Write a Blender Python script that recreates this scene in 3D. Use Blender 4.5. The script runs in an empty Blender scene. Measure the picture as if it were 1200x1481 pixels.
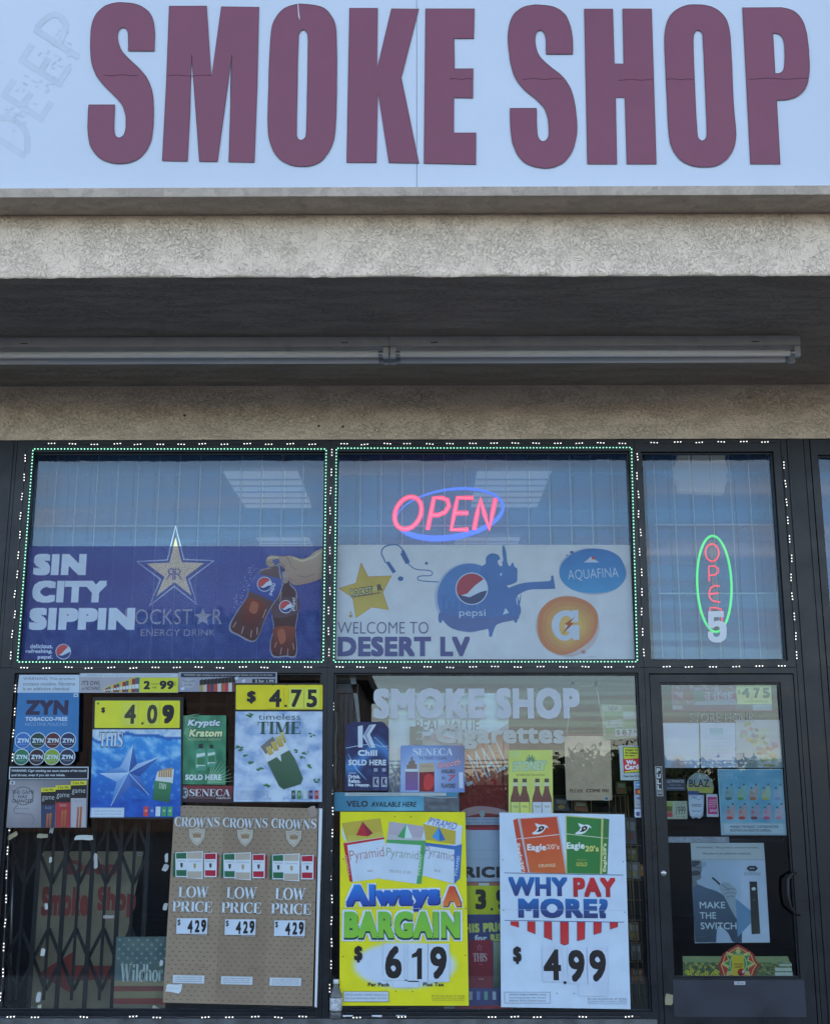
import bpy, math, random
from mathutils import Vector, Matrix, noise
from mathutils.geometry import tessellate_polygon
R = math.radians
random.seed(7)
SC = bpy.context.scene
COL = SC.collection

# ---------------------------------------------------------------- camera, sky, sun, exposure
FPX, PITCH, YAW, DIST, EYE = 1740.0, R(13.08), R(0.42), 7.2, 1.5
cam_d = bpy.data.cameras.new('camera'); cam = bpy.data.objects.new('camera', cam_d); COL.objects.link(cam)
cam_d.sensor_fit = 'VERTICAL'; cam_d.sensor_height = 24.0; cam_d.lens = 24.0*FPX/1481.0
cam_d.clip_start = 0.05; cam_d.clip_end = 2000
cam.location = (0, -DIST, EYE); cam.rotation_euler = (R(90)+PITCH, 0, YAW)
SC.camera = cam
CAMM = cam.rotation_euler.to_matrix()

SUN_EL, SUN_AZ = 24.0, 25.0        # low sun behind the building: the whole front lies in open shade
w = bpy.data.worlds.new('World'); SC.world = w; w.use_nodes = True
nt = w.node_tree; nt.nodes.clear()
def N(t, **k):
    n = nt.nodes.new(t)
    for a, b in k.items(): setattr(n, a, b)
    return n
def L(a, b): nt.links.new(a, b)
sky = N('ShaderNodeTexSky'); sky.sky_type = 'NISHITA'; sky.sun_disc = False
sky.sun_elevation = R(SUN_EL); sky.sun_rotation = R(SUN_AZ); sky.air_density = 1.0; sky.dust_density = 0.6; sky.ozone_density = 1.5
tc = N('ShaderNodeTexCoord'); sp = N('ShaderNodeSeparateXYZ'); L(tc.outputs['Generated'], sp.inputs[0])
def M(op, a, b=None, c=None):
    n = N('ShaderNodeMath', operation=op)
    for i, v in enumerate((a, b, c)):
        if v is None: continue
        if isinstance(v, (int, float)): n.inputs[i].default_value = v
        else: L(v, n.inputs[i])
    return n.outputs[0]
zz = M('MAXIMUM', M('ADD', sp.outputs[2], 0.06), 0.03)
cb = N('ShaderNodeCombineXYZ'); L(M('DIVIDE', sp.outputs[0], zz), cb.inputs[0]); L(M('DIVIDE', sp.outputs[1], zz), cb.inputs[1])
mp = N('ShaderNodeMapping'); mp.inputs['Rotation'].default_value = (0, 0, R(-9)); mp.inputs['Scale'].default_value = (0.34, 2.2, 1); mp.inputs['Location'].default_value = (1.3, 0.4, 0); L(cb.outputs[0], mp.inputs[0])
nz = N('ShaderNodeTexNoise'); nz.inputs['Scale'].default_value = 1.7; nz.inputs['Detail'].default_value = 7; nz.inputs['Roughness'].default_value = 0.55; nz.inputs['Distortion'].default_value = 0.35
L(mp.outputs[0], nz.inputs['Vector'])
mp2 = N('ShaderNodeMapping'); mp2.inputs['Location'].default_value = (3.1, 1.7, 0); mp2.inputs['Scale'].default_value = (0.10, 0.22, 1); L(cb.outputs[0], mp2.inputs[0])
nz2 = N('ShaderNodeTexNoise'); nz2.inputs['Scale'].default_value = 1.0; nz2.inputs['Detail'].default_value = 3; L(mp2.outputs[0], nz2.inputs['Vector'])
cl = N('ShaderNodeMapRange'); cl.interpolation_type = 'SMOOTHSTEP'
cl.inputs['From Min'].default_value = 0.39; cl.inputs['From Max'].default_value = 0.66
L(M('ADD', nz.outputs[0], M('MULTIPLY', M('SUBTRACT', nz2.outputs[0], 0.5), 0.55)), cl.inputs['Value'])
ccol = N('ShaderNodeMix', data_type='RGBA'); ccol.inputs[6].default_value = (0.24, 0.25, 0.30, 1); ccol.inputs[7].default_value = (1.05, 1.08, 1.18, 1)
L(M('MULTIPLY', M('SUBTRACT', nz.outputs[0], 0.36), 2.6), ccol.inputs[0])
warm = N('ShaderNodeMapRange'); warm.inputs['From Min'].default_value = 0.085; warm.inputs['From Max'].default_value = 0.015; L(sp.outputs[2], warm.inputs['Value'])
wm = N('ShaderNodeMix', data_type='RGBA', blend_type='MULTIPLY'); L(M('MULTIPLY', warm.outputs[0], 0.9), wm.inputs[0]); L(ccol.outputs[2], wm.inputs[6]); wm.inputs[7].default_value = (2.1, 1.6, 1.25, 1)
bk = N('ShaderNodeMix', data_type='RGBA'); L(M('MULTIPLY', cl.outputs[0], 0.85), bk.inputs[0])
SKYS = 0.15
skm = N('ShaderNodeVectorMath', operation='SCALE'); L(sky.outputs[0], skm.inputs[0]); skm.inputs['Scale'].default_value = 1.0
clm = N('ShaderNodeVectorMath', operation='SCALE'); L(wm.outputs[2], clm.inputs[0]); clm.inputs['Scale'].default_value = 5.2
L(skm.outputs[0], bk.inputs[6]); L(clm.outputs[0], bk.inputs[7])
bg = N('ShaderNodeBackground'); bg.inputs['Strength'].default_value = SKYS; L(bk.outputs[2], bg.inputs['Color'])
wo = N('ShaderNodeOutputWorld'); L(bg.outputs[0], wo.inputs['Surface'])

sd = bpy.data.lights.new('sun', 'SUN'); sd.energy = 1.5; sd.angle = R(10); sd.color = (1.0, 0.80, 0.62)
sun = bpy.data.objects.new('sun', sd); COL.objects.link(sun)
az = R(SUN_AZ); sv = Vector((math.sin(az)*math.cos(R(SUN_EL)), math.cos(az)*math.cos(R(SUN_EL)), math.sin(R(SUN_EL))))
sun.rotation_euler = sv.to_track_quat('Z', 'Y').to_euler(); sun.location = sv*50

SC.view_settings.view_transform = 'Standard'; SC.view_settings.look = 'None'
SC.view_settings.exposure = 1.7; SC.view_settings.gamma = 1.0; SC.view_settings.use_curve_mapping = False
SC.render.engine = 'CYCLES'
SC.cycles.max_bounces = 10; SC.cycles.transparent_max_bounces = 24; SC.cycles.diffuse_bounces = 4; SC.cycles.glossy_bounces = 5
SC.cycles.sample_clamp_indirect = 4.0; SC.cycles.use_denoising = True

# ---------------------------------------------------------------- photo pixel -> point on a real plane of the place
def ray(px, py):
    return CAMM @ Vector(((px-600.0)/FPX, -(py-740.5)/FPX, -1.0))
def P(px, py, Y=0.0):
    d = ray(px, py); t = (Y+DIST)/d.y
    return Vector((d.x*t, Y, EYE+d.z*t))
def PH(px, py, Z):
    d = ray(px, py); t = (Z-EYE)/d.z
    return Vector((d.x*t, -DIST+d.y*t, Z))
def XU(u, Y=0.0): return P(600+u, 1144.0, Y).x
def ZP(y, Y=0.0): return P(600, y, Y).z

# ---------------------------------------------------------------- materials
def lin1(c):
    c = max(0.0, min(1.0, c/255.0))
    return c/12.92 if c <= 0.04045 else ((c+0.055)/1.055)**2.4
def lin(c): return (lin1(c[0]), lin1(c[1]), lin1(c[2]))
MATS = {}
def mat(name, color=(0.5, 0.5, 0.5), rough=0.5, metal=0.0, spec=0.5, emit=None, es=1.0, coat=0.0):
    if name in MATS: return MATS[name]
    m = bpy.data.materials.new(name); m.use_nodes = True; b = m.node_tree.nodes['Principled BSDF']
    b.inputs['Base Color'].default_value = (*color, 1); b.inputs['Roughness'].default_value = rough
    b.inputs['Metallic'].default_value = metal; b.inputs['Specular IOR Level'].default_value = spec
    b.inputs['Coat Weight'].default_value = coat
    if emit:
        b.inputs['Emission Color'].default_value = (*emit, 1); b.inputs['Emission Strength'].default_value = es
    MATS[name] = m
    return m
def nodes(m):
    t = m.node_tree
    def n(ty, **k):
        x = t.nodes.new(ty)
        for a, b in k.items(): setattr(x, a, b)
        return x
    return t, n, t.links.new, t.nodes['Principled BSDF']

def grime(m, scale=6, amt=0.25, bump=0.0, bscale=60, rvar=0.15):
    """uneven colour and gloss over a plain material"""
    t, n, l, b = nodes(m)
    base = tuple(b.inputs['Base Color'].default_value); r0 = b.inputs['Roughness'].default_value
    g = n('ShaderNodeTexCoord'); a = n('ShaderNodeTexNoise'); a.inputs['Scale'].default_value = scale; a.inputs['Detail'].default_value = 8; a.inputs['Roughness'].default_value = 0.65
    l(g.outputs['Object'], a.inputs['Vector'])
    mr = n('ShaderNodeMapRange'); mr.inputs['From Min'].default_value = 0.3; mr.inputs['From Max'].default_value = 0.7
    mr.inputs['To Min'].default_value = 1-amt; mr.inputs['To Max'].default_value = 1+amt; l(a.outputs[0], mr.inputs['Value'])
    s = n('ShaderNodeVectorMath', operation='SCALE'); s.inputs[0].default_value = base[:3]; l(mr.outputs[0], s.inputs['Scale']); l(s.outputs[0], b.inputs['Base Color'])
    m2 = n('ShaderNodeMapRange'); m2.inputs['From Min'].default_value = 0.3; m2.inputs['From Max'].default_value = 0.7
    m2.inputs['To Min'].default_value = max(0, r0-rvar); m2.inputs['To Max'].default_value = r0+rvar; l(a.outputs[0], m2.inputs['Value']); l(m2.outputs[0], b.inputs['Roughness'])
    if bump:
        c = n('ShaderNodeTexNoise'); c.inputs['Scale'].default_value = bscale; c.inputs['Detail'].default_value = 4; l(g.outputs['Object'], c.inputs['Vector'])
        bp = n('ShaderNodeBump'); bp.inputs['Strength'].default_value = 1.0; bp.inputs['Distance'].default_value = bump; l(c.outputs[0], bp.inputs['Height']); l(bp.outputs[0], b.inputs['Normal'])
    return m

def stucco(name, color, dist=0.006, scale=1.0, stretch=(1, 1, 1), dirt=0.12):
    """skip-trowel stucco: curled trowel ridges over flat patches"""
    m = mat(name, color, 0.85, spec=0.25); t, n, l, b = nodes(m)
    g = n('ShaderNodeTexCoord'); mp = n('ShaderNodeMapping'); mp.inputs['Scale'].default_value = stretch; l(g.outputs['Object'], mp.inputs[0])
    wv = n('ShaderNodeTexNoise'); wv.inputs['Scale'].default_value = 11*scale; wv.inputs['Detail'].default_value = 3; wv.inputs['Distortion'].default_value = 1.6; l(mp.outputs[0], wv.inputs['Vector'])
    # ridges where the warped noise crosses bands
    def ridge(src, freq, width):
        a = n('ShaderNodeMath', operation='MULTIPLY'); l(src, a.inputs[0]); a.inputs[1].default_value = freq
        f = n('ShaderNodeMath', operation='PINGPONG'); l(a.outputs[0], f.inputs[0]); f.inputs[1].default_value = 0.5
        r = n('ShaderNodeMapRange'); r.interpolation_type = 'SMOOTHSTEP'; r.inputs['From Min'].default_value = 0.0; r.inputs['From Max'].default_value = width; r.inputs['To Min'].default_value = 1; r.inputs['To Max'].default_value = 0
        l(f.outputs[0], r.inputs['Value']); return r.outputs[0]
    r1 = ridge(wv.outputs[0], 7, 0.06)
    w2 = n('ShaderNodeTexNoise'); w2.inputs['Scale'].default_value = 34*scale; w2.inputs['Detail'].default_value = 3; w2.inputs['Distortion'].default_value = 2.2; l(mp.outputs[0], w2.inputs['Vector'])
    r2 = ridge(w2.outputs[0], 5, 0.12)
    br = n('ShaderNodeTexNoise'); br.inputs['Scale'].default_value = 5*scale; br.inputs['Detail'].default_value = 4; l(mp.outputs[0], br.inputs['Vector'])
    mk = n('ShaderNodeMapRange'); mk.inputs['From Min'].default_value = 0.42; mk.inputs['From Max'].default_value = 0.58; l(br.outputs[0], mk.inputs['Value'])
    fine = n('ShaderNodeTexNoise'); fine.inputs['Scale'].default_value = 240; fine.inputs['Detail'].default_value = 2; l(g.outputs['Object'], fine.inputs['Vector'])
    def mm(op, a, c):
        x = n('ShaderNodeMath', operation=op)
        for i, v in enumerate((a, c)):
            if isinstance(v, (int, float)): x.inputs[i].default_value = v
            else: l(v, x.inputs[i])
        return x.outputs[0]
    h = mm('ADD', mm('MULTIPLY', r1, 0.55), mm('MULTIPLY', mm('MULTIPLY', r2, mk.outputs[0]), 0.55))
    h = mm('ADD', h, mm('MULTIPLY', w2.outputs[0], 0.7)); hh = mm('ADD', h, mm('MULTIPLY', fine.outputs[0], 0.22))
    bp = n('ShaderNodeBump'); bp.inputs['Strength'].default_value = 1.0; bp.inputs['Distance'].default_value = dist; l(hh, bp.inputs['Height']); l(bp.outputs[0], b.inputs['Normal'])
    # faint staining and darker lines along the ridges
    st = n('ShaderNodeTexNoise'); st.inputs['Scale'].default_value = 1.7; st.inputs['Detail'].default_value = 6; l(g.outputs['Object'], st.inputs['Vector'])
    k = mm('ADD', mm('MULTIPLY', st.outputs[0], dirt*2), 1.04-dirt); k = mm('SUBTRACT', k, mm('MULTIPLY', mm('MULTIPLY', r2, mk.outputs[0]), 0.10)); k = mm('SUBTRACT', k, mm('MULTIPLY', r1, 0.08))
    s = n('ShaderNodeVectorMath', operation='SCALE'); s.inputs[0].default_value = color; l(k, s.inputs['Scale']); l(s.outputs[0], b.inputs['Base Color'])
    return m

def make_print(name, rough, coat, spec=0.4):
    """printed sheet: ink colour comes from the mesh colour attribute"""
    m = mat(name, (0.5, 0.5, 0.5), rough, spec=spec, coat=coat); t, n, l, b = nodes(m)
    a = n('ShaderNodeAttribute', attribute_name='Ink'); g = n('ShaderNodeTexCoord')
    z = n('ShaderNodeTexNoise'); z.inputs['Scale'].default_value = 9; z.inputs['Detail'].default_value = 6; l(g.outputs['Object'], z.inputs['Vector'])
    mr = n('ShaderNodeMapRange'); mr.inputs['From Min'].default_value = 0.3; mr.inputs['From Max'].default_value = 0.7; mr.inputs['To Min'].default_value = 0.93; mr.inputs['To Max'].default_value = 1.05; l(z.outputs[0], mr.inputs['Value'])
    s = n('ShaderNodeVectorMath', operation='SCALE'); l(a.outputs['Color'], s.inputs[0]); l(mr.outputs[0], s.inputs['Scale']); l(s.outputs[0], b.inputs['Base Color'])
    wv = n('ShaderNodeTexNoise'); wv.inputs['Scale'].default_value = 3.2; wv.inputs['Detail'].default_value = 2; l(g.outputs['Object'], wv.inputs['Vector'])
    bp = n('ShaderNodeBump'); bp.inputs['Strength'].default_value = 0.5; bp.inputs['Distance'].default_value = 0.01; l(wv.outputs[0], bp.inputs['Height']); l(bp.outputs[0], b.inputs['Normal'])
    return m
PRINT = make_print('printed_paper', 0.5, 0.0)
GLOSSY = make_print('glossy_print', 0.28, 0.3)

PERF = make_print('perforated_film', 0.6, 0.0, 0.2)
def _perf():
    t, n, l, b = nodes(PERF); tr = n('ShaderNodeBsdfTransparent'); mx = n('ShaderNodeMixShader'); mx.inputs[0].default_value = 0.36
    l(tr.outputs[0], mx.inputs[1]); l(b.outputs[0], mx.inputs[2]); l(mx.outputs[0], t.nodes['Material Output'].inputs[0])
_perf()
FRAME = grime(mat('black_anodized_aluminium', (0.007, 0.010, 0.016), 0.34, spec=0.42), 5, 0.25, 0.0, rvar=0.1)
BLACK = mat('black_rubber', (0.008, 0.009, 0.011), 0.6)
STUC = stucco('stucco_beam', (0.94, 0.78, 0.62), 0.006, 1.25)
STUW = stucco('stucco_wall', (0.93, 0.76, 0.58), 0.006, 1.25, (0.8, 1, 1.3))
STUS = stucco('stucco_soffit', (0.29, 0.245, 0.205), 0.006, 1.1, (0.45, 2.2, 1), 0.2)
STUL = stucco('stucco_ledge', (0.56, 0.47, 0.39), 0.003, 2.5)

def glass_mat(name, fac, tint=(1, 1, 1)):
    m = bpy.data.materials.new(name); m.use_nodes = True; t = m.node_tree; t.nodes.clear()
    tr = t.nodes.new('ShaderNodeBsdfTransparent'); tr.inputs[0].default_value = (*tint, 1)
    gl = t.nodes.new('ShaderNodeBsdfGlossy'); gl.inputs['Roughness'].default_value = 0.0; gl.inputs['Color'].default_value = (0.90, 0.95, 1, 1)
    fr = t.nodes.new('ShaderNodeFresnel'); fr.inputs[0].default_value = 1.5
    ad = t.nodes.new('ShaderNodeMath'); ad.operation = 'ADD'; t.links.new(fr.outputs[0], ad.inputs[0]); ad.inputs[1].default_value = fac; ad.use_clamp = True
    mx = t.nodes.new('ShaderNodeMixShader'); t.links.new(ad.outputs[0], mx.inputs[0]); t.links.new(tr.outputs[0], mx.inputs[1]); t.links.new(gl.outputs[0], mx.inputs[2])
    o = t.nodes.new('ShaderNodeOutputMaterial'); t.links.new(mx.outputs[0], o.inputs[0]); return m
GLASS = glass_mat('window_glass', 0.0, (0.93, 0.96, 0.97))

# ---------------------------------------------------------------- mesh helpers
class MB:
    def __init__(s): s.v = []; s.f = []; s.m = []; s.sm = []
    def add(s, vs, fs, mi=0, smooth=False):
        b = len(s.v); s.v += [tuple(v) for v in vs]; s.f += [tuple(i+b for i in f) for f in fs]; s.m += [mi]*len(fs); s.sm += [smooth]*len(fs); return s
    def box(s, x0, x1, y0, y1, z0, z1, mi=0):
        x0, x1 = sorted((x0, x1)); y0, y1 = sorted((y0, y1)); z0, z1 = sorted((z0, z1))
        vs = [(x0,y0,z0),(x1,y0,z0),(x1,y1,z0),(x0,y1,z0),(x0,y0,z1),(x1,y0,z1),(x1,y1,z1),(x0,y1,z1)]
        return s.add(vs, [(0,3,2,1),(4,5,6,7),(0,1,5,4),(1,2,6,5),(2,3,7,6),(3,0,4,7)], mi)
    def ring(s, ox0, ox1, oz0, oz1, ix0, ix1, iz0, iz1, y0, y1, mi=0):
        o = [(ox0,oz0),(ox1,oz0),(ox1,oz1),(ox0,oz1)]; i = [(ix0,iz0),(ix1,iz0),(ix1,iz1),(ix0,iz1)]
        vs = [(x,y0,z) for x,z in o]+[(x,y0,z) for x,z in i]+[(x,y1,z) for x,z in o]+[(x,y1,z) for x,z in i]
        fs = []
        for k in range(4):
            j = (k+1) % 4
            fs += [(k,j,4+j,4+k),(8+j,8+k,12+k,12+j),(j,k,8+k,8+j),(4+k,4+j,12+j,12+k)]
        return s.add(vs, fs, mi)
    def tube(s, pts, r, n=8, mi=0, closed=False, caps=True, rs=None):
        pts = [Vector(p) for p in pts]; m = len(pts); b = []; prev = None
        for i, p in enumerate(pts):
            if closed: d = pts[(i+1) % m]-pts[i-1]
            else: d = pts[min(i+1, m-1)]-pts[max(i-1, 0)]
            d.normalize()
            if prev is None:
                up = Vector((0,0,1)) if abs(d.z) < 0.9 else Vector((0,1,0)); a = d.cross(up).normalized()
            else: a = (prev-d*prev.dot(d)).normalized()
            prev = a; c = d.cross(a); rr = rs[i] if rs else r
            b.append([p+(a*math.cos(2*math.pi*k/n)+c*math.sin(2*math.pi*k/n))*rr for k in range(n)])
        vs = [v for q in b for v in q]; fs = []
        for i in range(m if closed else m-1):
            j = (i+1) % m
            for k in range(n): fs.append((i*n+k, i*n+(k+1) % n, j*n+(k+1) % n, j*n+k))
        if caps and not closed: fs += [tuple(range(n-1, -1, -1)), tuple((m-1)*n+k for k in range(n))]
        return s.add(vs, fs, mi, True)
    def lathe(s, prof, c=(0,0,0), n=16, mi=0, axis='z'):
        vs = []; fs = []
        for r, h in prof:
            for k in range(n):
                a = 2*math.pi*k/n
                if axis == 'z': vs.append((c[0]+r*math.cos(a), c[1]+r*math.sin(a), c[2]+h))
                elif axis == 'y': vs.append((c[0]+r*math.cos(a), c[1]+h, c[2]+r*math.sin(a)))
                else: vs.append((c[0]+h, c[1]+r*math.cos(a), c[2]+r*math.sin(a)))
        for i in range(len(prof)-1):
            for k in range(n): fs.append((i*n+k, i*n+(k+1) % n, (i+1)*n+(k+1) % n, (i+1)*n+k))
        return s.add(vs, fs, mi, True)
    def prism(s, pts, y0, y1, mi=0, holes=()):
        """outline in x,z pushed from y0 to y1"""
        loops = [pts]+list(holes); allp = [p for q in loops for p in q]
        tris = tessellate_polygon([[Vector((p[0], p[1], 0)) for p in q] for q in loops]); n = len(allp)
        vs = [(p[0], y0, p[1]) for p in allp]+[(p[0], y1, p[1]) for p in allp]
        fs = [tuple(t) for t in tris]+[tuple(i+n for i in reversed(t)) for t in tris]
        b = 0
        for q in loops:
            for k in range(len(q)): j = (k+1) % len(q); fs.append((b+k, b+j, n+b+j, n+b+k))
            b += len(q)
        return s.add(vs, fs, mi)
    def build(s, name, mats, parent=None, bevel=0.0):
        me = bpy.data.meshes.new(name); me.from_pydata(s.v, [], s.f)
        for m in (mats if isinstance(mats, (list, tuple)) else [mats]): me.materials.append(m)
        me.polygons.foreach_set('material_index', s.m); me.polygons.foreach_set('use_smooth', s.sm); me.update()
        import bmesh
        bm = bmesh.new(); bm.from_mesh(me); bmesh.ops.recalc_face_normals(bm, faces=bm.faces); bm.to_mesh(me); bm.free()
        o = bpy.data.objects.new(name, me); COL.objects.link(o)
        if parent is not None: setp(o, parent)
        if bevel:
            bv = o.modifiers.new('bevel', 'BEVEL'); bv.width = bevel; bv.segments = 2; bv.limit_method = 'ANGLE'
        return o
def wloc(o):
    v = Vector((0,0,0))
    while o is not None: v = v+o.location; o = o.parent
    return v
def setp(o, parent):
    o.parent = parent; o.location = o.location-wloc(parent)   # parents here are never rotated
def tag(o, label=None, cat=None, group=None, kind=None):
    if label: o['label'] = label
    if cat: o['category'] = cat
    if group: o['group'] = group
    if kind: o['kind'] = kind
    return o
def thing(name, label, cat, loc=(0,0,0), group=None):
    o = bpy.data.objects.new(name, None); COL.objects.link(o); o.location = loc; o.empty_display_size = 0.1
    return tag(o, label, cat, group)
def dup(o, parent, loc):
    c = o.copy(); COL.objects.link(c); c.parent = parent; c.location = loc; return c

# ---------------------------------------------------------------- flat print: shapes given at photo pixels, laid on a real sheet
_tc = {}
def text_geo(s, bold, shear):
    k = (s, bold, shear)
    if k in _tc: return _tc[k]
    if bold > 0.004:
        vs, fs, w_, h_ = text_raw(s, 0.0, bold); r_ = bold; V = []; F = []
        of = [(0, 0)]+[(r_*.94*i, r_*.94*j) for i in (-1, 0, 1) for j in (-1, 0, 1) if i or j]
        if bold > 0.05: of += [(r_*.5*math.cos((j+.5)*math.pi/3), r_*.5*math.sin((j+.5)*math.pi/3)) for j in range(6)]
        for j, (dx, dy) in enumerate(of):
            b = len(V)
            V += [(x+dx, y+dy, j*0.1) for x, y in vs]; F += [tuple(i+b for i in f) for f in fs]
        x0, x1, y0, y1 = -r_, w_+r_, -r_, h_+r_
        _tc[k] = ([((x-x0)/(x1-x0), (y-y0)/(y1-y0), d) for x, y, d in V], F); return _tc[k]
    vs, fs, w_, h_ = text_raw(s, bold, bold)
    _tc[k] = ([(x/max(1e-6, w_), y/max(1e-6, h_), 0) for x, y in vs], fs); return _tc[k]
def text_raw(s, bold, sp_):
    c = bpy.data.curves.new('t', 'FONT'); c.body = s; c.offset = bold; c.resolution_u = 3; c.fill_mode = 'FRONT'; c.shear = 0
    c.space_character = 1.0+max(0, sp_)*1.7
    o = bpy.data.objects.new('t', c); me = o.to_mesh()
    vs = [(v.co.x, v.co.y) for v in me.vertices]; fs = [tuple(p.vertices) for p in me.polygons]
    o.to_mesh_clear(); bpy.data.objects.remove(o); bpy.data.curves.remove(c)
    xs = [v[0] for v in vs]; ys = [v[1] for v in vs]
    if not vs: return ([], [], 1, 1)
    x0, x1, y0, y1 = min(xs), max(xs), min(ys), max(ys)
    return [(x-x0, y-y0) for x, y in vs], fs, x1-x0, y1-y0
# a thick-and-thin serif alphabet drawn from strokes
TK, TN = 0.20, 0.05
def _arc(cx, cy, rx, ry, a0, a1, n=14, tk=TK, tn=TN):
    out = []
    for i in range(n+1):
        a = R(a0+(a1-a0)*i/n); out.append((cx+rx*math.cos(a), cy+ry*math.sin(a), tn+(tk-tn)*abs(math.cos(a))**1.4))
    return out
def _v(x, y0, y1, w=TK): return [(x, y0, w), (x, y1, w)]
def _h(x0, x1, y, w=TN): return [(x0, y, w), (x1, y, w)]
def _sf(x, y, l=0.17): return _h(x-l, x+l, y+(TN/2 if y < 0.5 else -TN/2))
def _d(x0, y0, x1, y1, w): return [(x0, y0, w), (x1, y1, w)]
def _curve(pts, ws): return [(p[0], p[1], w) for p, w in zip(pts, ws)]
_S = [(.60,.74),(.53,.90),(.37,.97),(.20,.92),(.12,.77),(.18,.63),(.36,.52),(.54,.40),(.60,.25),(.53,.09),(.36,.03),(.17,.09),(.09,.28)]
_SW = [.05,.05,.05,.10,.17,.2,.22,.2,.17,.10,.05,.05,.05]
GL = {
 'C': (.78, [_arc(.44,.5,.36,.47,55,305), _v(.68,.64,.93,.05), _d(.68,.12,.66,.30,.05)]),
 'R': (.86, [_v(.18,0,1), _sf(.18,1), _sf(.18,0), _h(.18,.42,.97), _arc(.42,.74,.20,.23,90,-90), _h(.18,.42,.51), _d(.44,.5,.70,.03,TK), _h(.62,.84,.03)]),
 'O': (.84, [_arc(.42,.5,.34,.475,0,360,24)]),
 'W': (1.16, [_d(.14,.98,.36,.02,TK), _d(.36,.02,.56,.98,TN), _d(.56,.98,.78,.02,TK), _d(.78,.02,1.0,.98,TN), _sf(.14,1,.14), _sf(1.0,1,.12), _sf(.56,1,.12)]),
 'N': (.92, [_v(.16,0,1,TN), _d(.18,.98,.74,.02,TK), _v(.76,0,1,TN), _sf(.13,1,.12), _sf(.16,0,.13), _sf(.76,1,.13)]),
 'S': (.70, [_curve(_S, _SW), _v(.61,.72,.97,.045), _v(.08,.03,.30,.045)]),
 'L': (.72, [_v(.18,0,1), _sf(.18,1), _h(.04,.66,.025), _v(.66,0,.30,.045)]),
 'P': (.72, [_v(.18,0,1), _sf(.18,1), _sf(.18,0), _h(.18,.42,.97), _arc(.42,.72,.20,.25,90,-90), _h(.18,.42,.47)]),
 'I': (.40, [_v(.20,0,1), _sf(.20,1), _sf(.20,0)]),
 'E': (.74, [_v(.18,0,1), _h(.03,.64,.975), _h(.03,.66,.025), _h(.18,.48,.51), _v(.64,.72,1,.045), _v(.66,0,.30,.045), _v(.48,.4,.62,.045)]),
 'T': (.76, [_v(.38,0,1), _h(.04,.72,.975), _sf(.38,0), _v(.05,.70,1,.045), _v(.71,.70,1,.045)]),
 'H': (.90, [_v(.18,0,1), _v(.70,0,1), _h(.18,.70,.51), _sf(.18,1), _sf(.18,0), _sf(.70,1), _sf(.70,0)]),
 'M': (1.08, [_v(.16,0,1,TN), _d(.20,.98,.50,.02,TK), _d(.50,.02,.80,.98,TN), _v(.86,0,1,TK), _sf(.14,1,.12), _sf(.16,0,.13), _sf(.86,0,.17), _sf(.90,1,.12)]),
 'A': (.86, [_d(.12,.02,.42,.98,TN), _d(.42,.96,.70,.02,TK), _h(.24,.58,.33), _sf(.12,0,.12), _sf(.70,0,.15)]),
 'i': (.36, [_v(.18,0,.66), _h(.04,.18,.64), _sf(.18,0,.15), _v(.18,.80,.97,.17)]),
 'l': (.36, [_v(.18,0,1), _h(.04,.18,.975), _sf(.18,0,.15)]),
 'd': (.66, [_arc(.28,.33,.18,.315,0,360,20), _v(.50,0,1), _h(.36,.5,.975), _h(.5,.62,.025)]),
 'h': (.70, [_v(.16,0,1), _h(.02,.16,.975), _sf(.16,0,.14), _arc(.36,.46,.17,.18,170,0,8), _v(.53,0,.46), _sf(.53,0,.14)]),
 'o': (.60, [_arc(.30,.33,.21,.315,0,360,20)]),
 'r': (.50, [_v(.16,0,.66), _h(.02,.16,.64), _sf(.16,0,.15), _arc(.34,.50,.13,.14,160,40,6), _v(.43,.48,.60,.12)]),
 ' ': (.4, []), '-': (.4, [_h(.06,.34,.45,.1)]),
}
def serif_geo(s):
    vs = []; fs = []; x = 0
    for ch in s:
        wd, st = GL[ch]
        for q in st:
            n = len(q); cl = n > 3 and abs(q[0][0]-q[-1][0]) < 1e-6 and abs(q[0][1]-q[-1][1]) < 1e-6; b = len(vs)
            for i in range(n):
                if cl: a, c = q[(i-1) % (n-1)], q[(i+1) % (n-1)]
                else: a, c = q[max(i-1, 0)], q[min(i+1, n-1)]
                dx, dy = c[0]-a[0], c[1]-a[1]; d = math.hypot(dx, dy) or 1; hw = q[i][2]/2
                # diagonals of thick strokes end level
                if n == 2 and abs(dx) > 0.05 and abs(dy) > 0.5: ox, oy = hw*d/abs(dy), 0; 
                else: ox, oy = -dy/d*hw, dx/d*hw
                vs += [(x+q[i][0]+ox, q[i][1]+oy), (x+q[i][0]-ox, q[i][1]-oy)]
            for i in range(n-1): fs.append((b+2*i, b+2*i+1, b+2*i+3, b+2*i+2))
        x += wd
    xs = [v[0] for v in vs]; x0, x1 = min(xs), max(xs)
    return [((a-x0)/(x1-x0), b, 0) for a, b in vs], fs

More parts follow.
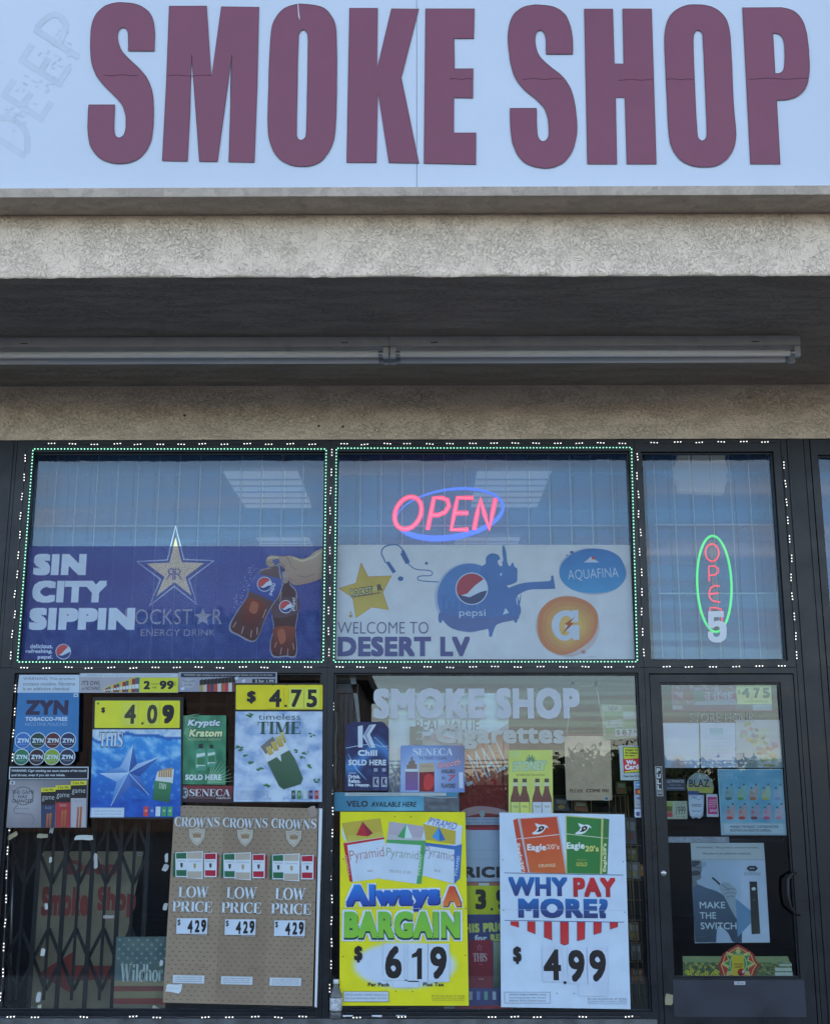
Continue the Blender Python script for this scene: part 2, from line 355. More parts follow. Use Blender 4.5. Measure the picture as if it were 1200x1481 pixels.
EPS = 0.00005
class Sheet:
    """Y: front plane. W: what white shows as in the photo there; wash: veil of reflection to take off"""
    def __init__(s, Y, W=(193, 216, 244), wash=(0, 0, 0), mx=0.86):
        s.Y = Y; s.k = 1; s.W = lin(W); s.wash = wash; s.mx = mx; s.ch = {}; s.cur = 'printed_artwork'; s.trans = 0
    def cv(s, c):
        c = lin(c); c = tuple(v*(1-k*min(1.0, v/t)) for v, k, t in zip(c, (.43, .225, .08), (.55, .67, .9)))
        return tuple(max(0.004, min(s.mx, (a-w_)/W_*s.mx)) for a, w_, W_ in zip(c, s.wash, s.W))
    def put(s, pts, fs, col, adv=1):
        """pts: (X, Z, v) where v runs 0 at the top to 1 at the bottom, for two-tone ink"""
        d = s.ch.setdefault(s.cur, ([], [], []))
        b = len(d[0]); y = s.Y-EPS*s.k
        if callable(col): cs = [s.cv(col(p)) for p in pts]
        elif isinstance(col[0], (tuple, list)):
            a, c = col; cs = [s.cv(tuple(a[i]+(c[i]-a[i])*p[2] for i in range(3))) for p in pts]
        else: cs = [s.cv(col)]*len(pts)
        d[0].extend((p[0], y-(p[3]*EPS if len(p) > 3 else 0), p[1]) for p in pts); d[2].extend(cs)
        for f in fs: d[1].append(tuple(i+b for i in f))
        s.k += (1+(1 if pts and len(pts[0]) > 3 else 0)) if adv else 0.05
    def world(s, x, y): q = P(x, y, s.Y); return q.x, q.z
    def rw(s, x0, y0, x1, y1):
        ym, xm = (y0+y1)/2, (x0+x1)/2
        return s.world(x0, ym)[0], s.world(x1, ym)[0], s.world(xm, y1)[1], s.world(xm, y0)[1]
    def r(s, x0, y0, x1, y1, col, rot=0, adv=1):
        X0, X1, Z0, Z1 = s.rw(x0, y0, x1, y1); cx, cz = (X0+X1)/2, (Z0+Z1)/2; c, n = math.cos(R(rot)), math.sin(R(rot)); o = []
        for X, Z, v in ((X0,Z0,1),(X1,Z0,1),(X1,Z1,0),(X0,Z1,0)):
            dx, dz = X-cx, Z-cz; o.append((cx+dx*c-dz*n, cz+dx*n+dz*c, v))
        s.put(o, [(0,1,2,3)], col, adv)
    def p(s, pts, col, holes=(), adv=1):
        loops = [pts]+list(holes); ys = [q[1] for q in pts]; y0, y1 = min(ys), max(ys); o = []; t = []
        for q in loops:
            ws = [s.world(*a) for a in q]; t.append([Vector((a[0], a[1], 0)) for a in ws])
            o += [(a[0], a[1], (b[1]-y0)/max(1e-6, y1-y0)) for a, b in zip(ws, q)]
        s.put(o, [tuple(f) for f in tessellate_polygon(t)], col, adv)
    def sm(s, pts, col, holes=(), n=3, adv=1):
        s.p(smooth(pts, n), col, [smooth(h, n) for h in holes], adv)
    def c(s, x, y, rx, ry, col, n=28, a0=0, a1=360, rot=0, adv=1):
        pts = []
        m = n if a1-a0 >= 360 else n+1
        for i in range(m):
            a = R(a0+(a1-a0)*i/n); u, v = rx*math.cos(a), ry*math.sin(a); pts.append((x+u*math.cos(R(rot))-v*math.sin(R(rot)), y+u*math.sin(R(rot))+v*math.cos(R(rot))))
        s.p(pts, col, adv=adv)
    def l(s, pts, wd, col, adv=1, closed=False):
        n = len(pts); o = []; f = []
        if closed: pts = list(pts)+[pts[0], pts[1]]; n = len(pts)
        for i in range(n):
            a, b = pts[max(i-1, 0)], pts[min(i+1, n-1)]; dx, dy = b[0]-a[0], b[1]-a[1]; d = math.hypot(dx, dy) or 1; ww = wd[i] if isinstance(wd, (list, tuple)) else wd
            for sg in (1, -1):
                q = s.world(pts[i][0]-dy/d*ww/2*sg, pts[i][1]+dx/d*ww/2*sg); o.append((q[0], q[1], i/max(1, n-1)))
        for i in range(n-1): f.append((2*i, 2*i+1, 2*i+3, 2*i+2))
        s.put(o, f, col, adv)
    def box(s, x0, y0, x1, y1, wd, col):
        s.r(x0, y0, x1, y0+wd, col, adv=0); s.r(x0, y1-wd, x1, y1, col, adv=0); s.r(x0, y0+wd, x0+wd, y1-wd, col, adv=0); s.r(x1-wd, y0+wd, x1, y1-wd, col)
    def _lay(s, geo, x0, y0, x1, y1, col, rot, shear=0.0, arch=0.0):
        vs, fs = geo
        if not vs: return
        X0, X1, Z0, Z1 = s.rw(x0, y0, x1, y1); cx, cz = (X0+X1)/2, (Z0+Z1)/2; c, n = math.cos(R(rot)), math.sin(R(rot)); o = []
        for a, b, dd in vs:
            dx, dz = (a-.5)*(X1-X0), (b-.5)*(Z1-Z0); dx += shear*dz; dz += arch*(Z1-Z0)*(1-4*(a-.5)**2)
            o.append((cx+dx*c-dz*n, cz+dx*n+dz*c, 1-b, dd))
        cur = s.cur; s.cur = 'lettering'; s.put(o, fs, col); s.cur = cur
    def t(s, txt, x0, y0, x1, y1, col, bold=0.0, it=0.0, rot=0, arch=0.0): s._lay(text_geo(txt, bold, 0), x0, y0, x1, y1, col, rot, it, arch)
    def s(s_, txt, x0, y0, x1, y1, col, rot=0, arch=0.0): s_._lay(serif_geo(txt), x0, y0, x1, y1, col, rot, 0, arch)
    def g(s, quad, fn, nx, ny):
        """photographic area: cells of ink; quad = TL,TR,BR,BL at photo pixels; fn(u, v) -> colour"""
        o = []; f = []
        a, b, c, d = quad; uv = []
        for j in range(ny+1):
            for i in range(nx+1):
                u, v = i/nx, j/ny
                x = (a[0]*(1-u)+b[0]*u)*(1-v)+(d[0]*(1-u)+c[0]*u)*v; y = (a[1]*(1-u)+b[1]*u)*(1-v)+(d[1]*(1-u)+c[1]*u)*v
                q = s.world(x, y); o.append((q[0], q[1], v)); uv.append((u, v))
        for j in range(ny):
            for i in range(nx): k = j*(nx+1)+i; f.append((k, k+1, k+nx+2, k+nx+1))
        it = iter(uv); s.put(o, f, lambda p_: fn(*next(it)))
    def small(s, x0, y0, x1, y1, lines, col, bold=0.0):
        """small print"""
        h = (y1-y0)/len(lines)
        for i, ln in enumerate(lines): s.t(ln, x0, y0+h*i+h*0.14, x1 if i < len(lines)-1 or len(lines) == 1 else x0+(x1-x0)*min(1, len(ln)/max(len(q) for q in lines)), y0+h*(i+1)-h*0.14, col, bold)
    def build(s, parent, m=None, names=None):
        out = []
        for k, (v, f, c) in s.ch.items():
            nm = (names or {}).get(k, k)
            me = bpy.data.meshes.new(nm); me.from_pydata(v, [], f); me.materials.append(PERF if k == 'film_print' else (m or PRINT))
            at = me.color_attributes.new('Ink', 'FLOAT_COLOR', 'POINT'); at.data.foreach_set('color', [x for q in c for x in (*q, 1.0)])
            me.update()
            import bmesh
            bm = bmesh.new(); bm.from_mesh(me)
            for fc in bm.faces:
                if fc.normal.y > 0: fc.normal_flip()
            bm.to_mesh(me); bm.free()
            o = bpy.data.objects.new(nm, me); COL.objects.link(o)
            if parent is not None: setp(o, parent)
            out.append(o)
        return out
def letters(sh, root, name='letter', m=None):
    """stuck-on letters: every character an object of its own"""
    V, F, C = sh.ch.pop('lettering'); iv = sorted((min(V[i][0] for i in f), max(V[i][0] for i in f), k) for k, f in enumerate(F)); groups = []; hi = -1e9
    for a, b, k in iv:
        if a > hi+0.0004: groups.append([])
        groups[-1].append(k); hi = max(hi, b)
    for g in groups:
        ids = sorted({i for k in g for i in F[k]}); mp_ = {i: n for n, i in enumerate(ids)}; q = Sheet(sh.Y)
        q.ch[name] = ([V[i] for i in ids], [tuple(mp_[i] for i in F[k]) for k in g], [C[i] for i in ids]); q.build(root, m)
def smooth(pts, n=3):
    """Catmull-Rom through the points; a point with a third value stays a sharp corner"""
    out = []; m = len(pts)
    for i in range(m):
        p0, p1, p2, p3 = pts[i-1], pts[i], pts[(i+1) % m], pts[(i+2) % m]
        out.append((p1[0], p1[1]))
        if len(p1) > 2 and len(p2) > 2: continue
        if len(p1) > 2: p0 = p1
        if len(p2) > 2: p3 = p2
        for k in range(1, n+1):
            t = k/(n+1); t2, t3 = t*t, t*t*t
            out.append(tuple(0.5*((2*p1[j])+(-p0[j]+p2[j])*t+(2*p0[j]-5*p1[j]+4*p2[j]-p3[j])*t2+(-p0[j]+3*p1[j]-3*p2[j]+p3[j])*t3) for j in (0, 1)))
    return out
def Z2(pts, s, ox, oy):
    """scale a traced outline back to photo pixels"""
    return [((p[0]/s+ox, p[1]/s+oy)+tuple(p[2:])) for p in pts]
def star_pts(cx, cy, ro, ri, n=5, rot=0, sx=1.0):
    return [(cx+sx*(ro if k % 2 == 0 else ri)*math.sin(math.pi*k/n+R(rot)), cy-(ro if k % 2 == 0 else ri)*math.cos(math.pi*k/n+R(rot))) for k in range(2*n)]
def fbm(x, y, z=0.0, o=4): return noise.fractal(Vector((x, y, z)), 0.8, 2.0, o)
def mixc(a, b, t):
    t = max(0.0, min(1.0, t)); return tuple(a[i]+(b[i]-a[i])*t for i in range(3))

def board(name, label, cat, quad, Y, th, col, group=None, W=(193, 216, 244), wash=(0, 0, 0), m=None, edge=None, rnd=0, part='board'):
    """a rigid or paper sheet: front at Y, th thick; quad = TL,TR,BR,BL (or any outline) at photo pixels. Returns root, Sheet"""
    if len(quad) == 2:
        (x0, y0), (x1, y1) = quad; sh = Sheet(Y, W, wash); X0, X1, Z0, Z1 = sh.rw(x0, y0, x1, y1); pts = [(X0,Z1),(X1,Z1),(X1,Z0),(X0,Z0)]
    else: sh = Sheet(Y, W, wash); pts = [sh.world(*q) for q in quad]
    if rnd: pts = round_corners(pts, rnd)
    cx = sum(p[0] for p in pts)/len(pts); cz = min(p[1] for p in pts)
    root = thing(name, label, cat, (cx, Y, cz), group)
    mb = MB(); mb.prism(pts, Y, Y+th)
    o = mb.build(part, m or PRINT, root); at = o.data.color_attributes.new('Ink', 'FLOAT_COLOR', 'POINT'); c = sh.cv(col); at.data.foreach_set('color', [*c, 1.0]*len(o.data.vertices))
    return root, sh
def round_corners(pts, r, n=4):
    out = []; m = len(pts)
    for i in range(m):
        a, b, c = Vector(pts[i-1]), Vector(pts[i]), Vector(pts[(i+1) % m]); u = (a-b).normalized(); v = (c-b).normalized(); p, q = b+u*r, b+v*r
        for k in range(n+1):
            t = k/n; out.append(tuple(p*(1-t)**2+b*2*t*(1-t)+q*t*t))
    return out

# ================================================================ THE SETTING
SOF = EYE+2.484            # soffit height
BEAMY, LEDY, SIGNY = -1.668, -1.858, -1.800
def struct(name, mb, m, **k): return tag(mb.build(name, m, **k), kind='structure')
asph = grime(mat('asphalt', (0.028, 0.028, 0.03), 0.9), 3, 0.3, 0.004, 300)
conc = grime(mat('concrete', (0.36, 0.34, 0.31), 0.85), 2.5, 0.2, 0.002, 120)
struct('parking_lot', MB().box(-400, 400, -600, -2.4, -0.4, 0.0), asph)
struct('pavement', MB().box(-30, 30, -2.4, 6, -0.4, 0.14), conc, bevel=0.01)
road = MB().box(-400, 400, -62, -48, 0.001, 0.005)
struct('road', road, grime(mat('road_asphalt', (0.045, 0.045, 0.048), 0.9), 2, 0.2))

# the building
bld = thing('shop_building', 'stucco strip-mall shop building with dark aluminium storefront under a projecting canopy', 'building', (0, 0, 0.14))
WT = ZP(636.5)                    # top of the glazing
wall = MB().box(-9, 9, -0.02, 0.30, WT, SOF); o = wall.build('upper_wall', STUW, bld)
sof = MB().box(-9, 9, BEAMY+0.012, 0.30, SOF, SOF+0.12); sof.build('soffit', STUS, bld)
# beam with a ragged trowelled lower edge
bm_ = MB(); zt = EYE+2.814; n = 900; vs = []; fs = []
zs = [SOF-0.0005, SOF+0.006, SOF+0.018, SOF+0.05, SOF+0.15, zt]
for i in range(n+1):
    x = -9+18*i/n
    e = 0.007*noise.noise(Vector((x*3.0, 0.3, 0)))+0.009*abs(noise.noise(Vector((x*11, 1.3, 0))))+0.004*noise.noise(Vector((x*45, 2.3, 0)))
    lip = 0.006+0.006*noise.noise(Vector((x*16, 5.0, 0)))
    vs += [(x, BEAMY+0.0118, SOF-0.0005)]
    for j, z in enumerate(zs):
        vs.append((x, BEAMY-(0.0, lip*0.8, lip, lip*0.4, 0, 0)[j], z-(e if j < 2 else e*0.6 if j == 2 else 0)))
    vs += [(x, BEAMY+0.22, zt)]
k = len(zs)+2
for i in range(n):
    for j in range(k-1): fs.append((i*k+j, (i+1)*k+j, (i+1)*k+j+1, i*k+j+1))
bm_.add(vs, fs); bm_.build('canopy_beam', STUC, bld)
MB().box(-9, 9, LEDY, BEAMY+0.22, EYE+2.816, EYE+2.866).build('ledge', STUL, bld, bevel=0.003)
MB().box(-9, 9, SIGNY+0.10, BEAMY+0.30, EYE+2.868, 6.4).build('parapet', STUL, bld)
MB().box(-9, 9, BEAMY+0.40, 9.0, SOF+0.55, SOF+0.75).build('roof', conc, bld)

# glazing bays
def bay(name, u, y, iu, iy, label=None, ylow=None, gl=True, parent=None, fy=(-0.012, 0.07), py=0.030):
    """u: outer left, right; y: outer top, bottom; iu, iy: opening"""
    ox0, ox1 = XU(u[0])+0.0005, XU(u[1])-0.0005; oz1 = ZP(y[0])-0.001; oz0 = ZP(y[1])+0.0005 if ylow is None else ylow
    ix0, ix1, iz1, iz0 = XU(iu[0]), XU(iu[1]), ZP(iy[0]), ZP(iy[1])
    f = MB().ring(ox0, ox1, oz0, oz1, ix0, ix1, iz0, iz1, fy[0], fy[1])
    # glazing beads stepping in to the pane
    b = 0.011
    f.ring(ix0, ix1, iz0, iz1, ix0+b, ix1-b, iz0+b, iz1-b, fy[0]+0.022, py-0.001)
    o = f.build(name, FRAME, bld, bevel=0.0015)
    if label: o['label'] = label
    MB().box(ix0+0.004, ix1-0.004, py, py+0.006, iz0+0.004, iz1-0.004).build('pane', GLASS, o)
    return o
GND = 0.14
bay('window', (-612, -129), (637, 965.5), (-589, -137.5), (654, 956), 'upper window with a navy soft-drink banner behind it')
bay('window', (-129, 338), (637, 965.5), (-120.5, 329), (654, 956), 'upper window with a white banner and a red OPEN light')
bay('window', (338, 563), (637, 965.5), (347.5, 551), (655, 956), 'transom window above the door')
bay('window', (-612, -129), (965.5, 1481), (-590, -137.5), (973.5, 1463), 'lower left window hung with price posters', ylow=0.235)
bay('window', (-129, 338), (965.5, 1481), (-119.5, 329), (973.5, 1463), 'lower middle window with shop lettering', ylow=0.235)
bay('window', (608.5, 1060), (637, 965.5), (619, 1050), (660, 956), 'edge of the neighbouring upper window')
bay('window', (608.5, 1060), (965.5, 1600), (622, 1050), (973.5, 1463), 'edge of the neighbouring lower window', ylow=0.14)
bay('window', (-1180, -690), (637, 965.5), (-1160, -706), (660, 956), 'neighbouring upper window past the left pier')
bay('window', (-1180, -690), (965.5, 1600), (-1160, -706), (973.5, 1463), 'neighbouring lower window past the left pier', ylow=0.14)
pr = MB().box(XU(-689), XU(-613), -0.004, 0.09, 0.14, WT-0.002); pr.box(XU(-660), XU(-655), -0.010, -0.003, 0.14, WT-0.003)
pr.box(XU(-622), XU(-618), -0.010, -0.003, 0.14, WT-0.003); pr.build('pier', FRAME, bld, bevel=0.001)
pr = MB().box(XU(564), XU(608), -0.004, 0.09, 0.14, WT-0.002); pr.box(XU(573), XU(577), -0.014, -0.003, 0.14, WT-0.003); pr.box(XU(599), XU(603), -0.012, -0.003, 0.14, WT-0.003); pr.build('pier', FRAME, bld, bevel=0.001)
MB().box(XU(-612), XU(338), 0.0, 0.25, 0.14, 0.233).build('bulkhead', STUW, bld)
MB().box(XU(-608), XU(334), -0.040, -0.013, ZP(1481)-0.02, ZP(1472)).build('sill', grime(mat('grey_aluminium', (0.13, 0.14, 0.15), 0.4, 0.6), 8, 0.3), bld, bevel=0.002)
for x, y in ((496, 617), (461, 616), (648, 602), (267, 601)):
    q = P(x, y, -0.021); MB().lathe([(0.001, 0.001), (0.007 if x < 500 else 0.004, 0), (0.008 if x < 500 else 0.005, 0.0006)], (q.x, -0.0215, q.z), 10, axis='y').build('screw_hole', BLACK, bld)

# door
DZ0 = 0.15
fr = MB(); fr.ring(XU(338)+0.001, XU(563)-0.001, 0.14, ZP(965.5)-0.001, XU(345), XU(558), 0.142, ZP(974.5), -0.012, 0.07); 
fr.build('door_frame', FRAME, bld, bevel=0.0015)
lx0, lx1, lz1 = XU(346), XU(557), ZP(976); gx0, gx1, gz1, gz0 = XU(360.3), XU(538), ZP(987.5), ZP(1414)
d_ = MB().ring(lx0, lx1, DZ0, lz1, gx0, gx1, gz0, gz1, -0.008, 0.038)
d_.ring(gx0, gx1, gz0, gz1, gx0+0.010, gx1-0.010, gz0+0.01, gz1-0.01, 0.004, 0.020)
door = d_.build('door', FRAME, bld, bevel=0.0015)
MB().box(gx0+0.004, gx1-0.004, 0.021, 0.027, gz0+0.004, gz1-0.004).build('pane', GLASS, door)
MB().box(P(972.5, 1440).x, P(1163, 1440).x, -0.0115, -0.0082, ZP(1470), ZP(1416.5)).build('kick_plate', grime(mat('navy_plate', (0.018, 0.024, 0.04), 0.42), 4, 0.25), door, bevel=0.001)
q = P(958.8, 1263, -0.01); MB().lathe([(0.0, -0.012), (0.014, -0.012), (0.0165, -0.008), (0.0175, 0.002)], q, 20, axis='y').build('lock_cylinder', mat('dull_steel', (0.42, 0.43, 0.45), 0.32, 0.9), door)
bx = [P(957, 1214.5, 0.06), P(1160, 1216, 0.06)]
MB().tube(bx, 0.011, 10).build('push_bar', FRAME, door)
h_ = [P(1152, 1262, 0.01), P(1144, 1264, -0.03), P(1138.5, 1272, -0.05), P(1139, 1295, -0.055), P(1142, 1312, -0.05), P(1149, 1321, -0.03), P(1158, 1324, 0.01)]
MB().tube(h_, 0.009, 10).build('pull_handle', mat('black_plastic', (0.005, 0.006, 0.008), 0.5), door)
for x, y in ((990, 974.5), (1034, 974.5)):
    q = P(x, y+5.5, -0.0125); MB().lathe([(0.0, 0), (0.005, 0)], q, 8, axis='y').build('screw_hole', BLACK, bld)
q = P(940, 1114, -0.0125); MB().lathe([(0.0, 0), (0.0075, 0)], (XU(342.0), -0.0125, q.z), 10, axis='y').build('screw_hole', BLACK, bld)

# room behind the glass
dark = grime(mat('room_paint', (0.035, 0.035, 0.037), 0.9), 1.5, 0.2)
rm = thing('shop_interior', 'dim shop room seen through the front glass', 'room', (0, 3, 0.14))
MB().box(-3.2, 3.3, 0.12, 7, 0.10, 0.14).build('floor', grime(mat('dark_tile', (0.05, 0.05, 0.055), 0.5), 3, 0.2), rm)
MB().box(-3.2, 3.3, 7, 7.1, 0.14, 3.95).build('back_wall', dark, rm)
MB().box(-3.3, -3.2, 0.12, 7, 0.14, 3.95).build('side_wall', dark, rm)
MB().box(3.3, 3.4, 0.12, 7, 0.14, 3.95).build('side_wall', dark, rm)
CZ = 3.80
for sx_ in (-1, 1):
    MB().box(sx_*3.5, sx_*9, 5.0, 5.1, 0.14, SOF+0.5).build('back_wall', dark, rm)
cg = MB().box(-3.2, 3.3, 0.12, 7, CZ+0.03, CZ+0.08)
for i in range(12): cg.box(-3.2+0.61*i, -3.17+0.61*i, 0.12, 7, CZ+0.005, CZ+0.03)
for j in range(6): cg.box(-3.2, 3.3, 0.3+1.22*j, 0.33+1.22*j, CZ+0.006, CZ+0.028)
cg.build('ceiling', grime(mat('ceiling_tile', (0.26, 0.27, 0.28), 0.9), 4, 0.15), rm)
lamp = mat('lit_diffuser', (0.7, 0.72, 0.75), 0.5, emit=(0.75, 0.88, 1.0), es=0.10)
def troffer(px, label):
    pts = [PH(*q, CZ) for q in px]; x0 = (pts[0].x+pts[3].x)/2; x1 = (pts[1].x+pts[2].x)/2; y0, y1 = pts[0].y, pts[2].y
    t = thing('ceiling_light', label, 'ceiling light', ((x0+x1)/2, (y0+y1)/2, CZ), 'ceiling lights inside the shop')
    MB().box(x0, x1, y0, y1, CZ-0.010, CZ-0.002).build('diffuser', lamp, t)
    n_ = MB()
    for i in range(1, 6): n_.box(x0, x1, y0+(y1-y0)*i/6-0.008, y0+(y1-y0)*i/6+0.008, CZ-0.022, CZ-0.011)
    n_.build('louvre', mat('white_metal', (0.6, 0.62, 0.65), 0.4), t)
    MB().ring(x0-0.02, x1+0.02, y0-0.02, y1+0.02, x0, x1, y0, y1, 0, 0.02) if False else None
troffer([(326.7, 681), (437.3, 681), (445, 733), (352, 733)], 'ceiling light seen through the upper left window above the drink bottles')
troffer([(693, 681), (798, 681), (775, 732), (678, 732)], 'ceiling light seen through the upper middle window behind the red OPEN light')
troffer([(664, 777), (753, 777), (742, 800), (650, 800)], 'far ceiling light showing just above the white banner')
troffer([(372, 777), (452, 777), (452, 800), (385, 800)], 'far ceiling light showing just above the navy banner')

# ================================================================ SIGN OVER THE CANOPY
sign = thing('shop_sign', 'large white sign board with maroon SMOKE SHOP letters above the canopy', 'sign', (0, SIGNY, EYE+2.868))
FACE = grime(mat('sign_face', (0.60, 0.68, 0.79), 0.35, spec=0.5), 0.7, 0.045, 0.0, rvar=0.04)
sx = P(602.5, 150, SIGNY).x
MB().box(-8, sx-0.0015, SIGNY, SIGNY+0.04, EYE+2.8665, 6.2).build('face_panel', FACE, sign)
MB().box(sx+0.0015, 8, SIGNY, SIGNY+0.04, EYE+2.8665, 6.2).build('face_panel', FACE, sign)
MB().box(sx-0.0015, sx+0.0015, SIGNY+0.006, SIGNY+0.03, EYE+2.868, 6.2).build('panel_joint', mat('joint_grey', (0.35, 0.42, 0.5), 0.7), sign)
VINYL = grime(mat('maroon_vinyl', (0.225, 0.062, 0.108), 0.42, spec=0.45), 1.4, 0.07, 0.0, rvar=0.06)
VEDGE = mat('vinyl_edge', (0.10, 0.03, 0.05), 0.6); HALO = mat('halo_white', (0.72, 0.80, 0.88), 0.5)
A = lambda pts: Z2(pts, 2, 0, 0); B_ = lambda pts: Z2(pts, 2, 600, 0)
c1 = 1
LET = {
 'S1': (A([(355,7),(400,14),(430,34),(444,62),(448,100),(447,147,1),(371,147,1),(372,105),(368,86),(357,79),(346,85),(341,102),(343,122),(352,145),(370,167),(400,195),(425,225),(440,262),(445,310),(443,370),(436,410),(420,440),(392,464),(350,473),(310,467),(282,450),(262,420),(255,380),(255,340),(257,303,1),(333,303,1),(331,345),(331,378),(336,393),(346,398),(358,391),(364,372),(365,345),(362,325),(352,300),(330,275),(300,245),(278,215),(266,180),(262,130),(265,80),(276,45),(300,20),(325,10)]), []),
 'M': (A([(490,17,1),(598,17,1),(612,222,1),(641,19,1),(749,20,1),(744,250,1),(736,469,1),(662,468,1),(667,300,1),(671,160,1),(629,467,1),(577,467,1),(555,160,1),(550,320,1),(543,466,1),(470,465,1),(482,230,1)]), []),
 'O1': (A([(875,11),(930,20),(958,46),(972,90),(974,240),(970,370),(960,420),(935,460),(905,477),(870,481),(832,473),(800,450),(781,410),(775,360),(777,250),(783,110),(793,60),(820,26),(850,14)]), [A([(877,85),(887,93),(891,120),(889,250),(886,380),(881,399),(870,405),(860,398),(858,375),(860,250),(863,120),(867,94)])]),
 'K': (A([(1011,23,1),(1092,23,1),(1091,195,1),(1132,25,1),(1211,25,1),(1160,225,1),(1211,472,1),(1125,470,1),(1093,270,1),(1088,470,1),(1003,470,1)]), []),
 'E': (B_([(31,25,1),(172,25,1),(170,111,1),(113,111,1),(114,198,1),(168,198,1),(167,283,1),(112,282,1),(112,384,1),(176,384,1),(176,475,1),(26,472,1)]), []),
 'S2': (B_([(358,14),(402,20),(432,40),(447,70),(455,110),(456,156,1),(379,156,1),(378,112),(372,94),(362,87),(352,93),(347,112),(350,140),(362,165),(390,192),(425,220),(450,258),(463,310),(468,370),(463,410),(450,445),(425,472),(385,486),(340,480),(308,462),(288,430),(278,390),(274,313,1),(351,313,1),(352,370),(356,397),(367,408),(379,405),(386,390),(386,360),(382,335),(370,308),(345,283),(315,258),(290,225),(276,180),(269,120),(272,75),(285,42),(308,23),(335,15)]), []),
 'H': (B_([(489,25,1),(571,25,1),(576,184,1),(603,184,1),(600,25,1),(683,25,1),(697,474,1),(612,474,1),(606,282,1),(579,282,1),(583,474,1),(498,474,1)]), []),
 'O2': (B_([(808,13),(858,20),(892,45),(908,85),(914,160),(920,300),(927,380),(922,425),(905,455),(875,477),(835,483),(792,476),(760,455),(740,420),(732,370),(726,250),(721,130),(724,80),(740,42),(770,20)]), [B_([(818,87),(828,94),(832,115),(838,250),(843,370),(841,398),(830,407),(820,400),(815,380),(808,250),(804,120),(808,94)])]),
 'P': (B_([(946,22,1),(1060,22,1),(1095,32),(1120,60),(1133,105),(1139,170),(1138,220),(1128,255),(1105,278),(1075,288),(1045,289,1),(1055,474,1),(969,474,1),(957,230,1)]), [B_([(1034,96,1),(1048,97),(1060,106),(1067,130),(1068,180),(1063,204),(1052,212),(1040,212,1)])]),
}
seams = {'S1': (150, 200, 108.5), 'M': (241, 305, 109), 'E': (650, 684, 114), 'S2': (756, 812, 114), 'H': (893, 943, 115), 'O2': (964, 1002, 114.5), 'P': (1082, 1168, 113.5)}
def wob(pts): return [(x+0.35*noise.noise(Vector((x*.11, y*.11, 3))), y+0.35*noise.noise(Vector((x*.11, y*.11, 9)))) for x, y in pts]
for k, (o_, hs) in LET.items():
    op = wob(smooth(o_, 4)); hp = [wob(smooth(h, 4)) for h in hs]
    f = lambda q, y: (P(*q, y).x, P(*q, y).z)
    mb = MB(); mb.prism([f(q, SIGNY-0.004) for q in op], SIGNY-0.004, SIGNY-0.0005, 0, [[f(q, SIGNY-0.004) for q in h] for h in hp])
    let = mb.build('letter', [VINYL], sign)
    # thin pale rim of the underlying film and a lifted overlap line
    def rim(loop, w_, yy, mt, nm):
        b = MB(); n_ = len(loop); vs = []; fs = []
        for i in range(n_):
            a, c = Vector(loop[i-1]), Vector(loop[(i+1) % n_]); d = (c-a).normalized(); nn = Vector((-d.y, d.x))
            for sg in (1, -1): q = P(loop[i][0]+nn.x*w_*sg, loop[i][1]+nn.y*w_*sg, yy); vs.append((q.x, yy, q.z))
        for i in range(n_): j = (i+1) % n_; fs.append((2*i, 2*i+1, 2*j+1, 2*j))
        b.add(vs, fs); return b
    eb = MB()
    for lp in [op]+hp:
        r_ = rim(lp, 0.9, SIGNY-0.0003, None, ''); eb.add(r_.v, r_.f, 0)
        r_ = rim(lp, 0.45, SIGNY-0.0044, None, ''); eb.add(r_.v, r_.f, 1)
    eb.build('letter_edge', [HALO, VEDGE], let)
    if k in seams:
        a, b, y = seams[k]; s_ = MB()
        pts = [P(a+(b-a)*i/8, y+0.9*math.sin(i*1.3+a), SIGNY-0.0047) for i in range(9)]
        s_.tube(pts, 0.0013, 5); s_.build('film_overlap', mat('overlap', (0.17, 0.05, 0.09) if k not in 'M' else (0.45, 0.35, 0.42), 0.5), let)
# drip
MB().tube([P(431, 5, SIGNY-0.005), P(431.5, 14, SIGNY-0.005), P(432.5, 24, SIGNY-0.005), P(433.5, 29, SIGNY-0.005)], 0.0022, 6, rs=[.0015, .002, .003, .002]).build('paint_drip', HALO, sign)
# ghost of removed lettering
gh = Sheet(SIGNY, (255, 255, 255)); gh.cv = lambda c: c
GN, GD = (-.842, -.539), (.539, -.842)
def gpt(o, u, v): return (o[0]+GD[0]*u+GN[0]*v, o[1]+GD[1]*u+GN[1]*v)
def gstroke(o, pts, w_):
    q = [gpt(o, *p) for p in pts]; gh.l(q, w_, (0.545, 0.632, 0.735)); gh.l([(x+.8, y+.5) for x, y in q], w_*.62, (0.568, 0.652, 0.762))
for ch, o_ in (('D', (36, 229)), ('E', (62, 177)), ('E', (88, 126)), ('P', (112, 85))):
    if ch == 'E':
        for st in ([(3, 0), (3, 36), (3, 72)], [(3, 68), (30, 68)], [(3, 37), (27, 37)], [(3, 5), (32, 5)]): gstroke(o_, st, 9)
    elif ch == 'P':
        gstroke(o_, [(3, 0), (3, 38), (3, 74)], 9); gstroke(o_, smooth([(3,70),(22,70),(36,62),(38,52),(32,40),(18,36),(3,36)], 2)[:-3], 8.5)
    else: gstroke(o_, [(3, 0), (3, 38), (3, 74)], 9); gstroke(o_, smooth([(3,70),(20,68),(34,56),(38,38),(34,20),(20,8),(3,5)], 2)[:-3], 9)
rnd = random.Random(4)
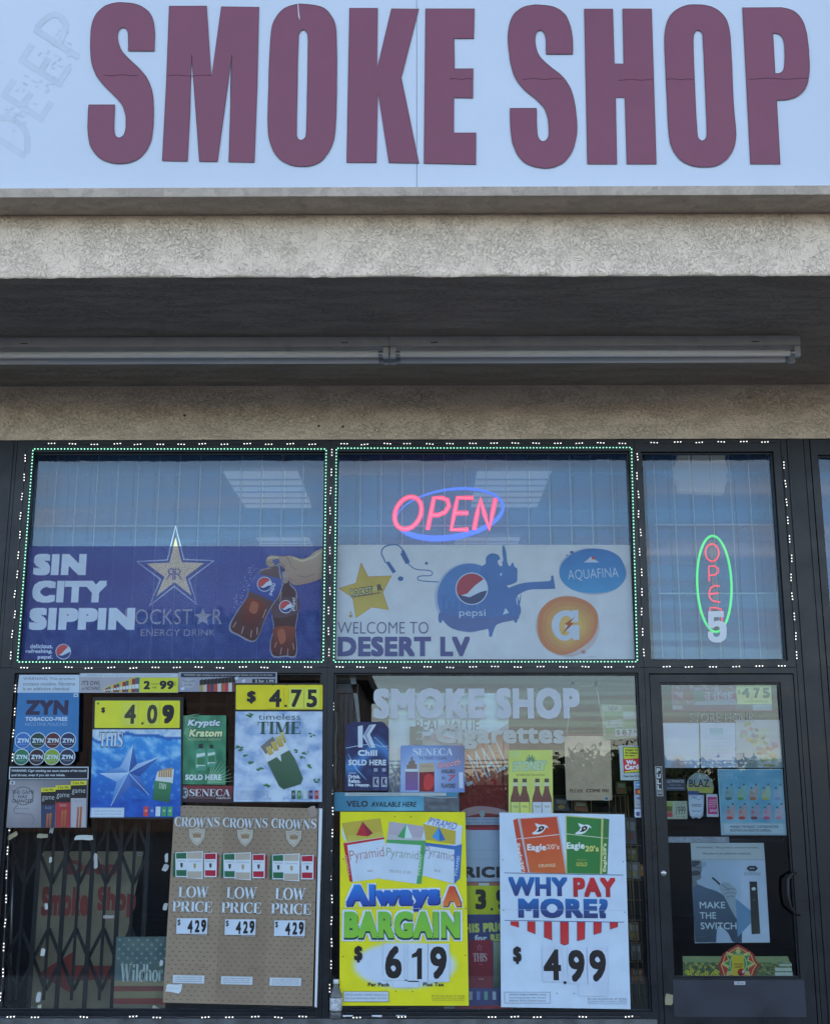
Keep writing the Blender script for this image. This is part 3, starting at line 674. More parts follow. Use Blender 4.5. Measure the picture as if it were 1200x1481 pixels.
for i in range(60):
    x, y = rnd.uniform(2, 108), 0; y = 195-x*1.45+rnd.uniform(-34, 44)
    if 20 < y < 235: gh.r(x-rnd.uniform(1, 4), y-1, x+rnd.uniform(1, 5), y+rnd.uniform(.5, 2.2), rnd.choice([(0.60, 0.68, 0.79), (0.585, 0.668, 0.778), (0.53, 0.615, 0.715)]), rnd.choice([-33, 57])+rnd.uniform(-12, 12), adv=0)
for o in gh.build(sign): o.name = 'ghost_lettering'; o['kind'] = 'stuff'

# ================================================================ CANOPY LIGHTS
WM = grime(mat('white_enamel', (0.50, 0.50, 0.52), 0.38, spec=0.5), 7, 0.12)
TUBE = mat('unlit_tube', (0.78, 0.78, 0.78), 0.22, spec=0.6)
FD, FB = -0.86, -0.70
def striplight(xa, xb, label):
    Y0 = FD; y0 = PH(600, 486, SOF).y
    X0, X1 = xa, xb; cx = (X0+X1)/2
    t = thing('strip_light', label, 'strip light', (cx, y0+0.08, SOF-0.08), 'bare tube strip lights under the canopy')
    h = MB(); zt = SOF-0.001
    prof = [(y0, zt), (y0+0.004, zt-0.052), (y0+0.03, zt-0.066), (y0+0.105, zt-0.066), (y0+0.131, zt-0.052), (y0+0.135, zt)]
    vs = [(X0, *p) for p in prof]+[(X1, *p) for p in prof]; n_ = len(prof)
    h.add(vs, [tuple(range(n_)), tuple(range(2*n_-1, n_-1, -1))]+[(i, (i+1) % n_, n_+(i+1) % n_, n_+i) for i in range(n_)])
    h.build('housing', WM, t, bevel=0.002)
    MB().box(X0+0.12, X1-0.12, y0+0.02, y0+0.115, SOF-0.0715, SOF-0.0676).build('cover_lip', WM, t, bevel=0.001)
    for yy in (y0+0.018, y0+0.118):
        MB().tube([(X0+0.035, yy, SOF-0.100), (X1-0.035, yy, SOF-0.100)], 0.0185, 14).build('fluorescent_tube', TUBE, t)
        for xx in (X0+0.035, X1-0.06):
            MB().lathe([(0.0188, 0), (0.0192, 0.001), (0.0192, 0.022), (0.0188, 0.024)], (xx, yy, SOF-0.100), 14, axis='x').build('end_cap', mat('dull_steel'), t)
    for xx in (X0+0.002, X1-0.036):
        for yy in (y0+0.018, y0+0.118):
            MB().box(xx, xx+0.034, yy-0.017, yy+0.017, SOF-0.122, SOF-0.062).build('lamp_holder', WM, t, bevel=0.005)
    for xx in (X0+0.25, X1-0.25):
        MB().box(xx-0.02, xx+0.02, y0-0.001, y0+0.002, SOF-0.040, SOF-0.036).build('knockout', BLACK, t)
q1, q2 = P(563, 500, 0), 0
def xat(px): return PH(px, 494, SOF-0.03).x
striplight(xat(-30), xat(563)-0.001, 'left strip light with unlit tubes, running off to the left under the canopy')
striplight(xat(563)+0.001, xat(1155), 'right strip light with unlit tubes, its end showing above the door')

# ================================================================ LED LIGHTS ROUND THE GLASS
LW = mat('white_led', (0.8, 0.8, 0.8), 0.3, emit=(1.0, 0.97, 0.90), es=0.85); LG = mat('green_led', (0.5, 0.9, 0.7), 0.3, emit=(0.30, 0.95, 0.62), es=0.9)
MODM = mat('module_case', (0.07, 0.07, 0.075), 0.5); WIRE = mat('thin_wire', (0.10, 0.10, 0.11), 0.5)
for m_ in (LW, LG): m_.cycles.emission_sampling = 'NONE'
GSTR = mat('green_strip', (0.01, 0.06, 0.035), 0.4)
def module_mesh(vert):
    b = MB(); a, c = (0.027, 0.0055); 
    if vert: b.box(-c, c, -0.006, 0, -a, a, 0)
    else: b.box(-a, a, -0.006, 0, -c, c, 0)
    for k in (-1, 0, 1):
        p = (0, -0.0062, 0.0185*k) if vert else (0.0185*k, -0.0062, 0)
        b.lathe([(0.0031, 0), (0.0028, -0.002), (0.0, -0.0026)], p, 8, 1, axis='y')
    return b
MESH = {}
for v_ in (0, 1):
    o = module_mesh(v_).build('module', [MODM, LW]); MESH[v_] = o.data; bpy.data.objects.remove(o)
rl = random.Random(11)
def led_string(label, a, b, Y, n, vert, jitter=0.006, skip=()):
    """modules wired in a row from photo pixel a to b on plane Y"""
    p, q = P(*a, Y), P(*b, Y); t = thing('led_module_string', label, 'LED string', tuple(p), 'white LED strings round the shop windows')
    w_ = MB(); pts = []
    for i in range(n*4+1):
        f_ = i/(n*4); v = p.lerp(q, f_); k = i % 4; dd = (0.006 if k == 2 else 0.0)*rl.uniform(-1, 1)
        pts.append((v.x+(dd if vert else 0), Y-0.004-abs(dd)*0.3, v.z+(0 if vert else dd)))
    w_.tube(pts, 0.0016, 5); w_.build('wire', WIRE, t)
    for i in range(n):
        if i in skip: continue
        v = p.lerp(q, (i+0.5)/n); m_ = bpy.data.objects.new('module', MESH[vert]); COL.objects.link(m_); m_.parent = t
        m_.location = (v.x-p.x+rl.uniform(-jitter, jitter), 0, v.z-p.z+rl.uniform(-jitter, jitter)*.6); m_.rotation_euler = (0, rl.uniform(-.09, .09), 0)
FY = -0.0135
led_string('white LED string along the head of the upper left window', (60, 642.5), (466, 642.5), FY, 13, 0)
led_string('white LED string along the head of the upper middle window', (482, 642.5), (914, 641.5), FY, 14, 0)
led_string('white LED string along the head of the transom over the door', (930, 640.5), (1122, 639.5), FY, 6, 0)
led_string('white LED string down the left jamb of the upper left window', (37.5, 650), (16, 962), FY, 11, 1)
led_string('white LED string down the mullion between the two big upper windows', (479.5, 641), (475, 958), FY, 11, 1)
led_string('white LED string down the mullion between upper middle window and transom', (920, 647), (931, 958), FY, 11, 1)
led_string('white LED string down the right jamb beside the transom window', (1133, 660), (1152, 962), FY, 11, 1)
led_string('white LED string under the navy banner window', (20, 966), (462, 965), FY, 14, 0)
led_string('white LED string under the white banner window', (474, 965), (926, 965), FY, 14, 0)
led_string('white LED string above the door frame', (946, 964.5), (1146, 964), FY, 6, 0)
IY = 0.012
led_string('white LED string down the left edge of the lower left window', (24.0, 980), (2, 1460), IY, 14, 1)
led_string('white LED string down the right edge of the lower left window, beside the cardboard sign', (466.3, 978), (462.3, 1458), IY, 15, 1)
led_string('white LED string down the left edge of the lower middle window', (481.5, 978), (478, 1445), IY, 15, 1)
led_string('white LED string down the right edge of the lower middle window', (925, 980), (946.5, 1460), IY, 14, 1)
led_string('white LED string along the sill of the lower left window', (0, 1470.5), (456, 1470.5), -0.042, 13, 0, skip=(2, 4, 7))
led_string('white LED string along the sill of the lower middle window', (500, 1470.5), (925, 1470.5), -0.042, 13, 0, skip=(1, 3, 4, 5, 9, 11))

def green_loop(label, pts, Y):
    p = [P(*q, Y) for q in pts]; t = thing('led_strip', label, 'LED strip', tuple(p[3]), 'green LED strips round the big upper windows')
    b = MB(); m_ = []
    for i in range(4):
        a, c = p[i], p[(i+1) % 4]; L_ = (c-a).length; n_ = int(L_/0.0205)
        d = (c-a)/L_; w_ = Vector((-d.z, 0, d.x))*0.007
        b.add([a+w_, a-w_, c-w_, c+w_, a+w_+Vector((0,-.003,0)), a-w_+Vector((0,-.003,0)), c-w_+Vector((0,-.003,0)), c+w_+Vector((0,-.003,0))], [(4,5,6,7),(0,4,7,3),(1,2,6,5),(0,1,5,4),(3,7,6,2)])
        for k in range(n_):
            v = a+d*(L_*(k+.5)/n_); m_.append((v.x, v.z))
    b.build('strip', GSTR, t)
    e = MB()
    for x, z in m_: e.lathe([(0.0036, 0), (0.0031, -0.002), (0.0, -0.0026)], (x, Y-0.0032, z), 6, 0, axis='y')
    tag(e.build('diodes', LG, t), kind='stuff')
green_loop('green LED strip round the upper left window with the navy banner', [(48.5, 649.5), (471.8, 649.5), (467.6, 957.5), (26.0, 957.5)], -0.0135)
green_loop('green LED strip round the upper middle window with the white banner', [(486.5, 648.5), (912.5, 647.5), (921.0, 957.0), (482.8, 957.5)], -0.0135)

# ================================================================ LIT SIGNS IN THE UPPER WINDOWS
RED = mat('red_glow', (0.6, 0.05, 0.06), 0.3, emit=(1.0, 0.022, 0.085), es=0.36); BLUE = mat('blue_glow', (0.05, 0.1, 0.6), 0.3, emit=(0.03, 0.13, 0.85), es=0.24)
NG = mat('green_neon', (0.1, 0.6, 0.2), 0.3, emit=(0.05, 0.85, 0.14), es=0.26); NR = mat('red_neon', (0.6, 0.05, 0.05), 0.3, emit=(1.0, 0.02, 0.05), es=0.30)
PINK = mat('red_glow_core', (0.9, 0.2, 0.2), 0.3, emit=(1.0, 0.06, 0.17), es=0.50)
SY = 0.062
LET_GLOW = mat('lit_lettering', (0.4, 0.42, 0.4), 0.4, emit=(0.75, 0.8, 0.66), es=0.20)
on = thing('open_light_sign', 'red OPEN light sign slanting inside a blue oval ring in the upper middle window', 'open sign', tuple(P(650, 783, SY)))
def ell(cx, cy, rx, ry, rot, n=56): return [(cx+rx*math.cos(2*math.pi*i/n)*math.cos(R(rot))-ry*math.sin(2*math.pi*i/n)*math.sin(R(rot)), cy+rx*math.cos(2*math.pi*i/n)*math.sin(R(rot))+ry*math.sin(2*math.pi*i/n)*math.cos(R(rot))) for i in range(n)]
F2 = lambda pts, y: [(P(*q, y).x, P(*q, y).z) for q in pts]
MB().prism(F2(ell(650.5, 743.5, 79.5, 37.5, -9), SY), SY, SY+0.018, 0, [F2(ell(649.5, 741.2, 76.0, 31.8, -7.8), SY)]).build('oval_ring', BLUE, on)
def thick_letters(strokes, name, w_, m0, m1, par, Y):
    for st in strokes:
        b = MB()
        for pl in st:
            pts = [P(*q, Y) for q in pl[1]]; b.tube(pts, w_, 8, closed=pl[0])
        b.build(name, m0, par)
def sh(x, y, k=-0.20): return (x+(742-y)*(-k), y)
def Lt(pts, cl=False): return (cl, [sh(*q) for q in pts])
oo = [(590+19*math.sin(2*math.pi*i/22), 742-23.5*math.cos(2*math.pi*i/22)) for i in range(22)]
pp = [(623, 766), (623, 742), (623, 720), (634, 720), (643, 723), (647, 732), (643, 741), (634, 745), (623, 745)]
ee = [(680, 720), (657, 720), (657, 742), (657, 766), (682, 766)]; e2 = [(657, 742), (677, 742)]
nn_ = [(690, 766), (690, 742), (690, 721), (701, 744), (712, 766), (712, 743), (712, 721)]
thick_letters([[Lt(oo, True)], [Lt(pp)], [Lt(ee), Lt(e2)], [Lt(nn_)]], 'letter', 0.0148, RED, None, on, SY-0.004)
thick_letters([[Lt(oo, True)], [Lt(pp)], [Lt(ee), Lt(e2)], [Lt(nn_)]], 'lit_core', 0.0060, PINK, None, on, SY-0.0150)
MB().tube([P(655, 650, SY+.01), P(654, 680, SY+.01), P(652, 706, SY+.012)], 0.002, 6).build('hanging_chain', WIRE, on)

vn = thing('open_light_sign', 'narrow upright neon sign with red letters OPEN in a green oval, above the door', 'open sign', tuple(P(1033, 915, SY)))
gp = ell(1032.3, 844.5, 24.8, 69.5, 0, 60)
gp = [(x+(y-844)*0.035, y) for x, y in gp]
MB().tube([P(*q, SY) for q in gp], 0.0072, 8, closed=True).build('neon_oval', NG, vn)
gl_ = lambda st: [(c, [((x+(y-844)*0.03), y) for x, y in pl]) for c, pl in st]
O_ = [(True, [(1030.5+9.6*math.sin(2*math.pi*i/20), 799.3-12.5*math.cos(2*math.pi*i/20)) for i in range(20)])]
P_ = [(False, [(1025, 841), (1025, 830), (1025, 819), (1033, 818.5), (1038.5, 822), (1038.5, 828), (1033, 831.5), (1025.5, 832)])]
E_ = [(False, [(1040, 848), (1033, 847), (1027, 850), (1024.5, 857), (1025, 864), (1029, 869), (1040, 871)]), (False, [(1025, 859), (1038, 858)])]
N_ = [(False, [(1025, 899), (1024.5, 888), (1025, 879), (1033, 879), (1041, 881), (1041.5, 888), (1042, 899)])]
thick_letters([gl_(O_), gl_(P_), gl_(E_), gl_(N_)], 'neon_letter', 0.0052, NR, None, vn, SY-0.002)
MB().box(P(1029, 850, SY+.03).x, P(1036, 850, SY+.03).x, SY+0.03, SY+0.04, P(1032, 912, SY).z, P(1032, 778, SY).z).build('backing_bar', mat('clear_plastic', (0.12, 0.13, 0.15), 0.3), vn)

# white numeral 5 stuck on the glass
nb = Sheet(0.0295, (193, 216, 244)); FR = (195, 210, 235)
n5 = Z2([(538,952,1),(622,952,1),(624,985,1),(570,985,1),(568,1008,1),(600,1004),(632,1020),(638,1060),(632,1100),(600,1122),(560,1118),(538,1095),(538,1062,1),(565,1062,1),(568,1085),(585,1092),(600,1080),(600,1045),(588,1034),(570,1040),(566,1046,1),(538,1044,1)], 3.75, 880, 630)
sk = MB(); sk.prism(F2(smooth(n5, 2), 0.0285), 0.0285, 0.0297)
tag(sk.build('numeral_sticker', mat('white_vinyl', (0.72, 0.78, 0.86), 0.4)), 'white number 5 sticker on the glass over the foot of the neon oval', 'sticker')

# rockstar style outlined star sign
SM = mat('star_outline', (0.36, 0.46, 0.52), 0.3, emit=(0.62, 0.85, 0.95), es=0.30); SG = mat('star_gold', (0.5, 0.5, 0.2), 0.5, emit=(0.9, 0.85, 0.32), es=0.30)
st_ = thing('star_light_sign', 'star shaped light sign with pale outline and gold centre, in front of the navy banner', 'light sign', tuple(P(253, 905, 0.075)))
so = [(254.2,761),(266.2,809.2),(309.5,810.8),(273.5,838),(285,874),(252,848),(216.5,876),(232.5,838),(198,812),(242.3,810)]
MB().tube([P(*q, 0.07) for q in so], 0.0052, 6, closed=True).build('outline_tube', SM, st_)
si = [(254+(x-254)*.80, 826+(y-826)*.80-0.5) for x, y in so]; si2 = [(254+(x-254)*.74, 826+(y-826)*.74-.5) for x, y in so]
MB().prism(F2(si2, 0.076), 0.076, 0.080).build('star_plate', SG, st_)
rr = Sheet(0.0757, (193, 216, 244)); rr.t('R', 252.6, 822, 264.5, 838.5, (70, 80, 110), -0.012)
vs_, fs_ = text_geo('R', -0.012, 0); X0, X1, Z0, Z1 = rr.rw(240, 822, 251.6, 838.5)
rr.cur = 'lettering'; rr.put([(X1-a*(X1-X0), Z0+b*(Z1-Z0), 0) for a, b, _ in vs_], fs_, (70, 80, 110)); rr.cur = 'printed_artwork'
rr.build(st_)
rk = Sheet(0.071, (193, 216, 244), mx=.6); rk.t('ROCKST', 181, 881, 278, 903, (112, 116, 128), -0.004); rk.cur = 'small_star'; rk.p(star_pts(293.5, 892.5, 14, 6.0), (122, 124, 120)); rk.t('R', 308, 881, 321.5, 903, (112, 116, 128), -0.004)
rk.t('ENERGY DRINK', 204, 910, 312, 920, (70, 72, 130), -0.004)
letters(rk, st_, 'letter', LET_GLOW); rk.build(st_, LET_GLOW)

# emergency lamp seen at the top of the transom window
em = thing('emergency_lamp', 'white twin-headed emergency lamp at the top of the transom window', 'emergency lamp', tuple(P(1014, 712, 0.42)))
CR = mat('cream_glow_plastic', (0.62, 0.62, 0.55), 0.4, emit=(0.8, 0.8, 0.68), es=0.05)  # slight glow put into the plastic of case, arms and rod
bp = Z2([(378,100),(372,140),(358,165),(358,235),(380,262),(380,300),(628,310),(630,275),(650,230),(645,175),(632,140),(630,100)], 3.75, 880, 630)
MB().prism(F2(bp, 0.42), 0.42, 0.50).build('case', CR, em, bevel=0.006)
for x in (965, 1057.5):
    q = P(x, 686 if x < 1000 else 689, 0.40); MB().lathe([(0.0, -0.03), (0.022, -0.026), (0.034, -0.008), (0.034, 0.01), (0.02, 0.03), (0.0, 0.035)], q, 16, axis='y').build('lamp_head', mat('lamp_lens', (0.6, 0.66, 0.72), 0.15), em)
    MB().tube([q+Vector((0, .01, 0)), P(x+(14 if x < 1000 else -8), 690, 0.44)], 0.008, 8).build('arm', CR, em)
MB().box(P(1014, 660, .46).x-0.01, P(1014, 660, .46).x+0.01, 0.45, 0.47, P(1014, 690, .46).z, CZ).build('hanging_rod', CR, em)

# pale security grilles behind the upper glass
BAR = mat('grille_paint', (0.36, 0.46, 0.58), 0.45)
SHEER = bpy.data.materials.new('sheer_blue_fill'); SHEER.use_nodes = True; _t = SHEER.node_tree; _b = _t.nodes['Principled BSDF']; _b.inputs['Base Color'].default_value = (0.22, 0.52, 0.95, 1); _b.inputs['Roughness'].default_value = 0.8
_tr = _t.nodes.new('ShaderNodeBsdfTransparent'); _mx = _t.nodes.new('ShaderNodeMixShader'); _mx.inputs[0].default_value = 0.36; _t.links.new(_tr.outputs[0], _mx.inputs[1]); _t.links.new(_b.outputs[0], _mx.inputs[2]); _t.links.new(_mx.outputs[0], _t.nodes['Material Output'].inputs[0])  # vanes follow the slat lines; their blue is added to brighten the panes
def blind(label, x0, x1, cols, Y=0.24):
    a, b = P(x0, 700, Y).x, P(x1, 700, Y).x; zt, zb = P(600, 650, Y).z, P(600, 965, Y).z; w_ = (b-a)/cols
    t = thing('vertical_blind', label, 'vertical blind', ((a+b)/2, Y, zb), 'sheer blinds behind the upper windows')
    for i in range(cols): MB().box(a+w_*i+0.0015, a+w_*(i+1)-0.0015, Y+0.002*(i % 2), Y+0.0006+0.002*(i % 2), zb, zt).build('vane', SHEER, t)
    MB().box(a, b, Y-0.01, Y+0.02, zt, zt+0.03).build('track', mat('white_metal'), t)
blind('sheer blue blind behind the upper left window', 38, 474, 14); blind('sheer blue blind behind the upper middle window', 484, 922, 14); blind('sheer blue blind behind the transom window', 934, 1125, 6)
blind('sheer blue blind behind the neighbouring window at the right edge', 1178, 1690, 16)  # blind added here to keep this pane blue like reflected sky
def grille(label, x0, x1, cols, rows, yt=655, yb=958, Y=0.20):
    a, b = P(x0, 700, Y).x, P(x1, 700, Y).x; zt, zb = P(600, yt, Y).z, P(600, yb, Y).z
    t = thing('security_grille', label, 'window grille', ((a+b)/2, Y, zb), 'pale security grilles behind the upper windows')
    n_ = cols
    for i in range(n_+1):
        x = a+(b-a)*i/n_; MB().box(x-0.0028, x+0.0028, Y-0.006, Y, zb, zt).build('upright_bar', BAR, t)
    for y in rows:
        z = P(600, y, Y).z; MB().box(a-0.01, b+0.01, Y-0.010, Y-0.0065, z-0.004, z+0.004).build('cross_bar', BAR, t)
grille('pale security grille behind the upper left window', 52, 468, 14, (760.5,))
grille('pale security grille behind the upper middle window', 491, 915, 14, (761,))
grille('pale security grille behind the transom window above the door', 946, 1110, 6, (760, 859))

# ================================================================ POSTERS AND PRICE SIGNS
BLK = (22, 24, 34); WHT = (205, 222, 250)
OUTW = (205, 222, 250)
OY = -0.020      # boards hung on the outside of the glazing
def finish(root, sh, m=None): return sh.build(root, m)
def card(root, sh, x0, y0, x1, y1, txt, tx, col=(185, 202, 235), ink=BLK, bold=0.035, lab=None):
    """loose number card slid onto a price sign"""
    c = Sheet(sh.Y-EPS*sh.k-0.0006); c.W = sh.W; X0, X1, Z0, Z1 = c.rw(x0, y0, x1, y1)
    mb = MB().box(X0, X1, c.Y, c.Y+0.0005, Z0, Z1); o = mb.build('number_card', PRINT, root)
    at = o.data.color_attributes.new('Ink', 'FLOAT_COLOR', 'POINT'); at.data.foreach_set('color', [*c.cv(col), 1.0]*len(o.data.vertices))
    if txt:
        (c.p([(tx[0], tx[1]+(tx[3]-tx[1])*.20), (tx[0]+(tx[2]-tx[0])*.38, tx[1]+(tx[3]-tx[1])*.13), (tx[0]+(tx[2]-tx[0])*.60, tx[1]), (tx[2], tx[1]), (tx[2], tx[3]), (tx[2]-(tx[2]-tx[0])*.48, tx[3]), (tx[2]-(tx[2]-tx[0])*.48, tx[1]+(tx[3]-tx[1])*.27), (tx[0], tx[1]+(tx[3]-tx[1])*.32)], ink) if txt == '1' else c.t(txt, *tx, ink, bold)); q = c.build(o); 
        for z in q: z.name = 'numeral'
    return o
def pack(s, q, col, side=None, lid=None, white=(200, 212, 240)): s.p(q, col)

# ---- Pyramid price sign
t, s = board('price_sign', 'yellow price sign reading Always A BARGAIN $6.19 with three cigarette packs', 'price sign', [(492, 1174), (672.7, 1174.5), (677.7, 1454.5), (491, 1454.5)], OY, 0.005, (226, 220, 22))
Zp = lambda pts: Z2(pts, 4.612, 470, 1160)
s.cur = 'printed_artwork'
for k in range(14):
    f = k/13; s.c(585, 1396, 80-f*17, 38-f*12, mixc((224, 220, 40), (200, 216, 247), min(1, f*1.5)), 48)
s.k += 1
def pyr(s, a, b, c, d, c1, c2): s.p([a, b, c], c1); s.p([a, c, d], c2)
W_ = (198, 214, 244)
s.p(Zp([(122,280),(395,235),(432,500),(183,533)]), W_)
s.p(Zp([(112,140),(370,108),(388,232),(148,268)]), (176, 160, 66)); s.p(Zp([(150,225),(384,196),(388,232),(148,268)]), (190, 175, 80))
s.p(Zp([(112,160),(148,268),(128,250),(114,215)]), W_)
s.p(Zp([(122,272),(393,232),(396,247),(148,288),(185,533),(164,530)]), (170, 35, 48)); s.p(Zp([(148,268),(393,231),(394,234),(122,276)]), (200, 205, 220))
pyr(s, *Zp([(250,130),(208,222),(285,230),(320,208)]), (165, 35, 55), (120, 28, 60))
s.t('Pyramid', *Zp([(165,310)])[0], *Zp([(393,398)])[0], (150, 95, 100), -0.010, 0, 7); s.t('RED', *Zp([(284,453)])[0], *Zp([(320,465)])[0], (120, 110, 120), 0, 0, 5)
s.p(Zp([(408,272),(672,280),(650,500),(612,545),(372,512)]), W_)
s.p(Zp([(430,130),(665,162),(650,250),(412,250)]), (158, 160, 190)); s.p(Zp([(418,215),(652,240),(650,262),(412,250)]), (172, 176, 200)); s.p(Zp([(665,162),(680,175),(672,255),(642,250)]), W_)
s.p(Zp([(412,250),(672,258),(672,282),(642,545),(610,545),(640,288),(408,272)]), (60, 150, 98))
pyr(s, *Zp([(543,146),(482,232),(530,244),(583,238)]), (52, 150, 100), (196, 222, 232)); 
s.t('Pyramid', *Zp([(408,315)])[0], *Zp([(622,390)])[0], (110, 140, 132), -0.010, 0, -6); s.t('MENTHOL SILVER', *Zp([(430,455)])[0], *Zp([(572,475)])[0], (130, 150, 160), 0, 0, -4)
s.p(Zp([(668,290),(912,280),(900,505),(860,545),(650,490)]), W_)
s.p(Zp([(655,145),(720,106),(917,160),(872,192)]), (205, 218, 245)); s.t('PYRAMID', *Zp([(690,120)])[0], *Zp([(880,168)])[0], (90, 120, 200), 0.02, 0.2, -12)
s.p(Zp([(655,145),(872,192),(868,282),(670,250)]), (178, 162, 66)); s.p(Zp([(872,192),(917,160),(905,280),(868,290)]), W_)
s.p(Zp([(668,270),(868,292),(912,280),(900,508),(860,547),(862,318),(668,290)]), (48, 100, 186))
pyr(s, *Zp([(758,165),(712,235),(762,262),(802,252)]), (60, 140, 225), (38, 100, 190))
s.t('Pyramid', *Zp([(662,310)])[0], *Zp([(860,395)])[0], (115, 118, 145), -0.010, 0, -12); s.t('BLUE', *Zp([(730,450)])[0], *Zp([(768,465)])[0], (120, 120, 140), 0, 0, -8)
s.t('PYRAMID', *Zp([(815,415)])[0], *Zp([(945,435)])[0], (150, 190, 235), 0.03, 0, 82); s.t('PYRAMID', *Zp([(565,410)])[0], *Zp([(700,428)])[0], (170, 215, 190), 0.03, 0, 84); s.t('PYRAMID', *Zp([(85,410)])[0], *Zp([(215,428)])[0], (220, 150, 150), 0.03, 0, 102)
s.t('Always', *Zp([(130,535)])[0], *Zp([(775,738)])[0], (208, 222, 248), 0.13, 0, 1); s.t('A', *Zp([(772,545)])[0], *Zp([(922,706)])[0], (208, 222, 248), 0.13)
s.t('Always', *Zp([(142,550)])[0], *Zp([(772,735)])[0], (20, 34, 90), 0.075, 0, 1); s.t('A', *Zp([(786,562)])[0], *Zp([(914,702)])[0], (70, 40, 50), 0.075)
s.t('Always', *Zp([(138,545)])[0], *Zp([(766,726)])[0], ((30, 120, 230), (24, 44, 150)), 0.062, 0, 1); s.t('A', *Zp([(783,560)])[0], *Zp([(906,696)])[0], ((205, 60, 45), (225, 120, 60)), 0.062)
s.t('BARGAIN', *Zp([(112,715)])[0], *Zp([(916,932)])[0], (208, 222, 248), 0.13); s.t('BARGAIN', *Zp([(126,732)])[0], *Zp([(902,922)])[0], (18, 60, 60), 0.085); s.t('BARGAIN', *Zp([(128,727)])[0], *Zp([(898,908)])[0], ((92, 180, 70), (110, 190, 60)), 0.06)
s.l(Zp([(100,706),(940,712)]), 0.5, (190, 205, 150))
for q in ((465,98),(572,98),(472,1262),(583,1262),(122,380),(120,1030),(938,708),(934,1022)): s.c(*Zp([q])[0], 0.9, 0.9, (90, 85, 40), 10)
s.small(*Zp([(713,1286)])[0], *Zp([(930,1330)])[0], ['        PYR05770', '     trademark owners 2022', 'All other marks are property of their owners'], (130, 130, 60))
s.r(*Zp([(123,1262)])[0], *Zp([(425,1332)])[0], (190, 205, 235)); s.box(*Zp([(123,1262)])[0], *Zp([(425,1332)])[0], .6, (60, 80, 110))
s.small(*Zp([(138,1275)])[0], *Zp([(412,1320)])[0], ['SURGEON GENERALS WARNING: Quitting Smoking', 'Now Greatly Reduces Serious Risks to Your Health'], (70, 85, 120))
s.t('$', *Zp([(195,958)])[0], *Zp([(250,1070)])[0], BLK, 0.05)
finish(t, s)
D_ = (194, 210, 242)
card(t, s, *Zp([(388,945)])[0], *Zp([(526,1190)])[0], '6', (*Zp([(400,958)])[0], *Zp([(512,1178)])[0]), D_)
card(t, s, *Zp([(552,945)])[0], *Zp([(684,1200)])[0], '1', (*Zp([(578,975)])[0], *Zp([(646,1182)])[0]), D_)
card(t, s, *Zp([(688,945)])[0], *Zp([(828,1200)])[0], '9', (*Zp([(700,962)])[0], *Zp([(812,1182)])[0]), D_)
card(t, s, *Zp([(455,1192)])[0], *Zp([(625,1238)])[0], '', None, D_)
s2 = Sheet(OY-0.004); s2.c(*Zp([(540,1194)])[0], 2.2, 2.2, BLK, 16); s2.t('Per Pack', *Zp([(286,1204)])[0], *Zp([(430,1230)])[0], BLK, 0.025); s2.t('Plus Tax', *Zp([(653,1203)])[0], *Zp([(792,1229)])[0], BLK, 0.025); s2.build(t)

# ---- Eagle price sign
t, s = board('price_sign', 'white price sign reading WHY PAY MORE? $4.99 with a red and a green pack', 'price sign', [(722, 1175.2), (902.7, 1177.8), (911.4, 1459.6), (724.3, 1456.6)], OY-0.001, 0.005, (196, 214, 246))
Ze = lambda pts: Z2(pts, 4.612, 700, 1160)
def eagle(s, pts, c0, c1, edge): s.p(pts, (c0, c1))
s.p(Ze([(192,120),(230,106),(298,472),(250,468)]), (185, 65, 48)); s.p(Ze([(222,108),(493,92),(556,478),(292,470)]), (165, 170, 195)); s.p(Ze([(240,112),(482,99),(543,477),(303,471)]), ((196, 60, 44), (205, 92, 52)))
s.l(Ze([(262,243),(498,216)]), .9, (215, 220, 235)); s.l(Ze([(206,248),(262,240)]), .8, (215, 220, 235)); s.l(Ze([(230,108),(300,470)]), 1.2, (160, 165, 190))
s.p(Ze([(540,88),(786,108),(776,481),(545,476)]), (168, 182, 130)); s.p(Ze([(548,96),(780,113),(772,480),(552,475)]), (36, 112, 60)); s.p(Ze([(786,108),(833,114),(820,480),(776,481)]), (44, 105, 66)); s.l(Ze([(789,108),(779,480)]), 2.0, (190, 196, 120))
s.l(Ze([(545,212),(785,238)]), .9, (210, 220, 200)); s.l(Ze([(785,240),(830,240)]), .8, (190, 200, 160))
for (ox, oy) in ((0, 0), (287, 0)):
    e = lambda q: Ze([(a+ox, b+oy) for a, b in q])
    s.p(e([(337,140),(375,152),(400,150),(418,158),(430,175),(412,168),(402,185),(385,205),(360,215),(325,215),(318,208),(345,190),(355,170),(345,158)]), (215, 222, 238)); s.p(e([(362,168),(385,158),(402,166),(395,185),(372,198),(345,200),(362,186)]), (25, 25, 35)); s.c(*e([(380,176)])[0], 1.5, 1.2, (215, 200, 180), 10)
s.t('Eagle', *Ze([(286,280)])[0], *Ze([(412,335)])[0], (220, 228, 245), 0.035, 0, 0); s.t("20's", *Ze([(415,280)])[0], *Ze([(502,315)])[0], (222, 170, 165), 0.035, 0, 0); s.t('ORANGE', *Ze([(360,412)])[0], *Ze([(475,434)])[0], (232, 190, 160), 0.02, 0, 2)
s.t('Eagle', *Ze([(549,268)])[0], *Ze([(668,325)])[0], (220, 232, 240), 0.035); s.t("20's", *Ze([(672,290)])[0], *Ze([(762,330)])[0], (208, 205, 120), 0.035); s.t('GOLD', *Ze([(612,402)])[0], *Ze([(686,428)])[0], (190, 190, 90), 0.03); s.t('SMOOTH', *Ze([(616,382)])[0], *Ze([(682,393)])[0], (150, 160, 90), 0)
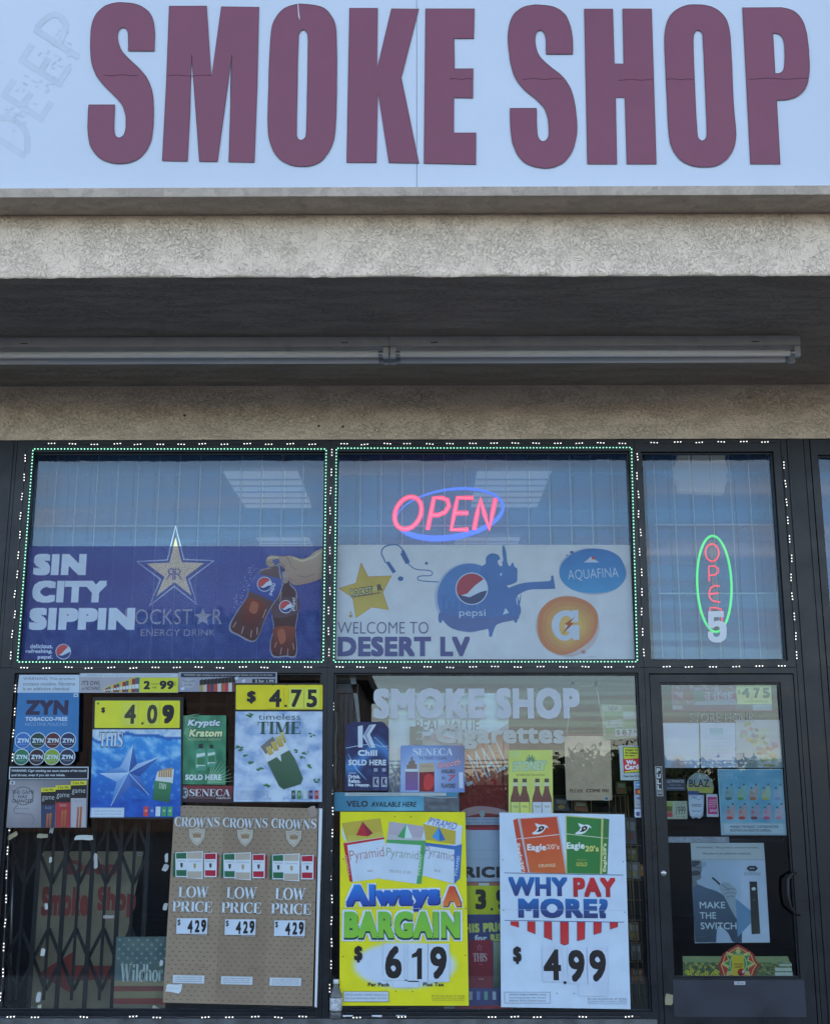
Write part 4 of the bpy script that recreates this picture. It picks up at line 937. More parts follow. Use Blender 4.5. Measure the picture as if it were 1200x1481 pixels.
s.t("Eagle20's", *Ze([(140,365)])[0], *Ze([(345,395)])[0], (225, 215, 225), 0.05, 0, -80); s.t("Eagle20's", *Ze([(712,355)])[0], *Ze([(895,385)])[0], (205, 215, 170), 0.05, 0, 87)
s.l(Ze([(133,472),(924,487)]), .9, (40, 60, 130)); s.l(Ze([(135,789),(930,801)]), .9, (40, 60, 130))
WB = ((20, 95, 185), (34, 46, 110)); WR = ((200, 34, 44), (140, 34, 50))
s.t('WHY', *Ze([(160,500)])[0], *Ze([(556,628)])[0], WB, 0.055, 0, -.3); s.t('PAY', *Ze([(592,503)])[0], *Ze([(876,634)])[0], WR, 0.055, 0, -.3); s.t('MORE?', *Ze([(225,643)])[0], *Ze([(824,775)])[0], WB, 0.06, 0, -.3)
for q in ([(175,795),(230,795),(231,838),(175,820)], [(287,796),(340,797),(341,882),(287,860)], [(397,797),(450,798),(452,922),(398,902)], [(505,798),(562,799),(563,945),(535,957),(507,945)], [(617,799),(672,800),(670,915),(618,927)], [(727,800),(782,801),(780,870),(728,887)], [(835,801),(890,802),(890,832),(838,850)]): 
    s.p(Ze(q), (30, 40, 110)); c_ = Ze(q); mx_ = sum(a for a, b in c_)/len(c_); my_ = sum(b for a, b in c_)/len(c_); s.p([(mx_+(a-mx_)*.90, my_+(b-my_)*.965) for a, b in c_], ((190, 30, 44), (200, 50, 55)))
for q in ((484,1275),(597,1277),(122,385),(128,720),(935,734),(925,398)): s.c(*Ze([q])[0], 0.9, 0.9, (90, 95, 120), 10)
s.l(Ze([(118,716),(940,722)]), .4, (160, 180, 215))
s.box(*Ze([(135,1266)])[0], *Ze([(441,1342)])[0], .55, (90, 105, 140)); s.small(*Ze([(165,1275)])[0], *Ze([(412,1335)])[0], ['SURGEON GENERALS WARNING: Smoking', 'Causes Lung Cancer, Heart Disease,', 'Emphysema, And May Complicate Pregnancy.'], (70, 85, 120))
s.small(*Ze([(690,1305)])[0], *Ze([(948,1352)])[0], ['                EAG05770', '        trademark owners 2022', '2022 All other marks are property of their owners'], (120, 135, 165))
s.t('$', *Ze([(192,962)])[0], *Ze([(248,1080)])[0], BLK, 0.05)
finish(t, s)
D2 = (188, 205, 240)
card(t, s, *Ze([(388,962)])[0], *Ze([(522,1200)])[0], '4', (*Ze([(395,982)])[0], *Ze([(512,1190)])[0]), D2)
card(t, s, *Ze([(556,968)])[0], *Ze([(682,1212)])[0], '9', (*Ze([(560,985)])[0], *Ze([(670,1202)])[0]), D2)
card(t, s, *Ze([(690,968)])[0], *Ze([(822,1212)])[0], '9', (*Ze([(700,985)])[0], *Ze([(812,1200)])[0]), D2)
card(t, s, *Ze([(630,1214)])[0], *Ze([(822,1294)])[0], '', None, D2)
s2 = Sheet(OY-0.005); s2.c(*Ze([(538,1205)])[0], 2.2, 2.2, BLK, 16); s2.t('Per Pack', *Ze([(652,1222)])[0], *Ze([(795,1250)])[0], BLK, 0.02); s2.t('Plus Tax', *Ze([(658,1264)])[0], *Ze([(797,1292)])[0], BLK, 0.02); s2.build(t)

# ---- Crowns cardboard
CB = (124, 120, 114)
t, s = board('cardboard_sign', 'brown cardboard sign printed CROWNS LOW PRICE $4.29 three times over', 'cardboard sign', [(252.5, 1164.5), (460.3, 1169.3), (451.9, 1455.3), (235.8, 1450)], OY, 0.006, CB)
tl, tr, br, bl_ = (252.5, 1164.5), (460.3, 1169.3), (451.9, 1455.3), (235.8, 1450)
def cq(u, v): return ((tl[0]*(1-u)+tr[0]*u)*(1-v)+(bl_[0]*(1-u)+br[0]*u)*v, (tl[1]*(1-u)+tr[1]*u)*(1-v)+(bl_[1]*(1-u)+br[1]*u)*v)
for u0, u1, cc in ((0, .345, (126, 122, 116)), (.345, .675, (118, 114, 108)), (.675, 1, (124, 120, 114))): s.p([cq(u0+.004, .004), cq(u1, .004), cq(u1, .996), cq(u0+.004, .996)], cc, adv=0)
s.k += 1
for j in range(45):
    for i in range(21):
        u, v = (i+0.5+(0.5 if j % 2 else 0))/21.3, (j+.5)/45.3
        x, y = cq(u, v); s.p([(x-1.9, y-.2), (x-.5, y-.9), (x+1.7, y-.4), (x+1.5, y+.7), (x-.4, y+.9)], (92, 88, 84), adv=0)
s.k += 1
for i, (dx, dy) in enumerate(((0, 0), (69.6, 1.5), (139.9, 3.2))):
    s.s('CROWNS', 253+dx, 1181+dy*.8, 318+dx, 1195+dy*.8, (206, 218, 240), -1, -0.12)
    x, y = 285.2+dx, 1196+dy*.8
    s.p([(x-11.3, y+3), (x-5, y+3.5), (x, y), (x+5, y+3.5), (x+11.3, y+3), (x+10.6, y+14), (x+6, y+22), (x, y+27), (x-6, y+22), (x-10.6, y+14)], (176, 178, 182))
    s.p([(x-9.3, y+5), (x-4.5, y+5.3), (x, y+2.2), (x+4.5, y+5.3), (x+9.3, y+5), (x+8.8, y+13.6), (x+5, y+20.6), (x, y+25), (x-5, y+20.6), (x-8.8, y+13.6)], (132, 124, 112)); s.p([(x-8.6, y+5.8), (x-4.2, y+6.1), (x, y+3.2), (x+4.2, y+6.1), (x+8.6, y+5.8), (x+8.1, y+13.4), (x+4.6, y+20), (x, y+24), (x-4.6, y+20), (x-8.1, y+13.4)], (172, 174, 178))
    s.p([(x-7, y+7), (x-3.8, y+11), (x-3, y+6.4), (x-.9, y+10.5), (x, y+5.6), (x+.9, y+10.5), (x+3, y+6.4), (x+3.8, y+11), (x+7, y+7), (x+5.4, y+15.5), (x-5.4, y+15.5)], (122, 112, 96))
    def pk(x0, y0, x1, y1, c_, sd, tilt):
        s.p([(x0, y0+1), (x1, y0), (x1-.5, y1), (x0+.4, y1-tilt)], (205, 216, 238)); h = y1-y0
        s.p([(x0+1, y0+2), (x1-1.5, y0+1.2), (x1-1.7, y0+h*.27), (x0+1.2, y0+h*.27)], c_); s.p([(x0+1.3, y0+h*.72), (x1-1.8, y0+h*.72), (x1-2, y1-1.5), (x0+1.6, y1-1.8)], c_)
        s.p([((x0+x1)/2-2, y0+h*.44), ((x0+x1)/2+2, y0+h*.44), ((x0+x1)/2+1.6, y0+h*.58), ((x0+x1)/2, y0+h*.64), ((x0+x1)/2-1.6, y0+h*.58)], sd)
        s.t('CROWNS', x0+2.5, y0+h*.33, x1-3, y0+h*.39, (110, 120, 150), 0)
    s.p([(251.5+dx, 1234+dy), (255+dx, 1232+dy), (254.4+dx, 1268+dy), (250+dx, 1267+dy)], (20, 84, 66)); pk(254+dx, 1232+dy, 272+dx, 1268.5+dy, (24, 92, 72), (40, 60, 70), 0)
    s.p([(313+dx, 1234+dy), (317+dx, 1236+dy), (316+dx, 1268+dy), (312+dx, 1269+dy)], (120, 16, 44)); pk(295.5+dx, 1233+dy, 314+dx, 1268.5+dy, (148, 20, 54), (60, 50, 70), 0)
    pk(270+dx, 1231+dy, 294+dx, 1271.5+dy, (158, 158, 160), (150, 140, 110), 1.5)
    s.s('LOW', 258.5+dx, 1282+dy*.6, 302.5+dx, 1298+dy*1.05, (206, 220, 244), -1); s.s('PRICE', 249.8+dx*1.02, 1303.5+dy*.9, 307+dx*1.02, 1319+dy*1.05, (206, 220, 244), -1)
    s.r(250.4+dx, 1410.4+dy*1.1, 296+dx, 1422+dy*1.1, (190, 202, 226), -1); s.small(254+dx, 1412+dy*1.1, 292+dx, 1420.8+dy*1.1, ['SURGEON GENERALS WARNING: Smoking', 'By Pregnant Women May Result in Fetal', 'Injury, Premature Birth And Low Birth'], (80, 90, 120))
    s.t('CRN 2022 crowns', 289+dx, 1398+dy*.9, 303+dx, 1399.6+dy*.9, (80, 72, 62), 0)
finish(t, s)
for i, dx in enumerate((0, 69.8, 141)):
    dy = 1.6*i
    o = card(t, s, 255.6+dx, 1328+dy, 300+dx, 1350.5+dy, '', None, (198, 212, 242)); c_ = Sheet(OY-EPS*s.k-0.0007)
    c_.t('$', 257+dx, 1329.5+dy, 261.3+dx, 1339+dy, BLK, 0.02); c_.t('4', 271.5+dx, 1331+dy, 279+dx, 1349.4+dy, BLK, 0.04); c_.t('2', 282+dx, 1330.5+dy, 289+dx, 1348.6+dy, BLK, 0.04); c_.t('9', 291+dx, 1329.8+dy, 298.5+dx, 1348.4+dy, BLK, 0.05)
    c_.r(280+dx, 1351+dy, 299+dx, 1352.8+dy, (150, 155, 170), -1); c_.t('PER PK PLUS TAX', 282+dx, 1351.2+dy, 297+dx, 1352.4+dy, (60, 60, 70))
    for z in c_.build(o): z.name = 'numerals'
eb = MB(); a, b = P(461.5, 1169, OY), P(455, 1456, OY); c, d = P(466.3, 1169.5, OY), P(458.3, 1457, OY)
eb.prism([(a.x, a.z), (c.x, c.z), (d.x, d.z), (b.x, b.z)], OY-0.004, OY+0.004); eb.build('edge_strip', mat('white_plastic', (0.62, 0.70, 0.78), 0.4), t)
def scrap(x0, y0, x1, y1, rot, Y, label, col=(195, 208, 225), seed=0):
    sh = Sheet(Y); X0, X1, Z0, Z1 = sh.rw(x0, y0, x1, y1); cx, cz = (X0+X1)/2, (Z0+Z1)/2; rr_ = random.Random(seed+int(x0*7+y0)); pts = []
    for i in range(10):
        f = i/10*4; k = int(f); g = f-k; C = [(-.5,-.5),(.5,-.5),(.5,.5),(-.5,.5)]; a, b = C[k], C[(k+1) % 4]
        u, v = a[0]+(b[0]-a[0])*g, a[1]+(b[1]-a[1])*g; u += rr_.uniform(-.06, .06); v += rr_.uniform(-.09, .09)
        dx, dz = u*(X1-X0), v*(Z1-Z0); pts.append((cx+dx*math.cos(R(rot))-dz*math.sin(R(rot)), cz+dx*math.sin(R(rot))+dz*math.cos(R(rot))))
    m = MB(); m.prism(pts, Y, Y+0.0006); o = m.build('paper_scrap', PRINT); at = o.data.color_attributes.new('Ink', 'FLOAT_COLOR', 'POINT'); at.data.foreach_set('color', [*sh.cv(col), 1.0]*len(o.data.vertices))
    # one lifted corner
    for v_ in o.data.vertices:
        if abs(v_.co.x-pts[2][0]) < 0.01: v_.co.y -= 0.004
    bm_0 = Sheet(Y-0.0001); bm_0.l([(x0+(x1-x0)*.2, y0+(y1-y0)*.45), (x0+(x1-x0)*.8, y0+(y1-y0)*.55)], .5, (150, 162, 180)); 
    for z in bm_0.build(o): z.name = 'crease'
    tag(o, label, 'tape scrap', 'scraps of tape and paper left on the front glass'); return o
scrap(239.4, 1423, 263, 1435.5, -2, OY-0.003, 'crumpled clear tape on the bottom left corner of the brown cardboard sign', (200, 212, 232))
scrap(446, 1166, 458, 1181, 20, OY-0.003, 'grey tape over the top right corner of the brown cardboard sign', (128, 128, 132))

# ---- 4.75 sign
t, s = board('price_sign', 'pale blue timeless TIME price sign with yellow $4.75 header', 'price sign', [(340, 988), (468, 988), (467.3, 1161.5), (337, 1161.5)], OY, 0.005, (24, 28, 34))
Zb = lambda pts: Z2(pts, 4.8, 230, 960)
def rrect(s, q, col, r_=1.6):
    pts = round_corners(q, r_, 3); s.p(pts, col)
rrect(s, [(341.5, 990.6), (466.6, 990.6), (466.4, 1026.2), (341.3, 1026.2)], (228, 214, 26))
def ice(u, v):
    a = fbm(u*5, v*7, 2.0, 5); b = fbm(u*14, v*16, 7.0, 3); c = mixc((128, 170, 225), (190, 214, 246), .5+a*.9+b*.3); return mixc(c, (104, 150, 212), max(0, -a-.1)*1.2)
s.g([(341, 1029), (466.4, 1029), (465.6, 1159.5), (338, 1159.5)], ice, 60, 62)
rl = random.Random(2)
def leaf(x, y, r_, rot):
    s.p([(x+r_*math.cos(R(rot+a))*q, y+r_*.6*math.sin(R(rot+a))*q) for a, q in ((0,1),(50,.75),(100,.6),(180,1),(230,.65),(310,.7))], ((64, 120, 88), (40, 92, 70)))
for (x, y) in ((620,360),(1060,495),(560,590),(595,635),(632,690),(700,735),(965,605),(1018,620),(750,845),(1095,810),(1045,712),(645,352),(545,580),(1000,650)):
    q = Zb([(x, y)])[0]
    for k in range(4): leaf(q[0]+rl.uniform(-3.4, 3.4), q[1]+rl.uniform(-2.4, 2.4), rl.uniform(2, 4.2), rl.uniform(0, 180))
s.t('timeless', 374, 1032.3, 434.5, 1041, (52, 72, 84), -0.01); s.s('TIME', 373, 1044, 435, 1061.3, (44, 80, 78))
s.p(Zb([(705,578),(748,682),(905,598),(866,520),(840,545),(770,600)]), (205, 216, 236)); s.p(Zb([(705,575),(792,505),(822,560),(742,630)]), (96, 104, 118))
for k in range(7):
    x, y = 742+k*17, 600-k*14+ (k % 2)*10; e = 50+8*k
    s.p(Zb([(x, y-e*.4), (x+15, y-e*.45), (x+40, y+30), (x+24, y+38)]), ((204, 184, 96), (168, 138, 72)))
s.p(Zb([(720,620),(905,545),(915,600),(755,682)])[:0] or Zb([(738,655),(890,568),(905,598),(750,684)]), (208, 218, 238))
s.p(Zb([(752,684),(905,600),(945,660),(1000,795),(985,835),(865,872),(835,850),(800,780)]), ((60, 98, 86), (40, 76, 66))); s.p(Zb([(815,645),(845,632),(850,680)]), (208, 218, 238))
for i, c_ in enumerate(((38, 70, 70), (60, 130, 84), (170, 200, 220), (50, 50, 110), (150, 44, 60))):
    x = 920+i*40; s.p(Zb([(x, 880), (x+26, 878), (x+28, 938), (x+2, 940)]), c_); s.p(Zb([(x+5, 895), (x+24, 894), (x+25, 915), (x+6, 916)]), mixc(c_, (200, 210, 225), .4))
s.box(*Zb([(535,882)])[0], *Zb([(757,940)])[0], .5, (110, 140, 190)); s.small(*Zb([(548,890)])[0], *Zb([(745,932)])[0], ['SURGEON GENERALS WARNING: Smoking', 'Causes Lung Cancer, Heart Disease', 'Emphysema, And May Complicate'], (110, 140, 190))
s.t('$', *Zb([(612,188)])[0], *Zb([(673,276)])[0], BLK, 0.04); s.c(*Zb([(880,292)])[0], 1.8, 1.8, BLK, 12)
for q in ((792,147),(884,147),(772,936),(866,937),(1100,585)): s.c(*Zb([q])[0], .8, .8, (30, 40, 50), 8)
finish(t, s)
card(t, s, *Zb([(752,165)])[0], *Zb([(862,310)])[0], '4', (*Zb([(764,178)])[0], *Zb([(851,302)])[0]), (226, 212, 34))
card(t, s, *Zb([(902,165)])[0], *Zb([(1005,312)])[0], '7', (*Zb([(915,178)])[0], *Zb([(990,302)])[0]), (220, 222, 84))
card(t, s, *Zb([(1008,165)])[0], *Zb([(1115,312)])[0], '5', (*Zb([(1025,178)])[0], *Zb([(1098,303)])[0]), (220, 222, 84))

# ---- 4.09 sign
t, s = board('price_sign', 'deep blue water and star price sign with yellow $4.09 header', 'price sign', [(134.5, 1008.5), (265.5, 1008.5), (264, 1185.5), (130, 1183.5)], OY, 0.005, (22, 26, 32))
rrect(s, [(138, 1013.3), (260.6, 1013.3), (260, 1052.8), (137, 1052.8)], (220, 220, 54))
tl4 = [(134.5, 1055), (262, 1055), (261.5, 1182), (130.5, 1181.5)]
def water(u, v):
    a = fbm(u*6+v*3, v*9-u*4, 1.0, 5); b = fbm(u*16, v*16, 5.0, 3)
    base = mixc((44, 140, 232), (14, 76, 186), v*1.15); 
    line = 0.07+0.03*math.sin(u*7+1)+0.05*fbm(u*4, 0.5, 0, 2)
    if v < line: return mixc((190, 215, 242), (110, 170, 230), .3+b)
    if v < line+.035: return (30, 92, 190)
    if v < .55: base = mixc(base, (120, 190, 248), max(0, a*1.2+(.35-v)*.9))
    return mixc(base, (120, 185, 245), max(0, b*.8-.1)) if v < .8 else mixc((14, 62, 170), (24, 84, 196), .5+a)
s.g(tl4, water, 64, 66)
cx, cy = 185.8, 1117.7
tips = [(192.7, 1077), (231, 1094.5), (215.6, 1149.6), (160.5, 1166), (145, 1118.8)]
inn = [(198.6, 1105), (202, 1123), (190, 1137), (169, 1131), (174, 1109)]
for i in range(5):
    s.p([tips[i], inn[i], (cx, cy)], ((48, 100, 190), (26, 66, 152)) if i in (0, 1, 2) else ((104, 158, 226), (50, 108, 196))); s.p([tips[i], inn[i-1], (cx, cy)], ((160, 202, 245), (96, 150, 222)) if i in (0, 1, 4) else ((64, 110, 196), (40, 80, 170)))
    s.l([tips[i], (cx, cy)], .6, (196, 224, 250), adv=0)
s.k += 1
s.p([(217, 1074), (222, 1070), (262, 1062), (262, 1084), (231, 1094)], (96, 170, 240)) if False else None
s.s('THIS', 143.5, 1058.5, 179.3, 1081, (30, 40, 70)); s.s('THIS', 144.3, 1059.3, 178.3, 1080.2, (205, 218, 240))
s.p([(228, 1116), (252, 1112), (250, 1133), (224, 1131)], (206, 214, 226))
for k in range(6): s.p([(230+k*3.3, 1115-k*.9), (232.6+k*3.3, 1112.6-k*.6), (232+k*3.3, 1124), (229.6+k*3.3, 1124)], ((190, 150, 96), (160, 120, 76)))
s.p([(224, 1129), (248.5, 1132), (245, 1161), (221, 1156.5)], ((52, 120, 92), (30, 88, 66))); s.s('THIS', 230, 1133, 241, 1141, (190, 215, 205), -6)
for i, c_ in enumerate(((200, 60, 70), (40, 90, 190), (190, 215, 240), (50, 140, 100), (60, 150, 110))): s.r(208+i*8.7, 1166.5, 215+i*8.7, 1180.5, c_); s.r(210+i*8.7, 1171, 213+i*8.7, 1174, mixc(c_, (220, 230, 240), .5))
s.r(131.7, 1168.2, 180, 1182, (185, 210, 240)); s.box(133, 1169.4, 179, 1181, .45, (110, 140, 190)); s.small(136, 1171, 176, 1179.6, ['SURGEON GENERALS WARNING: Smoking', 'Causes Lung Cancer, Heart Disease'], (100, 130, 180))
s.t('$', 147, 1023, 152.6, 1031.5, BLK, 0.04); s.r(205, 1044.6, 208, 1047.8, (70, 74, 50))
s.c(142.5, 1017.5, 1.6, 1.6, (60, 120, 60), 10)
finish(t, s)
card(t, s, 177, 1016, 200, 1049.5, '4', (180.4, 1019, 197, 1046.9), (214, 218, 84), (50, 54, 44))
card(t, s, 210.5, 1016, 230.5, 1049.5, '0', (213, 1019, 228, 1046.9), (216, 218, 78), (50, 54, 44))
card(t, s, 232, 1016, 254.5, 1049.5, '9', (234.7, 1019, 252.2, 1046.9), (224, 220, 40), BLK, 0.06)

# ---- pouch poster
t, s = board('poster', 'blue nicotine pouch poster with eight round flavour tins and a white warning header', 'poster', [(28.5, 976), (115.5, 976), (113.5, 1087), (19.5, 1087)], -0.016, 0.001, (42, 108, 184))
s.p([(28.3, 976), (115.5, 976), (115.2, 1001.8), (25.4, 1001.8)], (176, 202, 236)); s.small(34, 978.5, 109, 999.5, ['WARNING: This product', 'contains nicotine. Nicotine', 'is an addictive chemical'], (84, 100, 128), 0.005)
s.r(107, 1003, 113, 1008, (185, 205, 235)); s.r(108.5, 1004.4, 111.5, 1006.6, (60, 80, 110))
s.t('ZYN', 37.5, 1012.5, 99.3, 1034, (36, 38, 78), 0.06); s.t('TOBACCO-FREE', 37, 1036.8, 98, 1042.8, (176, 205, 240), 0.05); s.t('NICOTINE POUCHES', 37, 1045, 98, 1050, (120, 165, 220), 0)
finish(t, s)
for i, (c_, x, y) in enumerate(zip(((52,120,205),(20,66,60),(92,26,36),(26,40,92),(34,128,90),(52,26,34),(140,180,62),(34,44,76)), (33.8,55.2,77,99,31.7,53.8,75.8,97.7), (1071,)*4+(1094.8,)*4)):
    q = P(x, y, -0.0165); b = MB(); b.lathe([(0.0475, 0.0), (0.0475, -0.003), (0.043, -0.0032)], q, 28, 0, axis='y'); b.lathe([(0.043, -0.0032), (0.0001, -0.0032)], q, 28, 1, axis='y')
    o = b.build('round_tin', [mat('tin_rim', (0.50, 0.64, 0.80), 0.5), mat('tin_%d' % i, tuple(v*.75+.003 for v in lin(c_)), 0.5)], t)
    ts = Sheet(-0.0200); ts.t('ZYN', x-8.2, y-3.2, x+8.4, y+3.2, (196, 215, 240), 0.05); ts.t('mint flavour', x-5.5, y+4.4, x+6, y+6, (150, 175, 205))
    for z in ts.build(o): z.name = 'lettering'

# ---- cigar poster
t, s = board('poster', 'black bordered cigar warning strip over the first window edge', 'poster', [(14, 1109), (128.7, 1109), (128.3, 1127), (13.2, 1127)], -0.0225, 0.001, (185, 202, 228))
s.p([(15.4, 1110.3), (127.4, 1110.3), (127, 1125.8), (14.7, 1125.8)], (20, 26, 44)); s.small(17, 1112, 125.5, 1124.6, ['WARNING: Cigar smoking can cause cancers of the mouth', 'and throat, even if you do not inhale.'], (196, 210, 232), 0.02); finish(t, s)
t['label'] = 'black warning strip with white border hanging below the round tins'
t, s = board('poster', 'grey THE GAME HAS CHANGED cigar poster with three coloured packs', 'poster', [(14.6, 1128), (128.2, 1128), (126, 1197), (9.5, 1197)], -0.0165, 0.001, (112, 124, 146))
s.g([(14.6, 1128), (128.2, 1128), (126, 1197), (9.5, 1197)], lambda u, v: mixc((90, 102, 124), (140, 154, 178), math.exp(-((u-.2)**2*9+(v-.45)**2*5))), 20, 14)
for r_ in (15, 14.4, 13.8): s.l([(34+r_*math.cos(a/20*6.283), 1151+r_*.9*math.sin(a/20*6.283)) for a in range(20)], .5, (84, 92, 110), closed=True)
s.l([(26,1164),(20,1171),(22,1176),(46,1178),(50,1184),(48,1192)], 1.6, (98, 108, 128))
s.t('THE GAME', 17.5, 1143, 50, 1148.5, (30, 34, 50), 0.0); s.t('HAS', 27, 1149.8, 39.8, 1154.6, (30, 34, 50), 0.01); s.t('CHANGED', 17.6, 1155.8, 48.4, 1161, (30, 34, 50), 0.01); s.t('natural leaf', 22, 1168, 42, 1170.3, (84, 92, 108)); s.small(21, 1175, 48, 1190, ['limited offer', 'two cigars', 'ninety nine'], (118, 128, 148))
s.r(14.5, 1129.8, 22.3, 1134.6, (176, 190, 210)); s.c(18.5, 1132.2, 1.6, 1.6, (60, 80, 100), 10)
for (x0, x1, y0, c_, cg) in ((60, 81, 1139.5, (36, 52, 92), 1175.5), (81, 103, 1136, (140, 44, 58), 1171), (103, 126, 1129.8, (150, 160, 186), 1166)):
    s.p([(x0, y0), (x1, y0-.8), (x1-.4, y0+5.4), (x0, y0+6.2)], (208, 200, 52)); s.t('2 for 99c', x0+3, y0+1.2, x1-3, y0+4.4, (60, 60, 30), 0.02)
    s.p([(x0, y0+6.2), (x1, y0+5.4), (x1-.5, y0+24.5), (x0, y0+24.5)], (24, 24, 32)); s.t('game', x0+1.5, y0+12, x1-2, y0+19.5, (190, 198, 215), -0.01)
    s.p([(x0, y0+24.5), (x1-.5, y0+24.5), (x1-1.4, 1196.6), (x0, 1196.6)], c_); s.t('BLUE' if x0 == 60 else 'RED SWEETS' if x0 == 81 else 'SILVER', x0+6, y0+27, x1-6, y0+30.5, (190, 150, 160) if x0 == 81 else (110, 130, 170))
    for k in (-3, 1.2): s.r((x0+x1)/2+k, cg+abs(k)*.4, (x0+x1)/2+k+3, 1196.4, ((150, 96, 66), (120, 70, 50)))
finish(t, s)

# ---- header strips
t, s = board('poster', "narrow banner strip reading IT'S OWL with a yellow 2 for 99 cents panel", 'poster', [(115.8, 973.5), (258.6, 973.5), (258.2, 1002), (115.6, 1002)], -0.0165, 0.001, (150, 160, 186))
s.r(116.9, 974.3, 257, 979, (180, 198, 226)); s.t('WARNING: Cigar smoking can cause cancers of the mouth and throat, even if you do not inhale.', 126, 975.6, 248, 977.8, (90, 100, 120))
s.t("IT'S OWL", 119, 984.6, 145.6, 991, (34, 38, 56), 0.01); s.t('or NOTHING!', 119, 993, 145.2, 998, (50, 54, 72), 0.01)
for k in range(12):
    x0 = 150+k**1.12*3.1; h = 5+k*1.45; w_ = 2.6+k*.32
    s.r(x0, 1001-h, x0+w_, 1001, ((200, 170, 90), (170, 120, 60))[:1][0] if k % 3 == 0 else ((190, 200, 215), (130, 40, 50), (60, 90, 110))[k % 3]); s.r(x0, 1001-h-1.2, x0+w_, 1001-h+.2, (190, 180, 60)); s.r(x0+.4, 1001-h*.55, x0+w_-.4, 1001-h*.25, (205, 212, 225))
s.r(202.3, 980, 258, 1001.4, (204, 208, 62)); s.t('2', 208, 984.8, 217.6, 997, BLK, 0.05); s.t('99', 231, 984.5, 251.8, 997, BLK, 0.05); s.t('c', 252.4, 987, 255, 991.5, BLK); s.t('CIGARS', 219, 988.2, 229.5, 990.6, (80, 80, 40)); s.t('FOR', 221, 993, 227, 995.8, (80, 80, 40), .02); finish(t, s)
t, s = board('poster', 'narrow banner strip of coloured cigar packs, half hidden by the $4.75 sign', 'poster', [(258.8, 972), (401, 972), (401, 1000.5), (258.6, 1000.5)], -0.0160, 0.001, (128, 144, 178))
s.r(262, 973.5, 398.5, 979.3, (22, 30, 52)); s.t('WARNING: Cigar smoking can cause lung cancer and heart disease, even if you do not inhale.', 266, 975, 395, 977.8, (180, 190, 210), 0.01)
s.c(272.5, 988.5, 9, 7, (150, 166, 190)); s.t('THE GAME', 265, 984, 281, 987.2, (60, 80, 110), .01); s.t('IS HERE', 267, 989, 279, 991.8, (60, 80, 110), .01)
for k in range(10):
    x0 = 289+k*5.2; s.p([(x0, 986-k*.5), (x0+5, 984.5-k*.35), (x0+5, 1000.3), (x0, 1000.3)], ((150, 140, 90), (170, 178, 190), (120, 40, 60), (60, 60, 80), (185, 60, 60), (190, 196, 210), (150, 90, 70), (170, 50, 70), (190, 195, 205), (90, 50, 60))[k]); s.p([(x0, 984-k*.5), (x0+5, 982-k*.35), (x0+5, 990-k*.35), (x0, 991.5-k*.5)], (24, 24, 30))
s.r(365, 982, 398, 987.5, (24, 26, 40)); s.t('2 for 1.99', 369, 983, 396, 987, (185, 196, 215), .02)
for q in ((262, 999), (340, 984), (350, 988)): s.r(q[0], q[1]-5, q[0]+5, q[1]-1, (190, 205, 235), 20)
finish(t, s)

# ---- leaf drink poster and strip below it
t, s = board('poster', 'green drink poster with two bottles and SOLD HERE lettering', 'poster', [(265.4, 1034.6), (327.4, 1034.6), (326.4, 1135), (263, 1134.4)], -0.0165, 0.001, (42, 112, 92))
s.g([(265.4, 1034.6), (327.4, 1034.6), (326.4, 1135), (263, 1134.4)], lambda u, v: mixc((28, 92, 76), (62, 142, 118), .5+.8*fbm(u*3, v*3, 4, 3)), 18, 26)
def frond(x, y, a0, a1, n, L_, col):
    for k in range(n):
        a = R(a0+(a1-a0)*k/(n-1)); s.l([(x, y), (x+L_*.5*math.cos(a), y-L_*.5*math.sin(a)), (x+L_*math.cos(a), y-L_*math.sin(a))], [.3, 1.3, .2], col, adv=0)
    s.k += 1
frond(300, 1133, 5, 75, 9, 38, (110, 172, 150)); frond(266, 1060, -50, 60, 7, 16, (90, 160, 136)); frond(268, 1036, -80, 10, 6, 22, (100, 150, 130))
s.t('Kryptic', 271.3, 1040, 319.5, 1053.4, (20, 40, 50), 0.10, 0.2); s.t('Kryptic', 272, 1040.6, 318.5, 1052.6, (200, 218, 236), 0.05, 0.2); s.t('Kratom', 273.4, 1053.8, 323, 1066.4, (20, 40, 50), 0.10, 0.2); s.t('Kratom', 274.2, 1054.6, 322, 1065.6, (212, 222, 176), 0.05, 0.2); s.t('KRATOM EXTRACT DRINK SHOT', 272, 1067.8, 320.5, 1071, (140, 170, 140), .01)
for x0, y0, k in ((283, 1076, 1), (299.6, 1077, .84)):
    w_, h = 15*k, 38*k; s.sm([(x0+w_*.3, y0+h*.18), (x0+w_*.7, y0+h*.18), (x0+w_*.98, y0+h*.32), (x0+w_, y0+h*.95), (x0+w_*.5, y0+h), (x0, y0+h*.95), (x0+w_*.02, y0+h*.32)], (60, 140, 128)); s.r(x0+w_*.3, y0, x0+w_*.72, y0+h*.17, (30, 34, 50)); s.r(x0+w_*.1, y0+h*.36, x0+w_*.25, y0+h*.9, (140, 205, 195)); s.r(x0+w_*.1, y0+h*.36, x0+w_*.92, y0+h*.48, (190, 214, 216), 12); s.r(x0+w_*.12, y0+h*.52, x0+w_*.9, y0+h*.78, (44, 112, 84)); s.r(x0+w_*.1, y0+h*.8, x0+w_*.92, y0+h*.84, (190, 214, 216))
s.t('SOLD HERE', 268.4, 1120, 320.5, 1128.2, (206, 220, 235), .05); finish(t, s)
t, s = board('poster', 'dark maroon strip reading SENECA with a round emblem, under the green drink poster', 'poster', [(261.3, 1135.8), (337.2, 1136.5), (337, 1161), (260.6, 1160.2)], -0.0158, 0.001, (66, 34, 48))
